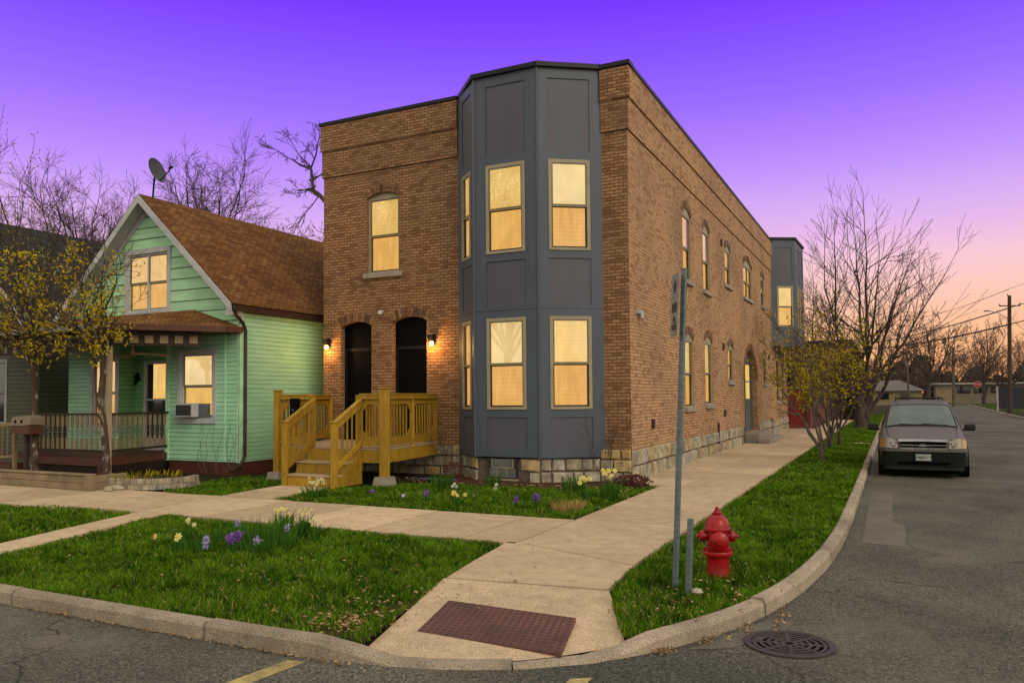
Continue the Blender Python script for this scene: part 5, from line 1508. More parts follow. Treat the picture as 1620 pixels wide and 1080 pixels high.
def limb(mb, a, b, r0, r1, rr, bow=.12, n=7, sides=7):
    a = Vector(a); b = Vector(b); L = (b-a).length; pts = []; rad = []
    ctrl = a.lerp(b, .45)+Vector((rr.uniform(-bow, bow), rr.uniform(-bow, bow), -bow*.6))*L
    for i in range(n+1):
        t = i/n; p = a*(1-t)**2+ctrl*2*t*(1-t)+b*t*t
        if 0 < i < n: p += Vector((rr.gauss(0, .012), rr.gauss(0, .012), rr.gauss(0, .01)))*L
        pts.append(p); rad.append(r0*(1-t)+r1*t)
    mb.tube(pts, rad, sides, cap=False); return pts, rad

def leaf_cloud(tips, n, size, seed, mat, name, parent, spread=.12, cond=None):
    rr = random.Random(seed); mb = MB(); cand = [t for t in tips if (cond is None or cond(t[0]))]
    if not cand: return None
    cand = rr.sample(cand, max(8, int(len(cand)*.45)))
    for _ in range(n):
        p, d = rr.choice(cand); c = p+Vector((rr.gauss(0, spread), rr.gauss(0, spread), rr.gauss(0, spread)))
        t0 = rr.random()
        for k in range(3):
            s = size*rr.uniform(.5, 1.25); a = Vector((rr.gauss(0,1), rr.gauss(0,1), rr.gauss(0,1))).normalized(); b = a.cross(Vector((rr.gauss(0,1), rr.gauss(0,1), rr.gauss(0,1)))).normalized()
            cc = c+a*s*.8; mb.t = min(1, max(0, t0+rr.uniform(-.25, .25)))
            mb.quad(cc-a*s, cc+b*s*.45, cc+a*s, cc-b*s*.45)
    return mb.build(name, M[mat], parent, recalc=False, uv=True)

def stemmed_tree(name, base, label, stems, mat, mx, P, seed, leaves=None, group=None, r0=.12, cat='tree', trunk=None):
    rr = random.Random(seed); t = thing(name, base, label, cat, group); mb = MB(); tw = MB(); tips = []
    B = Vector(base)
    if trunk:
        top = Vector(trunk[:3]); limb(mb, B-Vector((0,0,.1)), top, trunk[3], trunk[4], rr, .03, 6, 9)
        # root flare
        mb.tube([B-Vector((0,0,.1)), B+Vector((0,0,.25))], [trunk[3]*1.35, trunk[3]*.95], 9, cap=False)
    for s in stems:
        a = Vector(s[0]); b = Vector(s[1]); ra = s[2]; rb_ = s[3]
        pts, rad = limb(mb, a, b, ra, rb_, rr, P.get('bow', .12))
        n = len(pts); start = s[4] if len(s) > 4 else .3; cnt = s[5] if len(s) > 5 else 9
        for k in range(cnt):
            tt = start+(1-start)*(k+rr.random()*.8)/cnt; f = min(tt, .999)*(n-1); i = int(f); p = pts[i].lerp(pts[min(n-1, i+1)], f-i)
            d = (pts[min(n-1, i+1)]-pts[max(0, i-1)]).normalized(); az = rr.uniform(0, 6.283); ang = rr.uniform(.45, 1.0)
            sd_ = d.cross(Vector((.3,.2,.9))).normalized(); s2 = sd_.cross(d)
            nd_ = d*math.cos(ang)+(sd_*math.cos(az)+s2*math.sin(az))*math.sin(ang)
            r_ = max(P.get('rmin', .008), (rad[i])*rr.uniform(.4, .65)); LL = (b-a).length*P.get('sub', .33)*rr.uniform(.6, 1.2)*(1.15-.5*tt)
            grow(tw, p, nd_, LL, r_, 2, mx, rr, P, tips)
        grow(tw, pts[-1], (pts[-1]-pts[-2]), (b-a).length*.22, rb_, 2, mx, rr, P, tips)
    mb.build('trunk', M[mat], t, smooth=True, uv=False); tw.build('branches', M[P.get('tmat', mat)], t, recalc=False, uv=False)
    for i, lf in enumerate(leaves or []):
        leaf_cloud(tips, lf[0], lf[1], seed+i, lf[2], 'crown', t, lf[3], lf[4] if len(lf) > 4 else None)
    return t, tips

Rt = Vector((math.cos(VIEW_YAW), math.sin(VIEW_YAW), 0))
def W(base, dx, z, dy=0):      # point dx metres sideways of a base, z up
    return (base[0]+Rt.x*dx-Rt.y*dy, base[1]+Rt.y*dx+Rt.x*dy, z)

# big bare street tree beyond the van
B_ = (3.4, 29.5, 0); rr = random.Random(4)
st = []
for dx, z, r, ox in ((-2.1, 8.6, .09, -.2), (-1.3, 9.6, .10, -.15), (-.2, 10.2, .12, -.05), (.7, 10.0, .11, .05), (1.7, 9.2, .10, .12), (2.8, 8.5, .10, .18), (4.0, 7.8, .11, .25), (-2.2, 6.2, .06, -.2)):
    dy = rr.uniform(-1.8, 1.8)
    st.append((W(B_, ox, rr.uniform(1.0, 2.6)), W(B_, dx, z, dy), r, .022,   .22, 11))
stemmed_tree('bare_tree', B_, 'tall bare multi-stemmed street tree behind the parked van', st, 'bark', 4, dict(nc=3, wob=.055, up=.03, rmin=.009, lr=(.5,.8), sub=.30, bow=.10, ang=(.3,.6)), 5, trunk=(3.4, 29.5, 2.4, .30, .20))
B_ = (3.62, 30.3, 0)
stemmed_tree('bare_tree', B_, 'leaning bare tree just behind the tall street tree', [(W(B_, .1, .5), W(B_, 2.6, 6.0, .5), .13, .03, .3, 9), (W(B_, .05, .6), W(B_, 1.4, 6.8, -.6), .12, .03, .3, 9)], 'bark', 4, dict(nc=4, wob=.07, up=.05, rmin=.009, sub=.3), 15, trunk=(3.64, 30.3, 1.2, .2, .14))

# small vase shaped trees with yellow green leaves on the verge
def vase(base, seed, label, w, h, lean, nst, leaves, tmat='bark_light'):
    rr = random.Random(seed); st = []
    for k in range(nst):
        a = -1+2*k/(nst-1) if nst > 1 else 0
        st.append((W(base, a*.05, .25+.5*rr.random()), W(base, lean+a*w*.5+rr.uniform(-.15,.15), h*rr.uniform(.72, 1.0)*(1-.15*abs(a)), rr.uniform(-.7, .7)), .036, .010, .38, 7))
    return stemmed_tree('small_tree', base, label, st, tmat, 4, dict(nc=3, wob=.12, up=.05, rmin=.0045, sub=.26, bow=.1, lr=(.5,.8)), seed, leaves=leaves, group='young vase shaped trees on the side verge', trunk=(base[0], base[1], .45, .06, .045))
vase((3.22,6.8,0), 31, 'nearest young multi-stemmed tree with olive yellow leaves on the verge', 1.35, 3.0, -.35, 5, [(520, .040, 'bud2', .13, lambda p: p.z > 1.5)])
vase((3.06,12.2,0), 32, 'dark stemmed young tree with yellow leaves behind the nearest one', 1.7, 3.5, .1, 5, [(640, .048, 'bud2', .15, lambda p: p.z > 1.5)], 'bark')
vase((3.25,14.0,0), 33, 'forked young tree with sparse leaves closest to the van', 1.8, 3.7, .55, 4, [(420, .042, 'bud2', .15, lambda p: p.z > 1.3)], 'bark')
B_ = (.6, 33, 0)
stemmed_tree('bare_tree', B_, 'thin leafless tree rising above the red fence beside the rear bay', [(W(B_, a*.1, 1.5), W(B_, a, h, rr.uniform(-1, 1)), .06, .015, .3, 8) for a, h in ((-.5, 7.6), (.6, 8.0), (1.6, 7.0), (2.4, 6.2))], 'bark', 4, dict(nc=4, wob=.16, up=.08, rmin=.0085, sub=.3), 41, trunk=(.6, 33, 1.6, .12, .09))
# rusty leaved shrub tree below the rear bay
B_ = (2.75, 17.5, 0)
stemmed_tree('small_tree', B_, 'rust tinted leafy young tree standing in front of the red fence', [(W(B_, a*.05, .4), W(B_, a-.9, h, rr.uniform(-.6, .6)), .03, .01, .3, 9) for a, h in ((-1.3, 3.2), (-.6, 4.0), (.3, 4.1), (1.2, 3.6))], 'bark', 4, dict(nc=4, wob=.18, up=.04, rmin=.006, sub=.3), 42, leaves=[(520, .055, 'drygrass', .2, lambda p: p.z > 1.8), (420, .05, 'bud2', .2, lambda p: p.z > 1.8)], trunk=(2.75, 17.5, .5, .07, .05), group='young vase shaped trees on the side verge')

# yellow budding trees in front of the green house
def yard_tree(base, seed, label, targets, trunk, leaves):
    st = [(f, t, r, .012, .15, 10) for f, t, r in targets]
    return stemmed_tree('budding_tree', base, label, st, 'bark_mottled', 4, dict(nc=3, wob=.14, up=.02, rmin=.0045, sub=.34, bow=.14, lr=(.5,.8), tmat='bark'), seed, leaves=leaves, trunk=trunk, group='yellow budding trees in front of the green house')
b1 = (-10.47, -4.6, 0); T1 = (-10.60, -4.6, 2.85)
yard_tree(b1, 51, 'budding tree with mottled trunk beside the porch post', [(T1, (-9.75,-4.9,4.3), .045), (T1, (-10.0,-5.0,5.0), .04), (T1, (-10.9,-5.3,5.5), .05), (T1, (-12.0,-5.2,4.6), .05), (T1, (-11.3,-4.2,3.6), .04), (T1, (-9.9,-5.4,3.4), .035), (T1, (-11.9,-5.0,3.2), .04), (T1, (-10.6,-5.8,3.9), .04)],
          (T1[0], T1[1], T1[2], .085, .062), [(1300, .034, 'bud', .07, lambda p: p.z < 5.0)])
b2 = (-12.85, -4.6, 0); T2 = (-12.95, -4.6, 2.6)
yard_tree(b2, 52, 'budding tree with wide crown at the left edge of the photo', [(T2, (-11.2,-5.2,5.6), .05), (T2, (-13.6,-5.2,6.9), .06), (T2, (-14.4,-4.8,6.2), .05), (T2, (-14.6,-5.2,4.4), .045), (T2, (-13.3,-5.8,4.0), .04), (T2, (-11.9,-5.6,4.2), .04), (T2, (-15.0,-5.0,7.4), .05)],
          (T2[0], T2[1], T2[2], .09, .066), [(1050, .034, 'bud', .075, lambda p: p.z < 4.9), (420, .026, 'bud2', .06, lambda p: p.z >= 4.9)])

# tree whose limb reaches out behind the brick building
LB_ = (-17.6, 14, 0)
def at14(x, z, y=14): return (x, y, z)
st = [((-18.6,14,10.6), (-20.6,14,12.1), .13, .10, .4, 3), ((-20.6,14,12.1), (-20.9,14.2,13.3), .10, .07, .3, 3), ((-20.9,14.2,13.3), (-20.2,14,15.0), .05, .018, .2, 6), ((-20.9,14.2,13.3), (-21.8,14,13.75), .07, .04, .2, 3),
      ((-21.8,14,13.75), (-23.4,13.6,14.8), .03, .012, .2, 5), ((-20.9,14.2,13.3), (-22.2,14,15.0), .035, .012, .3, 5), ((-20.6,14,12.1), (-22.3,14.3,12.2), .03, .01, .3, 5), ((-20.2,14,11.8), (-22.0,14.2,10.2), .03, .01, .2, 6), ((-17.6,14,9), (-18.0,14.5,12.9), .15, .03, .3, 8), ((-20.6,14,12.6), (-19.2,14.2,13.6), .04, .012, .3, 5), ((-17.8,14,9.5), (-20.4,14.4,9.8), .04, .012, .3, 6)]
stemmed_tree('bare_tree', LB_, 'old leafless tree whose crooked limb shows left of the brick wall', st, 'bark', 4, dict(nc=3, wob=.26, up=.0, rmin=.011, sub=.36, bow=.12), 61, trunk=(-18.6, 14, 10.6, .32, .17))
# bare trees behind the two houses
bgP = dict(nc=5, wob=.13, up=.0, rmin=.011, sub=.30, bow=.10, lr=(.5,.8), tmat='midtwig', ang=(.35,.9))
def big(base, seed, label, R_, H0, H1, nst, group, mx=4, P=bgP):
    rr = random.Random(seed); st = []
    for k in range(nst):
        a = 6.283*k/nst+rr.uniform(-.3, .3); e = rr.uniform(.25, 1.0)
        st.append(((base[0], base[1], H0*rr.uniform(.85, 1.1)), (base[0]+math.cos(a)*R_*e, base[1]+math.sin(a)*R_*e, H1*rr.uniform(.82, 1.0)*(1.0-.22*e*e)), .12, .03, .2, 11))
    return stemmed_tree('bare_tree', base, label, st, 'bark', mx, P, seed, group=group, trunk=(base[0], base[1], H0, .34, .22))[0]
big((-40.8, 26, 0), 71, 'rounded leafless tree directly behind the ridge of the green roof', 5.6, 11.0, 20.3, 11, 'leafless trees behind the two houses')
big((-54.5, 26, 0), 72, 'broad leafless tree behind the charcoal roof', 6.5, 10.5, 20.0, 11, 'leafless trees behind the two houses')
big((-48.0, 29, 0), 73, 'leafless tree between the two roofs behind the satellite dish', 4.5, 10, 19.3, 8, 'leafless trees behind the two houses')

# bare trees across the front street (seen mirrored in the window panes)
big((-17.5, -31, 0), 75, 'bare tree across the front street, mirrored in the upper bay windows', 6.5, 4.5, 19.0, 10, 'bare trees across the front street', 4, dict(nc=4, wob=.14, up=.03, rmin=.022, sub=.36, bow=.12, lr=(.5,.8)))
big((-30, -33, 0), 76, 'bare tree across the front street, mirrored in the window over the doors', 6.5, 4.5, 18.0, 10, 'bare trees across the front street', 4, dict(nc=4, wob=.14, up=.03, rmin=.022, sub=.36, bow=.12, lr=(.5,.8)))
# far trees along the side street: prototypes and copies
def copytree(t, loc, rot, sc, label):
    n = t.copy(); COL.objects.link(n); n.location = loc; n.rotation_euler = (0, 0, rot); n.scale = (sc,)*3; n['label'] = label
    for ch in t.children:
        c = ch.copy(); COL.objects.link(c); c.parent = n
    return n
GF = 'far leafless trees along the street horizon'
fP = dict(nc=3, wob=.12, up=.03, rmin=.022, sub=.36, bow=.12, lr=(.52,.8), tmat='twig')
f1 = big((8.6, 84, 0), 81, 'spreading leafless tree arching over the street from its left side', 4.6, 3.2, 9.6, 7, GF, 4, fP)
f2 = big((17.5, 122, 0), 82, 'leafless tree with forked crown beside the low beige building', 4.8, 3.5, 12.0, 6, GF, 4, fP)
f3 = big((24.5, 100, 0), 83, 'dense leafless tree behind the tall utility pole', 5.6, 2.6, 9.2, 8, GF, 4, fP)
spots = [(f1, (1.6,112,0), 1.1, .75, 'dark leafless tree at the end of the side street, left of the roadway'), 
         (f3, (8.0,140,0), .6, .85, 'far tree behind the grey roofed house'), (f1, (19.5,146,0), 2.9, .95, 'far tree directly behind the flat roofed low building'), (f2, (26.5,150,0), 4.0, .9, 'far tree behind the right end of the low building'),
         (f3, (14.0,152,0), 3.3, .95, 'far tree behind the left end of the low building'), (f1, (32,120,0), .3, .95, 'leafless tree beyond the navy fence, right of the pole'), (f3, (37,140,0), 1.8, 1.05, 'dark tree at the right edge of the photo'),
         (f2, (-6,112,0), 5.0, .75, 'twiggy tree low on the horizon behind the red fence'), (f3, (2,150,0), 5.5, .8, 'far low tree in the middle of the street horizon'), (f1, (29,92,0), 4.4, .8, 'twiggy tree over the navy fence near the right edge'), (f3, (20.5,125,0), 2.0, .85, 'twiggy tree rising above the stop sign')]
for src, loc, rot, sc, lb in spots: copytree(src, loc, rot, sc, lb)
# far wood mass (cannot be counted)
rr = random.Random(90); mb = MB()
for _ in range(19000):
    x = rr.uniform(-90, 100); y = 172+rr.uniform(-6, 16)+abs(x-10)*.05; hm = 6.3+1.8*math.sin(x*.21)+1.3*math.sin(x*.57+2)+1.0*math.sin(x*1.3)
    if abs(x+1.5) < 2.5: hm *= .4
    z = hm*rr.random()**.8; s = rr.uniform(.35, .9); a = rr.uniform(0, 3.14); mb.t = rr.random()
    mb.quad((x-s*math.cos(a), y-s*math.sin(a), z-s*.3), (x+s*math.cos(a), y+s*math.sin(a), z-s*.2), (x+s*.4, y, z+s*.9), (x-s*.5, y, z+s*.7))
tag(mb.build('far_woods', M['farwood'], recalc=False), 'dark band of far trees and brush along the horizon', 'woods', kind='stuff')
rr = random.Random(91)
def shrub(loc, rx, ry, h, n, seed, label, mat='farwood', size=.12, group=None, name='bare_shrub'):
    rr = random.Random(seed); mb = MB()
    for _ in range(n):
        a = rr.uniform(0, 6.28); u = rr.random()**.5; z = rr.random(); k = math.sin(math.pi*min(1, .15+z*.8))**.6
        x = loc[0]+rx*u*k*math.cos(a); y = loc[1]+ry*u*k*math.sin(a); zz = h*z; s = size*rr.uniform(.4, 1.3); b = rr.uniform(0, 3.14); mb.t = rr.random()
        mb.quad((x-s*math.cos(b), y-s*math.sin(b), zz), (x+s*.3, y, zz-s*.4), (x+s*math.cos(b), y+s*math.sin(b), zz+s*.2), (x, y+s*.2, zz+s))
    o = mb.build(name, M[mat], loc=loc, recalc=False); tag(o, label, 'shrub', group); return o
shrub((2.3,44,0), 1.3, 2.0, 4.8, 4200, 92, 'dark evergreen clump rising behind the yellow trees by the brick warehouse', size=.16, name='evergreen')

# ------------------------------------------------------------------ far buildings, fences, poles
wh = thing('brick_warehouse', (-10, 50, 0), 'long dark brick warehouse behind the red fence', 'building')
mb = MB(); mb.box(-26, 43, -.1, 2.4, 62, 5.4); mb.build('wall', M['brick2'], wh)
mb = MB(); mb.box(-26.1, 42.85, 5.4, 2.55, 62.1, 5.58); mb.build('parapet', M['brownwood'], wh)
for k in range(4):
    mb = MB(); mb.box(-7.5+k*2.4, 42.94, 2.6, -6.1+k*2.4, 42.99, 4.1); mb.build('window', M['darkglass'], wh)
rg_ = thing('red_gate', (.5, 27.3, 0), 'dark red solid gate between the brick building and the fence', 'gate')
mb = MB()
for k in range(6): mb.cbox(.06+k*.135, 27.25, .03, .06+k*.135+.129, 27.30, 1.98, .006)
mb.build('gate_panel', M['redfence'], rg_)
mb = MB(); mb.box(.86, 27.2, 0, .94, 27.32, 2.05); mb.build('gate_post', M['blackmetal'], rg_)
mb = MB(); mb.box(.06, 27.31, .3, .87, 27.35, .42); mb.box(.06, 27.31, 1.6, .87, 27.35, 1.72); mb.build('gate_rail', M['redfence2'], rg_)
mb = MB(); mb.box(.72, 27.2, 1.0, .78, 27.25, 1.12); mb.build('latch', M['galv'], rg_)
rf = thing('red_fence', (1.05, 34, 0), 'long faded red board fence running beside the far sidewalk', 'fence')
mb = MB()
for k in range(92): mb.cbox(1.04, 27.6+k*.145, .04, 1.08, 27.6+k*.145+.138, 1.96+.02*((k*7) % 3-1), .005)
mb.build('fence_panel', M['redfence2'], rf)
for k in range(6):
    mb = MB(); mb.box(.94, 27.5+k*2.66, 0, 1.04, 27.6+k*2.66, 2.0); mb.build('fence_post', M['redfence'], rf)
gs = thing('white_garage', (-3, 62, 0), 'pale rendered garage side with a blue door beyond the red fence', 'building')
mb = MB(); mb.box(-8, 48.5, -.1, .85, 75, 2.7); mb.build('wall', M['pale'], gs)
mb = MB(); mb.prism([(-8.2,48.3,2.7), (1.1,48.3,2.7), (-3.5,48.3,4.2)], (0,27,0)); mb.build('roof', M['grayroof'], gs)
mb = MB(); mb.box(.85, 66, 0, .93, 74, 2.3); mb.build('garage_door', simple('faded blue door', (.12,.16,.22,1)), gs)
gr_ = thing('grey_roofed_house', (2.5, 124, 0), 'low far house with a grey hipped roof behind the van', 'house')
mb = MB(); mb.box(-1.5, 119, -.1, 9.0, 128, 2.2); mb.build('wall', M['beige'], gr_)
mb = MB(); mb.add([(-2,118.5,2.2), (9.5,118.5,2.2), (9.5,128.5,2.2), (-2,128.5,2.2), (3,123.5,3.9), (6,123.5,3.9)], [(0,1,5,4), (1,2,5), (2,3,4,5), (3,0,4), (0,3,2,1)]); mb.build('roof', M['grayroof'], gr_)
for k in range(3):
    mb = MB(); mb.box(0+k*3, 118.92, .9, 1.4+k*3, 118.97, 1.9); mb.build('window', M['darkglass'], gr_)
lb_ = thing('low_building', (17, 150, 0), 'long low beige building with pale flat roof and dark window band behind the stop sign', 'building')
mb = MB(); mb.box(12.0, 144.5, -.1, 26.5, 154, 3.3); mb.build('wall', simple('tan masonry', (.20,.165,.12,1)), lb_)
mb = MB(); mb.box(11.98, 144.4, .0, 14.9, 144.49, 3.3); mb.build('end_wall', M['beige'], lb_)
mb = MB(); mb.box(11.5, 143.9, 3.3, 27.0, 154.6, 3.62); mb.build('roof', M['lightroof'], lb_)
for k in range(4):
    mb = MB(); mb.box(15.3+k*2.6, 144.42, 1.75, 17.4+k*2.6, 144.48, 2.95); mb.build('window', M['darkglass'], lb_)
nf = thing('navy_fence', (17, 75, 0), 'navy blue solid fence on the right side of the street', 'fence')
mb = MB()
for k in range(60): mb.cbox(14.2+k*.2, 74.5-k*.30, .1, 14.2+k*.2+.19, 74.5-k*.30+.05, 2.25, .004) if False else mb.box(14.3+k*.28, 75, .2, 14.3+k*.28+.265, 75.06, 2.3)
mb.build('fence_panel', M['navy'], nf)
for k in range(6):
    mb = MB(); mb.box(14.25+k*3.0, 74.9, 0, 14.4+k*3.0, 75.0, 2.4); mb.build('fence_post', M['navy'] if k else M['pale'], nf)
hy = MB(); 
ss = thing('stop_sign', (13.55, 85, 0), 'red octagonal stop sign on a thin post at the far corner', 'stop sign')
mb = MB(); mb.bar((13.62,85,0), (13.48,85,2.95), .07, .07); mb.build('post', M['galv'], ss)
mb = MB(); c = Vector((13.48,84.94,2.72)); oc = [c+Vector((.40*math.cos(math.pi/8+k*math.pi/4), 0, .40*math.sin(math.pi/8+k*math.pi/4))) for k in range(8)]
mb.prism(oc, (0,-.01,0)); mb.build('sign_panel', M['stopwhite'], ss)
mb = MB(); oc = [c+Vector((.37*math.cos(math.pi/8+k*math.pi/4), -.012, .37*math.sin(math.pi/8+k*math.pi/4))) for k in range(8)]
mb.prism(oc, (0,-.006,0)); mb.build('sign_face', M['stopred'], ss)

def text(name, body, size, loc, rot, mat, parent, sx=1):
    cu = bpy.data.curves.new(name, 'FONT'); cu.body = body; cu.size = size; cu.align_x = 'CENTER'; cu.align_y = 'CENTER'; cu.extrude = .002; cu.space_character = 1.05
    to = bpy.data.objects.new(name+'_src', cu); COL.objects.link(to)
    bpy.context.view_layer.update()
    me = bpy.data.meshes.new_from_object(to.evaluated_get(bpy.context.evaluated_depsgraph_get()))
    bpy.data.objects.remove(to); me.name = name; me.materials.clear(); me.materials.append(mat)
    o = bpy.data.objects.new(name, me); COL.objects.link(o)
    if parent: o.parent = parent; o.location = Vector(loc)-wloc(parent)
    else: o.location = loc
    o.rotation_euler = rot; o.scale = (sx, 1, 1); return o
text('lettering', 'STOP', .27, (13.48, 84.915, 2.72), (math.pi/2, 0, 0), M['stopwhite'], ss)

up1 = thing('utility_pole', (13.9, 62, 0), 'tall dark utility pole with short crossarm and lamp arm near the right edge', 'utility pole')
mb = MB(); mb.tube([(13.85,62,-.1), (14.13,62,10.05)], [.19,.14], 10); mb.build('pole', M['polewood'], up1)
mb = MB(); mb.bar((13.35,62,9.2), (14.9,62,9.15), .08, .09); mb.build('crossarm', M['polewood'], up1)
for x in (13.4, 14.0, 14.85):
    mb = MB(); mb.lathe([(.03,0), (.055,.04), (.055,.10), (.03,.14)], (x,62,9.25 if x != 14.0 else 10.05), n=8); mb.build('insulator', M['galv'], up1)
mb = MB(); mb.tube([(13.98,62,8.05), (13.3,62,8.6), (12.5,62,8.85)], .03, 6); mb.cbox(12.2,61.9,8.78,12.65,62.1,8.88,.02); mb.build('lamp_arm', M['galv'], up1)
up2 = thing('utility_pole', (12.7, 110, 0), 'shorter pale utility pole in front of the low beige building', 'utility pole')
mb = MB(); mb.tube([(12.6,110,-.1), (12.8,110,8.3)], [.2,.16], 8); mb.build('pole', M['bark_light'], up2)
mb = MB(); mb.tube([(12.8,110,7.9), (12.2,110,8.5), (11.6,110,8.6)], .05, 6); mb.build('lamp_arm', M['galv'], up2)
up3 = thing('utility_pole', (6.9, 125, 0), 'distant pale pole above the van roof', 'utility pole')
mb = MB(); mb.tube([(7.1,118,-.1), (7.1,118,8.2)], [.17,.13], 8); mb.build('pole', M['bark_light'], up3)
def wirecurve(a, b, sag, r, n=16):
    a = Vector(a); b = Vector(b); return [a.lerp(b, i/n)-Vector((0,0,sag*4*(i/n)*(1-i/n))) for i in range(n+1)]
for nm, za, zb_, lab, r_ in (('a', 9.0, 9.6, 'middle black cable running to the crossarm', .035), ('b', 7.6, 8.6, 'lowest thick black cable below the crossarm', .045), ('c', 10.6, 15.2, 'topmost thin cable rising to the right', .016)):
    mb = MB(); xa = {'a': -2.6, 'b': -2.6, 'c': 6.5}[nm]; ya = 120 if nm != 'c' else 125
    zz0 = {'a': 9.5, 'b': 9.0, 'c': 13.6}[nm]
    mb.tube(wirecurve((xa, ya, zz0), (14.1, 62, za), .7 if nm != 'c' else   .5, r_), r_*1.6, 5, cap=False); mb.tube(wirecurve((14.1, 62, za), (24, 22, za+2.2), .4, r_), r_, 5, cap=False)
    tag(mb.build('power_cable', M['wire'], loc=(14.1,62,za)), lab, 'cable')

# ------------------------------------------------------------------ hydrant
hx, hy_ = 3.375, -7.93
hd = thing('fire_hydrant', (hx, hy_, 0), 'glossy red fire hydrant standing in the grass verge', 'fire hydrant')
mb = MB(); mb.lathe([(.115,-.05), (.118,.0), (.112,.02), (.110,.17), (.113,.185), (.147,.19), (.150,.20), (.150,.222), (.146,.232), (.128,.235), (.132,.245), (.132,.262), (.112,.27), (.110,.30), (.112,.43), (.132,.437), (.135,.447), (.132,.46), (.122,.468), (.118,.50), (.102,.54), (.075,.572), (.048,.59), (.034,.598)], (hx, hy_, 0), n=32)
autosmooth(mb.build('barrel', M['hydrant'], hd), 30)
mb = MB(); mb.lathe([(.034,.595), (.05,.60), (.05,.612), (.034,.618), (.030,.635), (.022,.64), (.020,.66), (.010,.668)], (hx, hy_, 0), n=5); mb.build('top_nut', M['hydrant'], hd)
vd = Vector((.42, -.90, 0)).normalized()
def nozzle(ang, r, L0, name, z):
    d_ = Vector((math.cos(ang), math.sin(ang), 0)); f = frame_xf((hx, hy_, z), (-d_.y, d_.x, 0), d_)
    m = MB(f); prof = [(r*.78,.05), (r*.78,L0), (r*.95,L0+.003), (r*1.0,L0+.012), (r*1.0,L0+.042), (r*.86,L0+.054), (r*.45,L0+.062), (r*.32,L0+.066), (r*.30,L0+.088)]
    N = 20; vs = []; fs = []
    for rr_, h in prof:
        for k in range(N): t = 2*math.pi*k/N; vs.append((rr_*math.cos(t), h, rr_*math.sin(t)))
    for i in range(len(prof)-1):
        for k in range(N): fs.append((i*N+k, i*N+(k+1) % N, (i+1)*N+(k+1) % N, (i+1)*N+k))
    fs.append(tuple(range((len(prof)-1)*N, len(prof)*N))); m.add(vs, fs)
    autosmooth(m.build(name, M['hydrant'], hd), 35)
base_a = math.atan2(-8.0, 1.64)+.0      # towards the camera
nozzle(base_a+.12, .096, .118, 'pumper_cap', .345); nozzle(base_a+.12+math.pi/2, .058, .120, 'hose_cap', .375); nozzle(base_a+.12-math.pi/2, .058, .120, 'hose_cap', .375)
mb = MB()
for k in range(8):
    a = 2*math.pi*k/8+.2; mb.lathe([(.012,.230), (.012,.248), (.006,.252)], (hx+.137*math.cos(a), hy_+.137*math.sin(a), 0), n=6)
mb.build('flange_bolts', M['hydrant'], hd)
mb = MB(); mb.tube([(hx-.13+.02*k, hy_-.12-.01*k*(k < 4), .33-.03*math.sin(k*.5)) for k in range(6)], .006, 5); mb.build('chain', M['iron'], hd)

# ------------------------------------------------------------------ sign post and stub
sp = thing('sign_post', (3.10, -8.59, 0), 'tall slightly leaning grey sign post on the verge, seen from its edge', 'street sign')
a = Vector((3.10,-8.59,-.05)); b = Vector((3.235,-8.56,3.02))
mb = MB(); n_ = 1
mb.bar(a, b, .045, .022, up=(.35,.93,0)); mb.bar(a+Vector((.012,.02,0)), b+Vector((.012,.02,0)), .02, .03, up=(.35,.93,0)); mb.build('post', M['postmat'], sp)
# sign panel nearly edge on to the street view
dv = (Vector((3.15,-8.59,0))-Vector((5.01,-15.97,0))).normalized()
ang = math.radians(13); su = Vector((dv.x*math.cos(ang)-dv.y*math.sin(ang), dv.x*math.sin(ang)+dv.y*math.cos(ang), 0)); sn = Vector((su.y, -su.x, 0))
sc_ = Vector((3.175,-8.62,2.66)); 
f = lambda p: sc_+su*p[0]+sn*p[1]+Vector((0.045*p[2],0,p[2]))
if sn.dot(-dv) < 0: sn = -sn
mb = MB(f); mb.prism([(-.15,.02,-.29), (.15,.02,-.29), (.15,.02,.29), (-.15,.02,.29)], (0,0,0)) if False else mb.box(-.15,.018,-.30,.15,.022,.30)
pn = mb.build('sign_panel', M['signback'], sp)
for nm, pts in (('glyph', [(-.07,.17), (.0,.25), (.07,.17), (.03,.17), (.03,.12), (-.03,.12), (-.03,.17)]), ('bar_mark', [(-.10,.02), (.10,.02), (.10,-.07), (-.10,-.07)]), ('arrow', [(-.11,-.21), (-.04,-.27), (-.04,-.235), (.10,-.235), (.10,-.185), (-.04,-.185), (-.04,-.15)]), ('dot_mark', [(.0,-.10), (.05,-.12), (.05,-.16), (.0,-.175), (-.04,-.15), (-.04,-.12)])):
    mb = MB(f); mb.prism([Vector((x, .0225, z)) for x, z in pts], (0,.002,0)); mb.build(nm, M['signblack'], pn)
sb = MB(); sb.bar((3.272,-8.78,-.05), (3.305,-8.775,.665), .045, .03, up=(.35,.93,0)); sb.bar((3.284,-8.76,-.05), (3.316,-8.755,.66), .018, .03, up=(.35,.93,0))
tag(sb.build('stub_post', M['postmat'], loc=(3.27,-8.78,0)), 'short grey metal stub post between the sign post and the hydrant', 'post')
rk = MB(); rk.t = .5; rk.lathe([(.03,-.01), (.045,.01), (.035,.035), (.012,.045)], (3.36,-8.80,0), n=7, sx=1.3); tag(rk.build('small_rock', M['stone'], loc=(3.36,-8.8,0)), 'small pale rock at the foot of the stub post', 'rock')

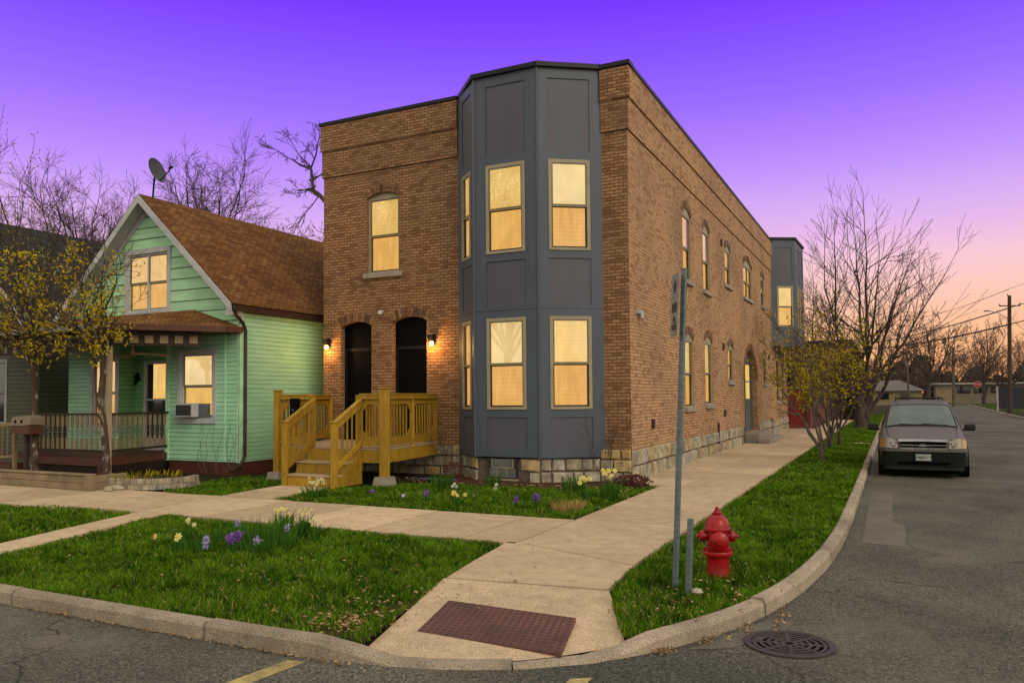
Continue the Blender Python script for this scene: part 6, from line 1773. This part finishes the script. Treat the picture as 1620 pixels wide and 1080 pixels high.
# ------------------------------------------------------------------ minivan
VX, VY, VZ = 5.585, 3.98, ROAD
vn = thing('parked_minivan', (VX, VY+2.3, VZ), 'taupe minivan with dark lower bumper parked along the kerb facing the camera', 'van')
ST = [ # s, hw, zbot, zmid, belt, hwroof, zroof(center), zedge
 (0.00,.70,.30,.54,.70,.66,.800,.785), (0.06,.80,.28,.54,.75,.70,.865,.84), (0.18,.875,.27,.54,.80,.74,.915,.88), (0.45,.905,.26,.55,.86,.76,.97,.93), (0.85,.915,.25,.56,.90,.78,1.04,1.0),
 (1.15,.918,.24,.56,.94,.80,1.10,1.05), (1.28,.918,.24,.56,.97,.79,1.14,1.10), (1.60,.918,.24,.56,1.0,.735,1.40,1.35), (1.95,.918,.24,.56,1.02,.665,1.66,1.61), (2.2,.918,.24,.56,1.02,.655,1.72,1.66), (3.0,.918,.24,.56,1.02,.66,1.75,1.69),
 (4.0,.915,.24,.56,1.02,.655,1.73,1.67), (4.5,.90,.26,.56,1.0,.63,1.63,1.58), (4.68,.87,.30,.56,.98,.62,1.1,1.07), (4.75,.80,.34,.56,.90,.62,.95,.94)]
def section(st_):
    s, hw, zb, zm, be, hr, zr, ze = st_
    h = [(hw*.93, zb), (hw*.985, zb+.10), (hw, zm), (hw*.995, (zm+be)/2), (hw*.97, be), ((hw*.95+hr)/2+.02, be+(ze-be)*.5), (hr, ze), (hr*.72, ze+(zr-ze)*.75), (hr*.36, zr-.004), (0, zr)]
    L = [(VX+x, VY+s, VZ+z) for x, z in h]; Rr = [(VX-x, VY+s, VZ+z) for x, z in h[::-1][1:]]
    return L+Rr
mb = MB(); secs = [section(s) for s in ST]; n = len(secs[0])
for sc2 in secs: mb.add(sc2, [])
fs = []
for i in range(len(secs)-1):
    for k in range(n-1): fs.append((i*n+k, i*n+k+1, (i+1)*n+k+1, (i+1)*n+k))
    fs.append((i*n+n-1, i*n, (i+1)*n, (i+1)*n+n-1))
mb.add([], [])
mb.f = fs+[list(range(n)), [len(secs)*n-n+k for k in range(n-1, -1, -1)]]; mb.tint = [.5]*len(mb.f)
body = mb.build('body', M['vanpaint'], vn); autosmooth(body, 40)
def vp(s, x, z): return Vector((VX+x, VY+s, VZ+z))
# windshield following the body between base and header
def interp(s):
    for a, b in zip(ST[:-1], ST[1:]):
        if a[0] <= s <= b[0]:
            t = (s-a[0])/(b[0]-a[0]); return [a[i]+(b[i]-a[i])*t for i in range(8)]
def surf(s, u, lift=.008):     # u in -1..1 across the top surface
    st_ = interp(s); hr, zr, ze = st_[5], st_[6], st_[7]; x = hr*abs(u); t = abs(u)
    if t > .72: z = ze+(zr-ze)*.75*(1-(t-.72)/.28)
    elif t > .36: z = ze+(zr-ze)*.75+(zr-.004-(ze+(zr-ze)*.75))*(1-(t-.36)/.36)
    else: z = zr-.004*(t/.36)
    return vp(s-lift*1.0, math.copysign(x, u), z+lift)
def patch(name, mat, s0, s1, u0, u1, parent, ns=6, nu=12, lift=.008, taper=0):
    m = MB(); g_ = []
    for i in range(ns+1):
        s = s0+(s1-s0)*i/ns
        row = [surf(s, (u0+(u1-u0)*k/nu)*(1-taper*i/ns), lift) for k in range(nu+1)]; g_.append(row)
    for i in range(ns):
        for k in range(nu): m.quad(g_[i][k], g_[i][k+1], g_[i+1][k+1], g_[i+1][k])
    o = m.build(name, mat, parent, recalc=False); me = o.data; me.polygons.foreach_set('use_smooth', [True]*len(me.polygons)); return o
patch('windshield_surround', M['rubber'], 1.235, 1.935, -.985, .985, vn, lift=.006)
patch('windshield', M['carglass'], 1.285, 1.90, -.945, .945, vn, lift=.011)
# wipers
m = MB(); m.tube([surf(1.26, .1, .03), surf(1.30, -.6, .03)], .008, 5); m.build('wiper', M['rubber'], vn)
m = MB(); m.tube([surf(1.26, .75, .03), surf(1.30, .05, .03)], .008, 5); m.build('wiper', M['rubber'], vn)
# hood seam, hood crease
m = MB()
for u in (-.93, .93):
    m.tube([surf(s, u, .001) for s in (.12,.3,.6,.9,1.2)], .006, 4)
m.tube([surf(.085, u, .002) for u in (-.95,-.5,0,.5,.95)], .006, 4); m.build('hood_seam', M['rubber'], vn)
# side windows
for sgn in (1, -1):
    for s0, s1 in ((1.62, 2.45), (2.52, 3.45), (3.52, 4.35)):
        m = MB(); q = []
        for s, top in ((s0, 0), (s1, 0), (s1, 1), (s0, 1)):
            st_ = interp(s); be, hw, hr, ze = st_[4], st_[1], st_[5], st_[7]
            xb, zb = hw*.97, be; xm, zm_ = (hw*.95+hr)/2+.02, be+(ze-be)*.5
            if top: x, z = (xm+(hr-xm)*.75), zm_+(ze-zm_)*.75
            else: x, z = xb+.001, be+.03
            q.append(vp(s, sgn*(x+.012), z))
        mid0 = interp(s0); mid1 = interp(s1)
        P0 = vp(s0, sgn*(((mid0[1]*.95+mid0[5])/2+.02)+.014), mid0[4]+(mid0[7]-mid0[4])*.5); P1 = vp(s1, sgn*(((mid1[1]*.95+mid1[5])/2+.02)+.014), mid1[4]+(mid1[7]-mid1[4])*.5)
        m.quad(q[0], q[1], P1, P0); m.quad(P0, P1, q[2], q[3]); m.build('side_window', M['carglass'], vn)
# front end
def fy(x):     # front surface offset at |x|
    x = abs(x); T = [(0,-.012),(.5,0),(.65,.008),(.70,.018),(.80,.06),(.875,.17),(.91,.36)]
    for (a, ya), (b, yb) in zip(T[:-1], T[1:]):
        if x <= b: return ya+(yb-ya)*(x-a)/(b-a)
    return .36
def fstrip(name, mat, x0, x1, zlo, zhi, parent, out=.02, n=14, tilt=.0):
    m = MB(); 
    for k in range(n):
        a = x0+(x1-x0)*k/n; b = x0+(x1-x0)*(k+1)/n
        zl = zlo if callable(zlo) else (lambda x: zlo); zh = zhi if callable(zhi) else (lambda x: zhi)
        P = [vp(fy(a)-out, a, zl(a)), vp(fy(b)-out, b, zl(b)), vp(fy(b)-out+tilt, b, zh(b)), vp(fy(a)-out+tilt, a, zh(a))]
        Q = [p+Vector((0, .10+out, 0)) for p in P]
        m.quad(*P); m.quad(P[3], P[2], Q[2], Q[3]); m.quad(P[0], P[1], Q[1], Q[0])
        if k == 0: m.quad(P[0], P[3], Q[3], Q[0])
        if k == n-1: m.quad(P[1], P[2], Q[2], Q[1])
    return m.build(name, mat, parent, recalc=True)
bump = fstrip('bumper', M['vanplastic'], -.905, .905, .285, .60, vn, .05, 24, .015)
fstrip('bumper_trim', M['vanpaint'], -.90, .90, lambda x: .600, lambda x: .650, vn, .045, 24)
fstrip('air_intake', M['void'], -.52, .52, .31, .37, bump, .058, 10)
fstrip('air_dam', M['rubber'], -.80, .80, .19, .285, vn, .02, 16)
gz0 = lambda x: .625; 
fstrip('grille_back', M['void'], -.46, .46, .65, lambda x: .85-.02*abs(x), vn, .032, 10)
gr2 = fstrip('grille_bar', M['chrome'], -.50, .50, lambda x: .835-.02*abs(x), lambda x: .885-.02*abs(x), vn, .045, 10, .02)
fstrip('grille_bar', M['chrome'], -.46, .46, .735, .756, vn, .042, 10); fstrip('grille_bar', M['chrome'], -.48, .48, .652, .690, vn, .044, 10)
m = MB(); y0_ = -.055
for pts in ([(-.085,.668), (-.035,.668), (-.03,.66), (.03,.66), (.035,.668), (.085,.668), (.07,.708), (.035,.708), (.03,.716), (-.03,.716), (-.035,.708), (-.07,.708)],):
    m.prism([vp(y0_, x, z+.056) for x, z in pts], (0,.02,0))
m.build('emblem', M['chrome'], gr2)
for sgn in (1, -1):
    f_lo = lambda x: .672+.015*(abs(x)-.45); f_hi = lambda x: .805+.10*min(1, (abs(x)-.44)/.25)-.06*max(0, (abs(x)-.72)/.16)
    a_, b_ = sorted((sgn*.515, sgn*.76)); hl = fstrip('headlight', M['lens'], a_, b_, f_lo, f_hi, vn, .030, 8, .05)
    a_, b_ = sorted((sgn*.765, sgn*.885)); fstrip('turn_lamp', M['amber'], a_, b_, f_lo, f_hi, hl, .028, 6, .05)
    m = MB(); f2_ = frame_xf(vp(fy(.6)-.034, sgn*.60, .745), (1,0,0), (0,-1,0)); mm = MB(f2_); mm.lathe([(.045,0), (.045,.004), (.02,.006)], (0,0,0), axis='y', n=16); mm.build('bulb', M['chrome'], hl)
    # mirrors
    m = MB(); xm = sgn*1.05; m.cbox(VX+xm-.115, VY+1.50, VZ+1.015, VX+xm+.115, VY+1.62, VZ+1.175, .03); m.bar(vp(1.56, sgn*.90, 1.03), vp(1.56, sgn*.98, 1.06), .06, .05); m.build('mirror', M['rubber'], vn)
    # door seams, handles
    m = MB(); m.tube([vp(1.5, sgn*.925, .35), vp(1.45, sgn*.925, .95)], .006, 4); m.tube([vp(2.48, sgn*.925, .35), vp(2.48, sgn*.925, 1.0)], .006, 4); m.build('door_seam', M['rubber'], vn)
    m = MB(); m.cbox(VX+sgn*.915-.012, VY+2.2, VZ+.88, VX+sgn*.915+.02, VY+2.38, VZ+.92, .006); m.build('door_handle', M['vanplastic'], vn)
    m = MB(); m.bar(vp(.95, sgn*.925, .40), vp(4.2, sgn*.925, .40), .02, .14); m.build('rocker_cladding', M['vanplastic'], vn)
    # roof rack
    m = MB(); m.tube([vp(2.15, sgn*.52, 1.75), vp(2.25, sgn*.52, 1.79), vp(4.0, sgn*.52, 1.80), vp(4.15, sgn*.52, 1.74)], .018, 6); m.build('roof_rail', M['rubber'], vn)
    for yy in (.82, 3.85):
        f3 = frame_xf(vp(yy, sgn*.83, .325), (0,1,0), (1,0,0))
        mm = MB(f3); w2 = .10
        prof = [(.20,-w2), (.285,-w2), (.322,-w2*.8), (.325,0), (.322,w2*.8), (.285,w2), (.20,w2)]
        mm.lathe(prof, (0,0,0), axis='y', n=30); tq = mm.build('tyre', M['rubber'], None) if False else None
        wn = bpy.data.objects.new('wheel', None); COL.objects.link(wn); wn.parent = vn; wn.location = vp(yy, sgn*.83, .325)-wloc(vn)
        autosmooth(mm.build('tyre', M['rubber'], wn), 40)
        mm = MB(f3); mm.lathe([(.20,sgn*.085), (.19,sgn*.06), (.07,sgn*.075), (.05,sgn*.09)], (0,0,0), axis='y', n=24); mm.build('rim', M['alloy'], wn)
        # dark wheel arch
        mm = MB(f3); mm.lathe([(.385,sgn*.10), (.385,sgn*.102)], (0,0,0), axis='y', n=30)
        mm.build('wheel_arch', M['void'], vn)
m = MB(); m.tube([vp(2.7, -.54, 1.80), vp(2.7, .54, 1.80)], .016, 6); m.tube([vp(2.3, -.54, 1.79), vp(2.3, .54, 1.79)], .02, 6); m.tube([vp(3.6, -.54, 1.80), vp(3.6, .54, 1.80)], .016, 6); m.build('rack_bar', M['rubber'], vn)
m = MB(); m.cbox(VX-.155, VY-.085, VZ+.40, VX+.155, VY-.062, VZ+.545, .004); pl_ = m.build('licence_plate', M['plate'], bump)
text('plate_number', 'S·N2527·Y', .072, (VX, VY-.088, VZ+.472), (math.pi/2, 0, 0), M['signblack'], pl_)
m = MB(); m.box(VX-.74, VY+.2, VZ+.09, VX+.72, VY+4.4, VZ+.3); m.build('underbody_shade', M['void'], vn)  # black box hung low to deepen the shadow under the van

# ------------------------------------------------------------------ flowers and garden plants
def blossom(mb, c, s, rr, petals=6, up=None):
    n = up or Vector((rr.gauss(0,.4)+.15, rr.gauss(0,.4)-.7, .6)).normalized()
    a = n.cross(Vector((0,0,1))).normalized(); b = a.cross(n)
    for k in range(petals):
        t = 6.283*k/petals+rr.uniform(-.1,.1); d_ = a*math.cos(t)+b*math.sin(t); e = a*math.cos(t+.5)+b*math.sin(t+.5); e2 = a*math.cos(t-.5)+b*math.sin(t-.5)
        mb.t = rr.random(); mb.quad(c, c+e2*s*.6+n*s*.1, c+d_*s, c+e*s*.6+n*s*.1)
def flower_clump(name, x, y, n, kind, h, spread, seed, label, group, leafn=26, s=.028, leafh=None, core=None):
    s *= 1.12; n = n+1 if n > 2 else n; rr = random.Random(seed); t = thing(name, (x, y, 0), label, 'flowers', group)
    lf = MB(); fls = []; cores = []
    for _ in range(leafn):
        a = rr.uniform(0, 6.28); r_ = spread*rr.random()*.9; b = Vector((x+r_*math.cos(a), y+r_*math.sin(a), -.03)); hh = (leafh or h)*rr.uniform(.6, 1.05)+.03
        o_ = Vector((math.cos(a), math.sin(a), 0))*hh*rr.uniform(.1, .55); sd_ = Vector((-math.sin(a+.7), math.cos(a+.7), 0))*.0065*rr.uniform(.8,1.4); lf.t = rr.random(); m1 = b+o_*.35+Vector((0,0,hh*.6)); tp_ = b+o_+Vector((0,0,hh*rr.uniform(.8, 1)))
        lf.add([b-sd_, b+sd_, m1+sd_, m1-sd_, tp_], [(0,1,2,3), (3,2,4)])
    for _ in range(n):
        a = rr.uniform(0, 6.28); r_ = spread*math.sqrt(rr.random()); c = Vector((x+r_*math.cos(a), y+r_*math.sin(a), h*rr.uniform(.75, 1.1)))
        lf.t = .4; lf.tube([(c.x*.9+x*.1, c.y*.9+y*.1, -.02), c], .003, 3)
        fl = MB(); fls.append(fl)
        if kind == 'spike':
            for k in range(26):
                p = c+Vector((rr.gauss(0, .018), rr.gauss(0, .018), -rr.uniform(0, .09))); blossom(fl, p, s*.55, rr, 4, Vector((rr.gauss(0,1), rr.gauss(0,1), rr.gauss(0,1))).normalized())
        elif kind == 'globe':
            for k in range(14):
                v = Vector((rr.gauss(0,1), rr.gauss(0,1), rr.gauss(0,1))).normalized(); blossom(fl, c+v*s*.6, s*.7, rr, 4, v)
        else:
            nn = Vector((rr.gauss(0,.35)+.2, rr.gauss(0,.35)-.8, .5)).normalized(); blossom(fl, c, s, rr, 6, nn)
            if core:
                co = MB()
                a_ = nn.cross(Vector((0,0,1))).normalized(); b_ = a_.cross(nn); N = 7
                ring0 = [c+(a_*math.cos(6.283*k/N)+b_*math.sin(6.283*k/N))*s*.28 for k in range(N)]; ring1 = [p+nn*s*.4+(p-c)*.35 for p in ring0]
                co.add(ring0+ring1+[c], [(k, (k+1) % N, N+(k+1) % N, N+k) for k in range(N)]); cores.append(co)
    return t, lf, fls, cores
def finish(tp, mat, core=None):
    t, lf, fl, co = tp
    lf.build('leaves', M['daffleaf'], t, recalc=False)
    for q_ in fl: q_.build('bloom', M[mat], t, recalc=False)
    for q_ in co: q_.build('trumpet', M[core or 'f_yellow'], t, recalc=False)
G1 = 'flower clumps in the round bed on the front lawn'; G2 = 'flower clumps in the bed before the bay'
finish(flower_clump('daffodil', -3.12, -9.30, 1, 'star', .17, .03, 1, 'single orange yellow daffodil at the left end of the lawn bed', G1, 10, .04, .15, True), 'f_yellow', 'f_orange')
finish(flower_clump('daffodil', -2.70, -9.38, 2, 'star', .19, .06, 2, 'pair of bright yellow daffodils low in the lawn bed', G1, 22, .042, .17, True), 'f_yellow', 'f_yellow')
finish(flower_clump('daffodil', -3.1, -8.85, 3, 'star', .26, .10, 3, 'pale cream daffodils at the upper left of the lawn bed', G1, 36, .034, .24, True), 'f_cream', 'f_yellow')
finish(flower_clump('hyacinth', -2.34, -9.22, 2, 'spike', .17, .05, 4, 'pale lilac hyacinths left of the deep purple ones', G1, 18, .034, .12), 'f_lilac')
finish(flower_clump('hyacinth', -2.02, -9.12, 5, 'spike', .21, .085, 5, 'deep purple hyacinths in the middle of the lawn bed', G1, 24, .036, .15), 'f_purple')
finish(flower_clump('hyacinth', -1.78, -9.0, 2, 'spike', .20, .06, 6, 'light violet hyacinths right of the deep purple ones', G1, 18, .034, .13), 'f_lilac')
finish(flower_clump('hyacinth', -2.72, -8.35, 1, 'spike', .22, .03, 7, 'faded mauve hyacinth at the back of the lawn bed', G1, 16, .034, .18), 'f_lilac')
finish(flower_clump('hyacinth', -1.98, -8.25, 1, 'spike', .22, .02, 8, 'grey blue hyacinth among the tall leaves', G1, 20, .034, .2), 'f_lilac')
finish(flower_clump('daffodil', -1.98, -7.95, 4, 'star', .33, .10, 9, 'pale daffodils at the right rear of the lawn bed', G1, 70, .034, .30, True), 'f_cream', 'f_yellow')
finish(flower_clump('daffodil', -1.62, -8.15, 3, 'star', .28, .07, 10, 'cream narcissi at the right end of the lawn bed', G1, 40, .032, .24, True), 'f_cream', 'f_yellow')
finish(flower_clump('daffodil', -2.62, -7.6, 5, 'star', .27, .16, 11, 'far row of small yellow daffodils next to the sidewalk edge', G1, 60, .034, .27, True), 'f_yellow', 'f_yellow')
plant_blades('bulb_foliage', (-2.35,-8.3,-.03), 420, .30, 1.1, 'daffleaf', 'dense tall green bulb leaves in the middle of the lawn bed', 61, 'plant', .007, .35)
plant_blades('bulb_foliage', (-2.6,-8.85,-.03), 320, .22, .9, 'daffleaf', 'looser green bulb leaves on the left of the lawn bed', 62, 'plant', .006, .5)
plant_blades('bulb_foliage', (-1.9,-8.7,-.03), 300, .22, .8, 'daffleaf', 'green bulb leaves behind the purple hyacinths', 66, 'plant', .006, .4)
# bed before the bay
finish(flower_clump('narcissus', -4.55, -4.72, 15, 'star', .30, .26, 21, 'large clump of cream narcissi at the foot of the timber stairs', G2, 70, .036, .27, True), 'f_cream', 'f_cream')
finish(flower_clump('hyacinth', -3.55, -4.3, 1, 'globe', .12, .02, 22, 'lone dark purple hyacinth in front of the deck', G2, 8, .05, .1), 'f_purple')
finish(flower_clump('hyacinth', -2.35, -4.35, 2, 'spike', .19, .05, 23, 'slim purple hyacinth right of the deck corner', G2, 14, .034, .13), 'f_purple')
finish(flower_clump('narcissus', -2.62, -4.7, 2, 'star', .13, .05, 24, 'pale blue white flowers low in front of the deck corner', G2, 10, .034, .1), 'f_lilac')
finish(flower_clump('daffodil', -1.62, -4.55, 4, 'star', .18, .13, 25, 'small mixed cream and yellow daffodils below the basement window', G2, 22, .036, .16, True), 'f_yellow', 'f_orange')
finish(flower_clump('tulip', -1.95, -4.0, 3, 'globe', .25, .09, 26, 'white tulips left of the basement window', G2, 16, .028, .2), 'f_white')
finish(flower_clump('tulip', -1.15, -4.05, 2, 'globe', .27, .05, 27, 'two tall white tulips in front of the bay', G2, 14, .034, .2), 'f_white')
finish(flower_clump('hyacinth', -.52, -4.55, 2, 'spike', .19, .04, 28, 'left one of two purple hyacinths before the bay', G2, 16, .036, .14), 'f_purple')
finish(flower_clump('hyacinth', -.25, -4.4, 3, 'spike', .21, .05, 29, 'right one of two purple hyacinths before the bay', G2, 18, .036, .15), 'f_purple')
finish(flower_clump('daffodil', .22, -3.35, 4, 'star', .36, .12, 30, 'yellow daffodils left in the tall corner clump', G2, 60, .048, .33, True), 'f_yellow', 'f_yellow')
finish(flower_clump('daffodil', .52, -2.95, 6, 'star', .44, .16, 31, 'tallest yellow daffodils at the corner of the bed', G2, 110, .048, .38, True), 'f_yellow', 'f_yellow')
plant_blades('ornamental_grass', (.28,-4.35,-.02), 170, .20, .5, 'drygrass', 'dry straw coloured grass tuft near the sidewalk corner', 63, 'plant', .006, .9)
plant_blades('bulb_foliage', (-3.3,-2.3,-.03), 90, .36, .5, 'daffleaf', 'tall green leaf tuft between the deck and the bay', 64, 'plant', .012, .4)
plant_blades('bulb_foliage', (-2.5,-1.55,-.03), 50, .28, .3, 'daffleaf', 'green leaf tuft under the basement window', 67, 'plant', .012, .4)
plant_blades('bulb_foliage', (-.55,-1.95,-.03), 120, .34, .4, 'daffleaf', 'dark green tuft in front of the limestone blocks right of centre', 65, 'plant', .010, .35)
# bare shrub canes by the corner
def canes(x, y, h, n, seed, label, r=.007, spread=.25):
    rr = random.Random(seed); mb = MB(); tips = []
    for k in range(n):
        a = rr.uniform(0, 6.28); b = Vector((x+rr.uniform(-.08,.08), y+rr.uniform(-.05,.05), -.05)); grow(mb, b, Vector((math.cos(a)*spread, math.sin(a)*spread*.4, 1)), h*rr.uniform(.6, 1), r, 3, 5, rr, dict(nc=3, wob=.12, up=.08, rmin=.0035, lr=(.35,.6)), tips)
    return tag(mb.build('shrub_canes', M['bark'], loc=(x,y,0), uv=False, recalc=False), label, 'shrub')
canes(-.35, -.55, 1.3, 7, 71, 'thin leafless shrub canes against the brick corner'); canes(-4.35, -.5, 1.0, 6, 72, 'small leafless shrub between the deck and the bay')
shrub((.3,-.95,0), .42, .25, .22, 500, 73, 'low reddish twiggy plant at the foot of the brick corner', 'shrubtwig', .035, name='low_shrub')
shrub((-3.75,-1.0,0), .3, .2, .35, 240, 74, 'reddish twiggy plant beside the blue tarp', 'shrubtwig', .03, name='low_shrub')
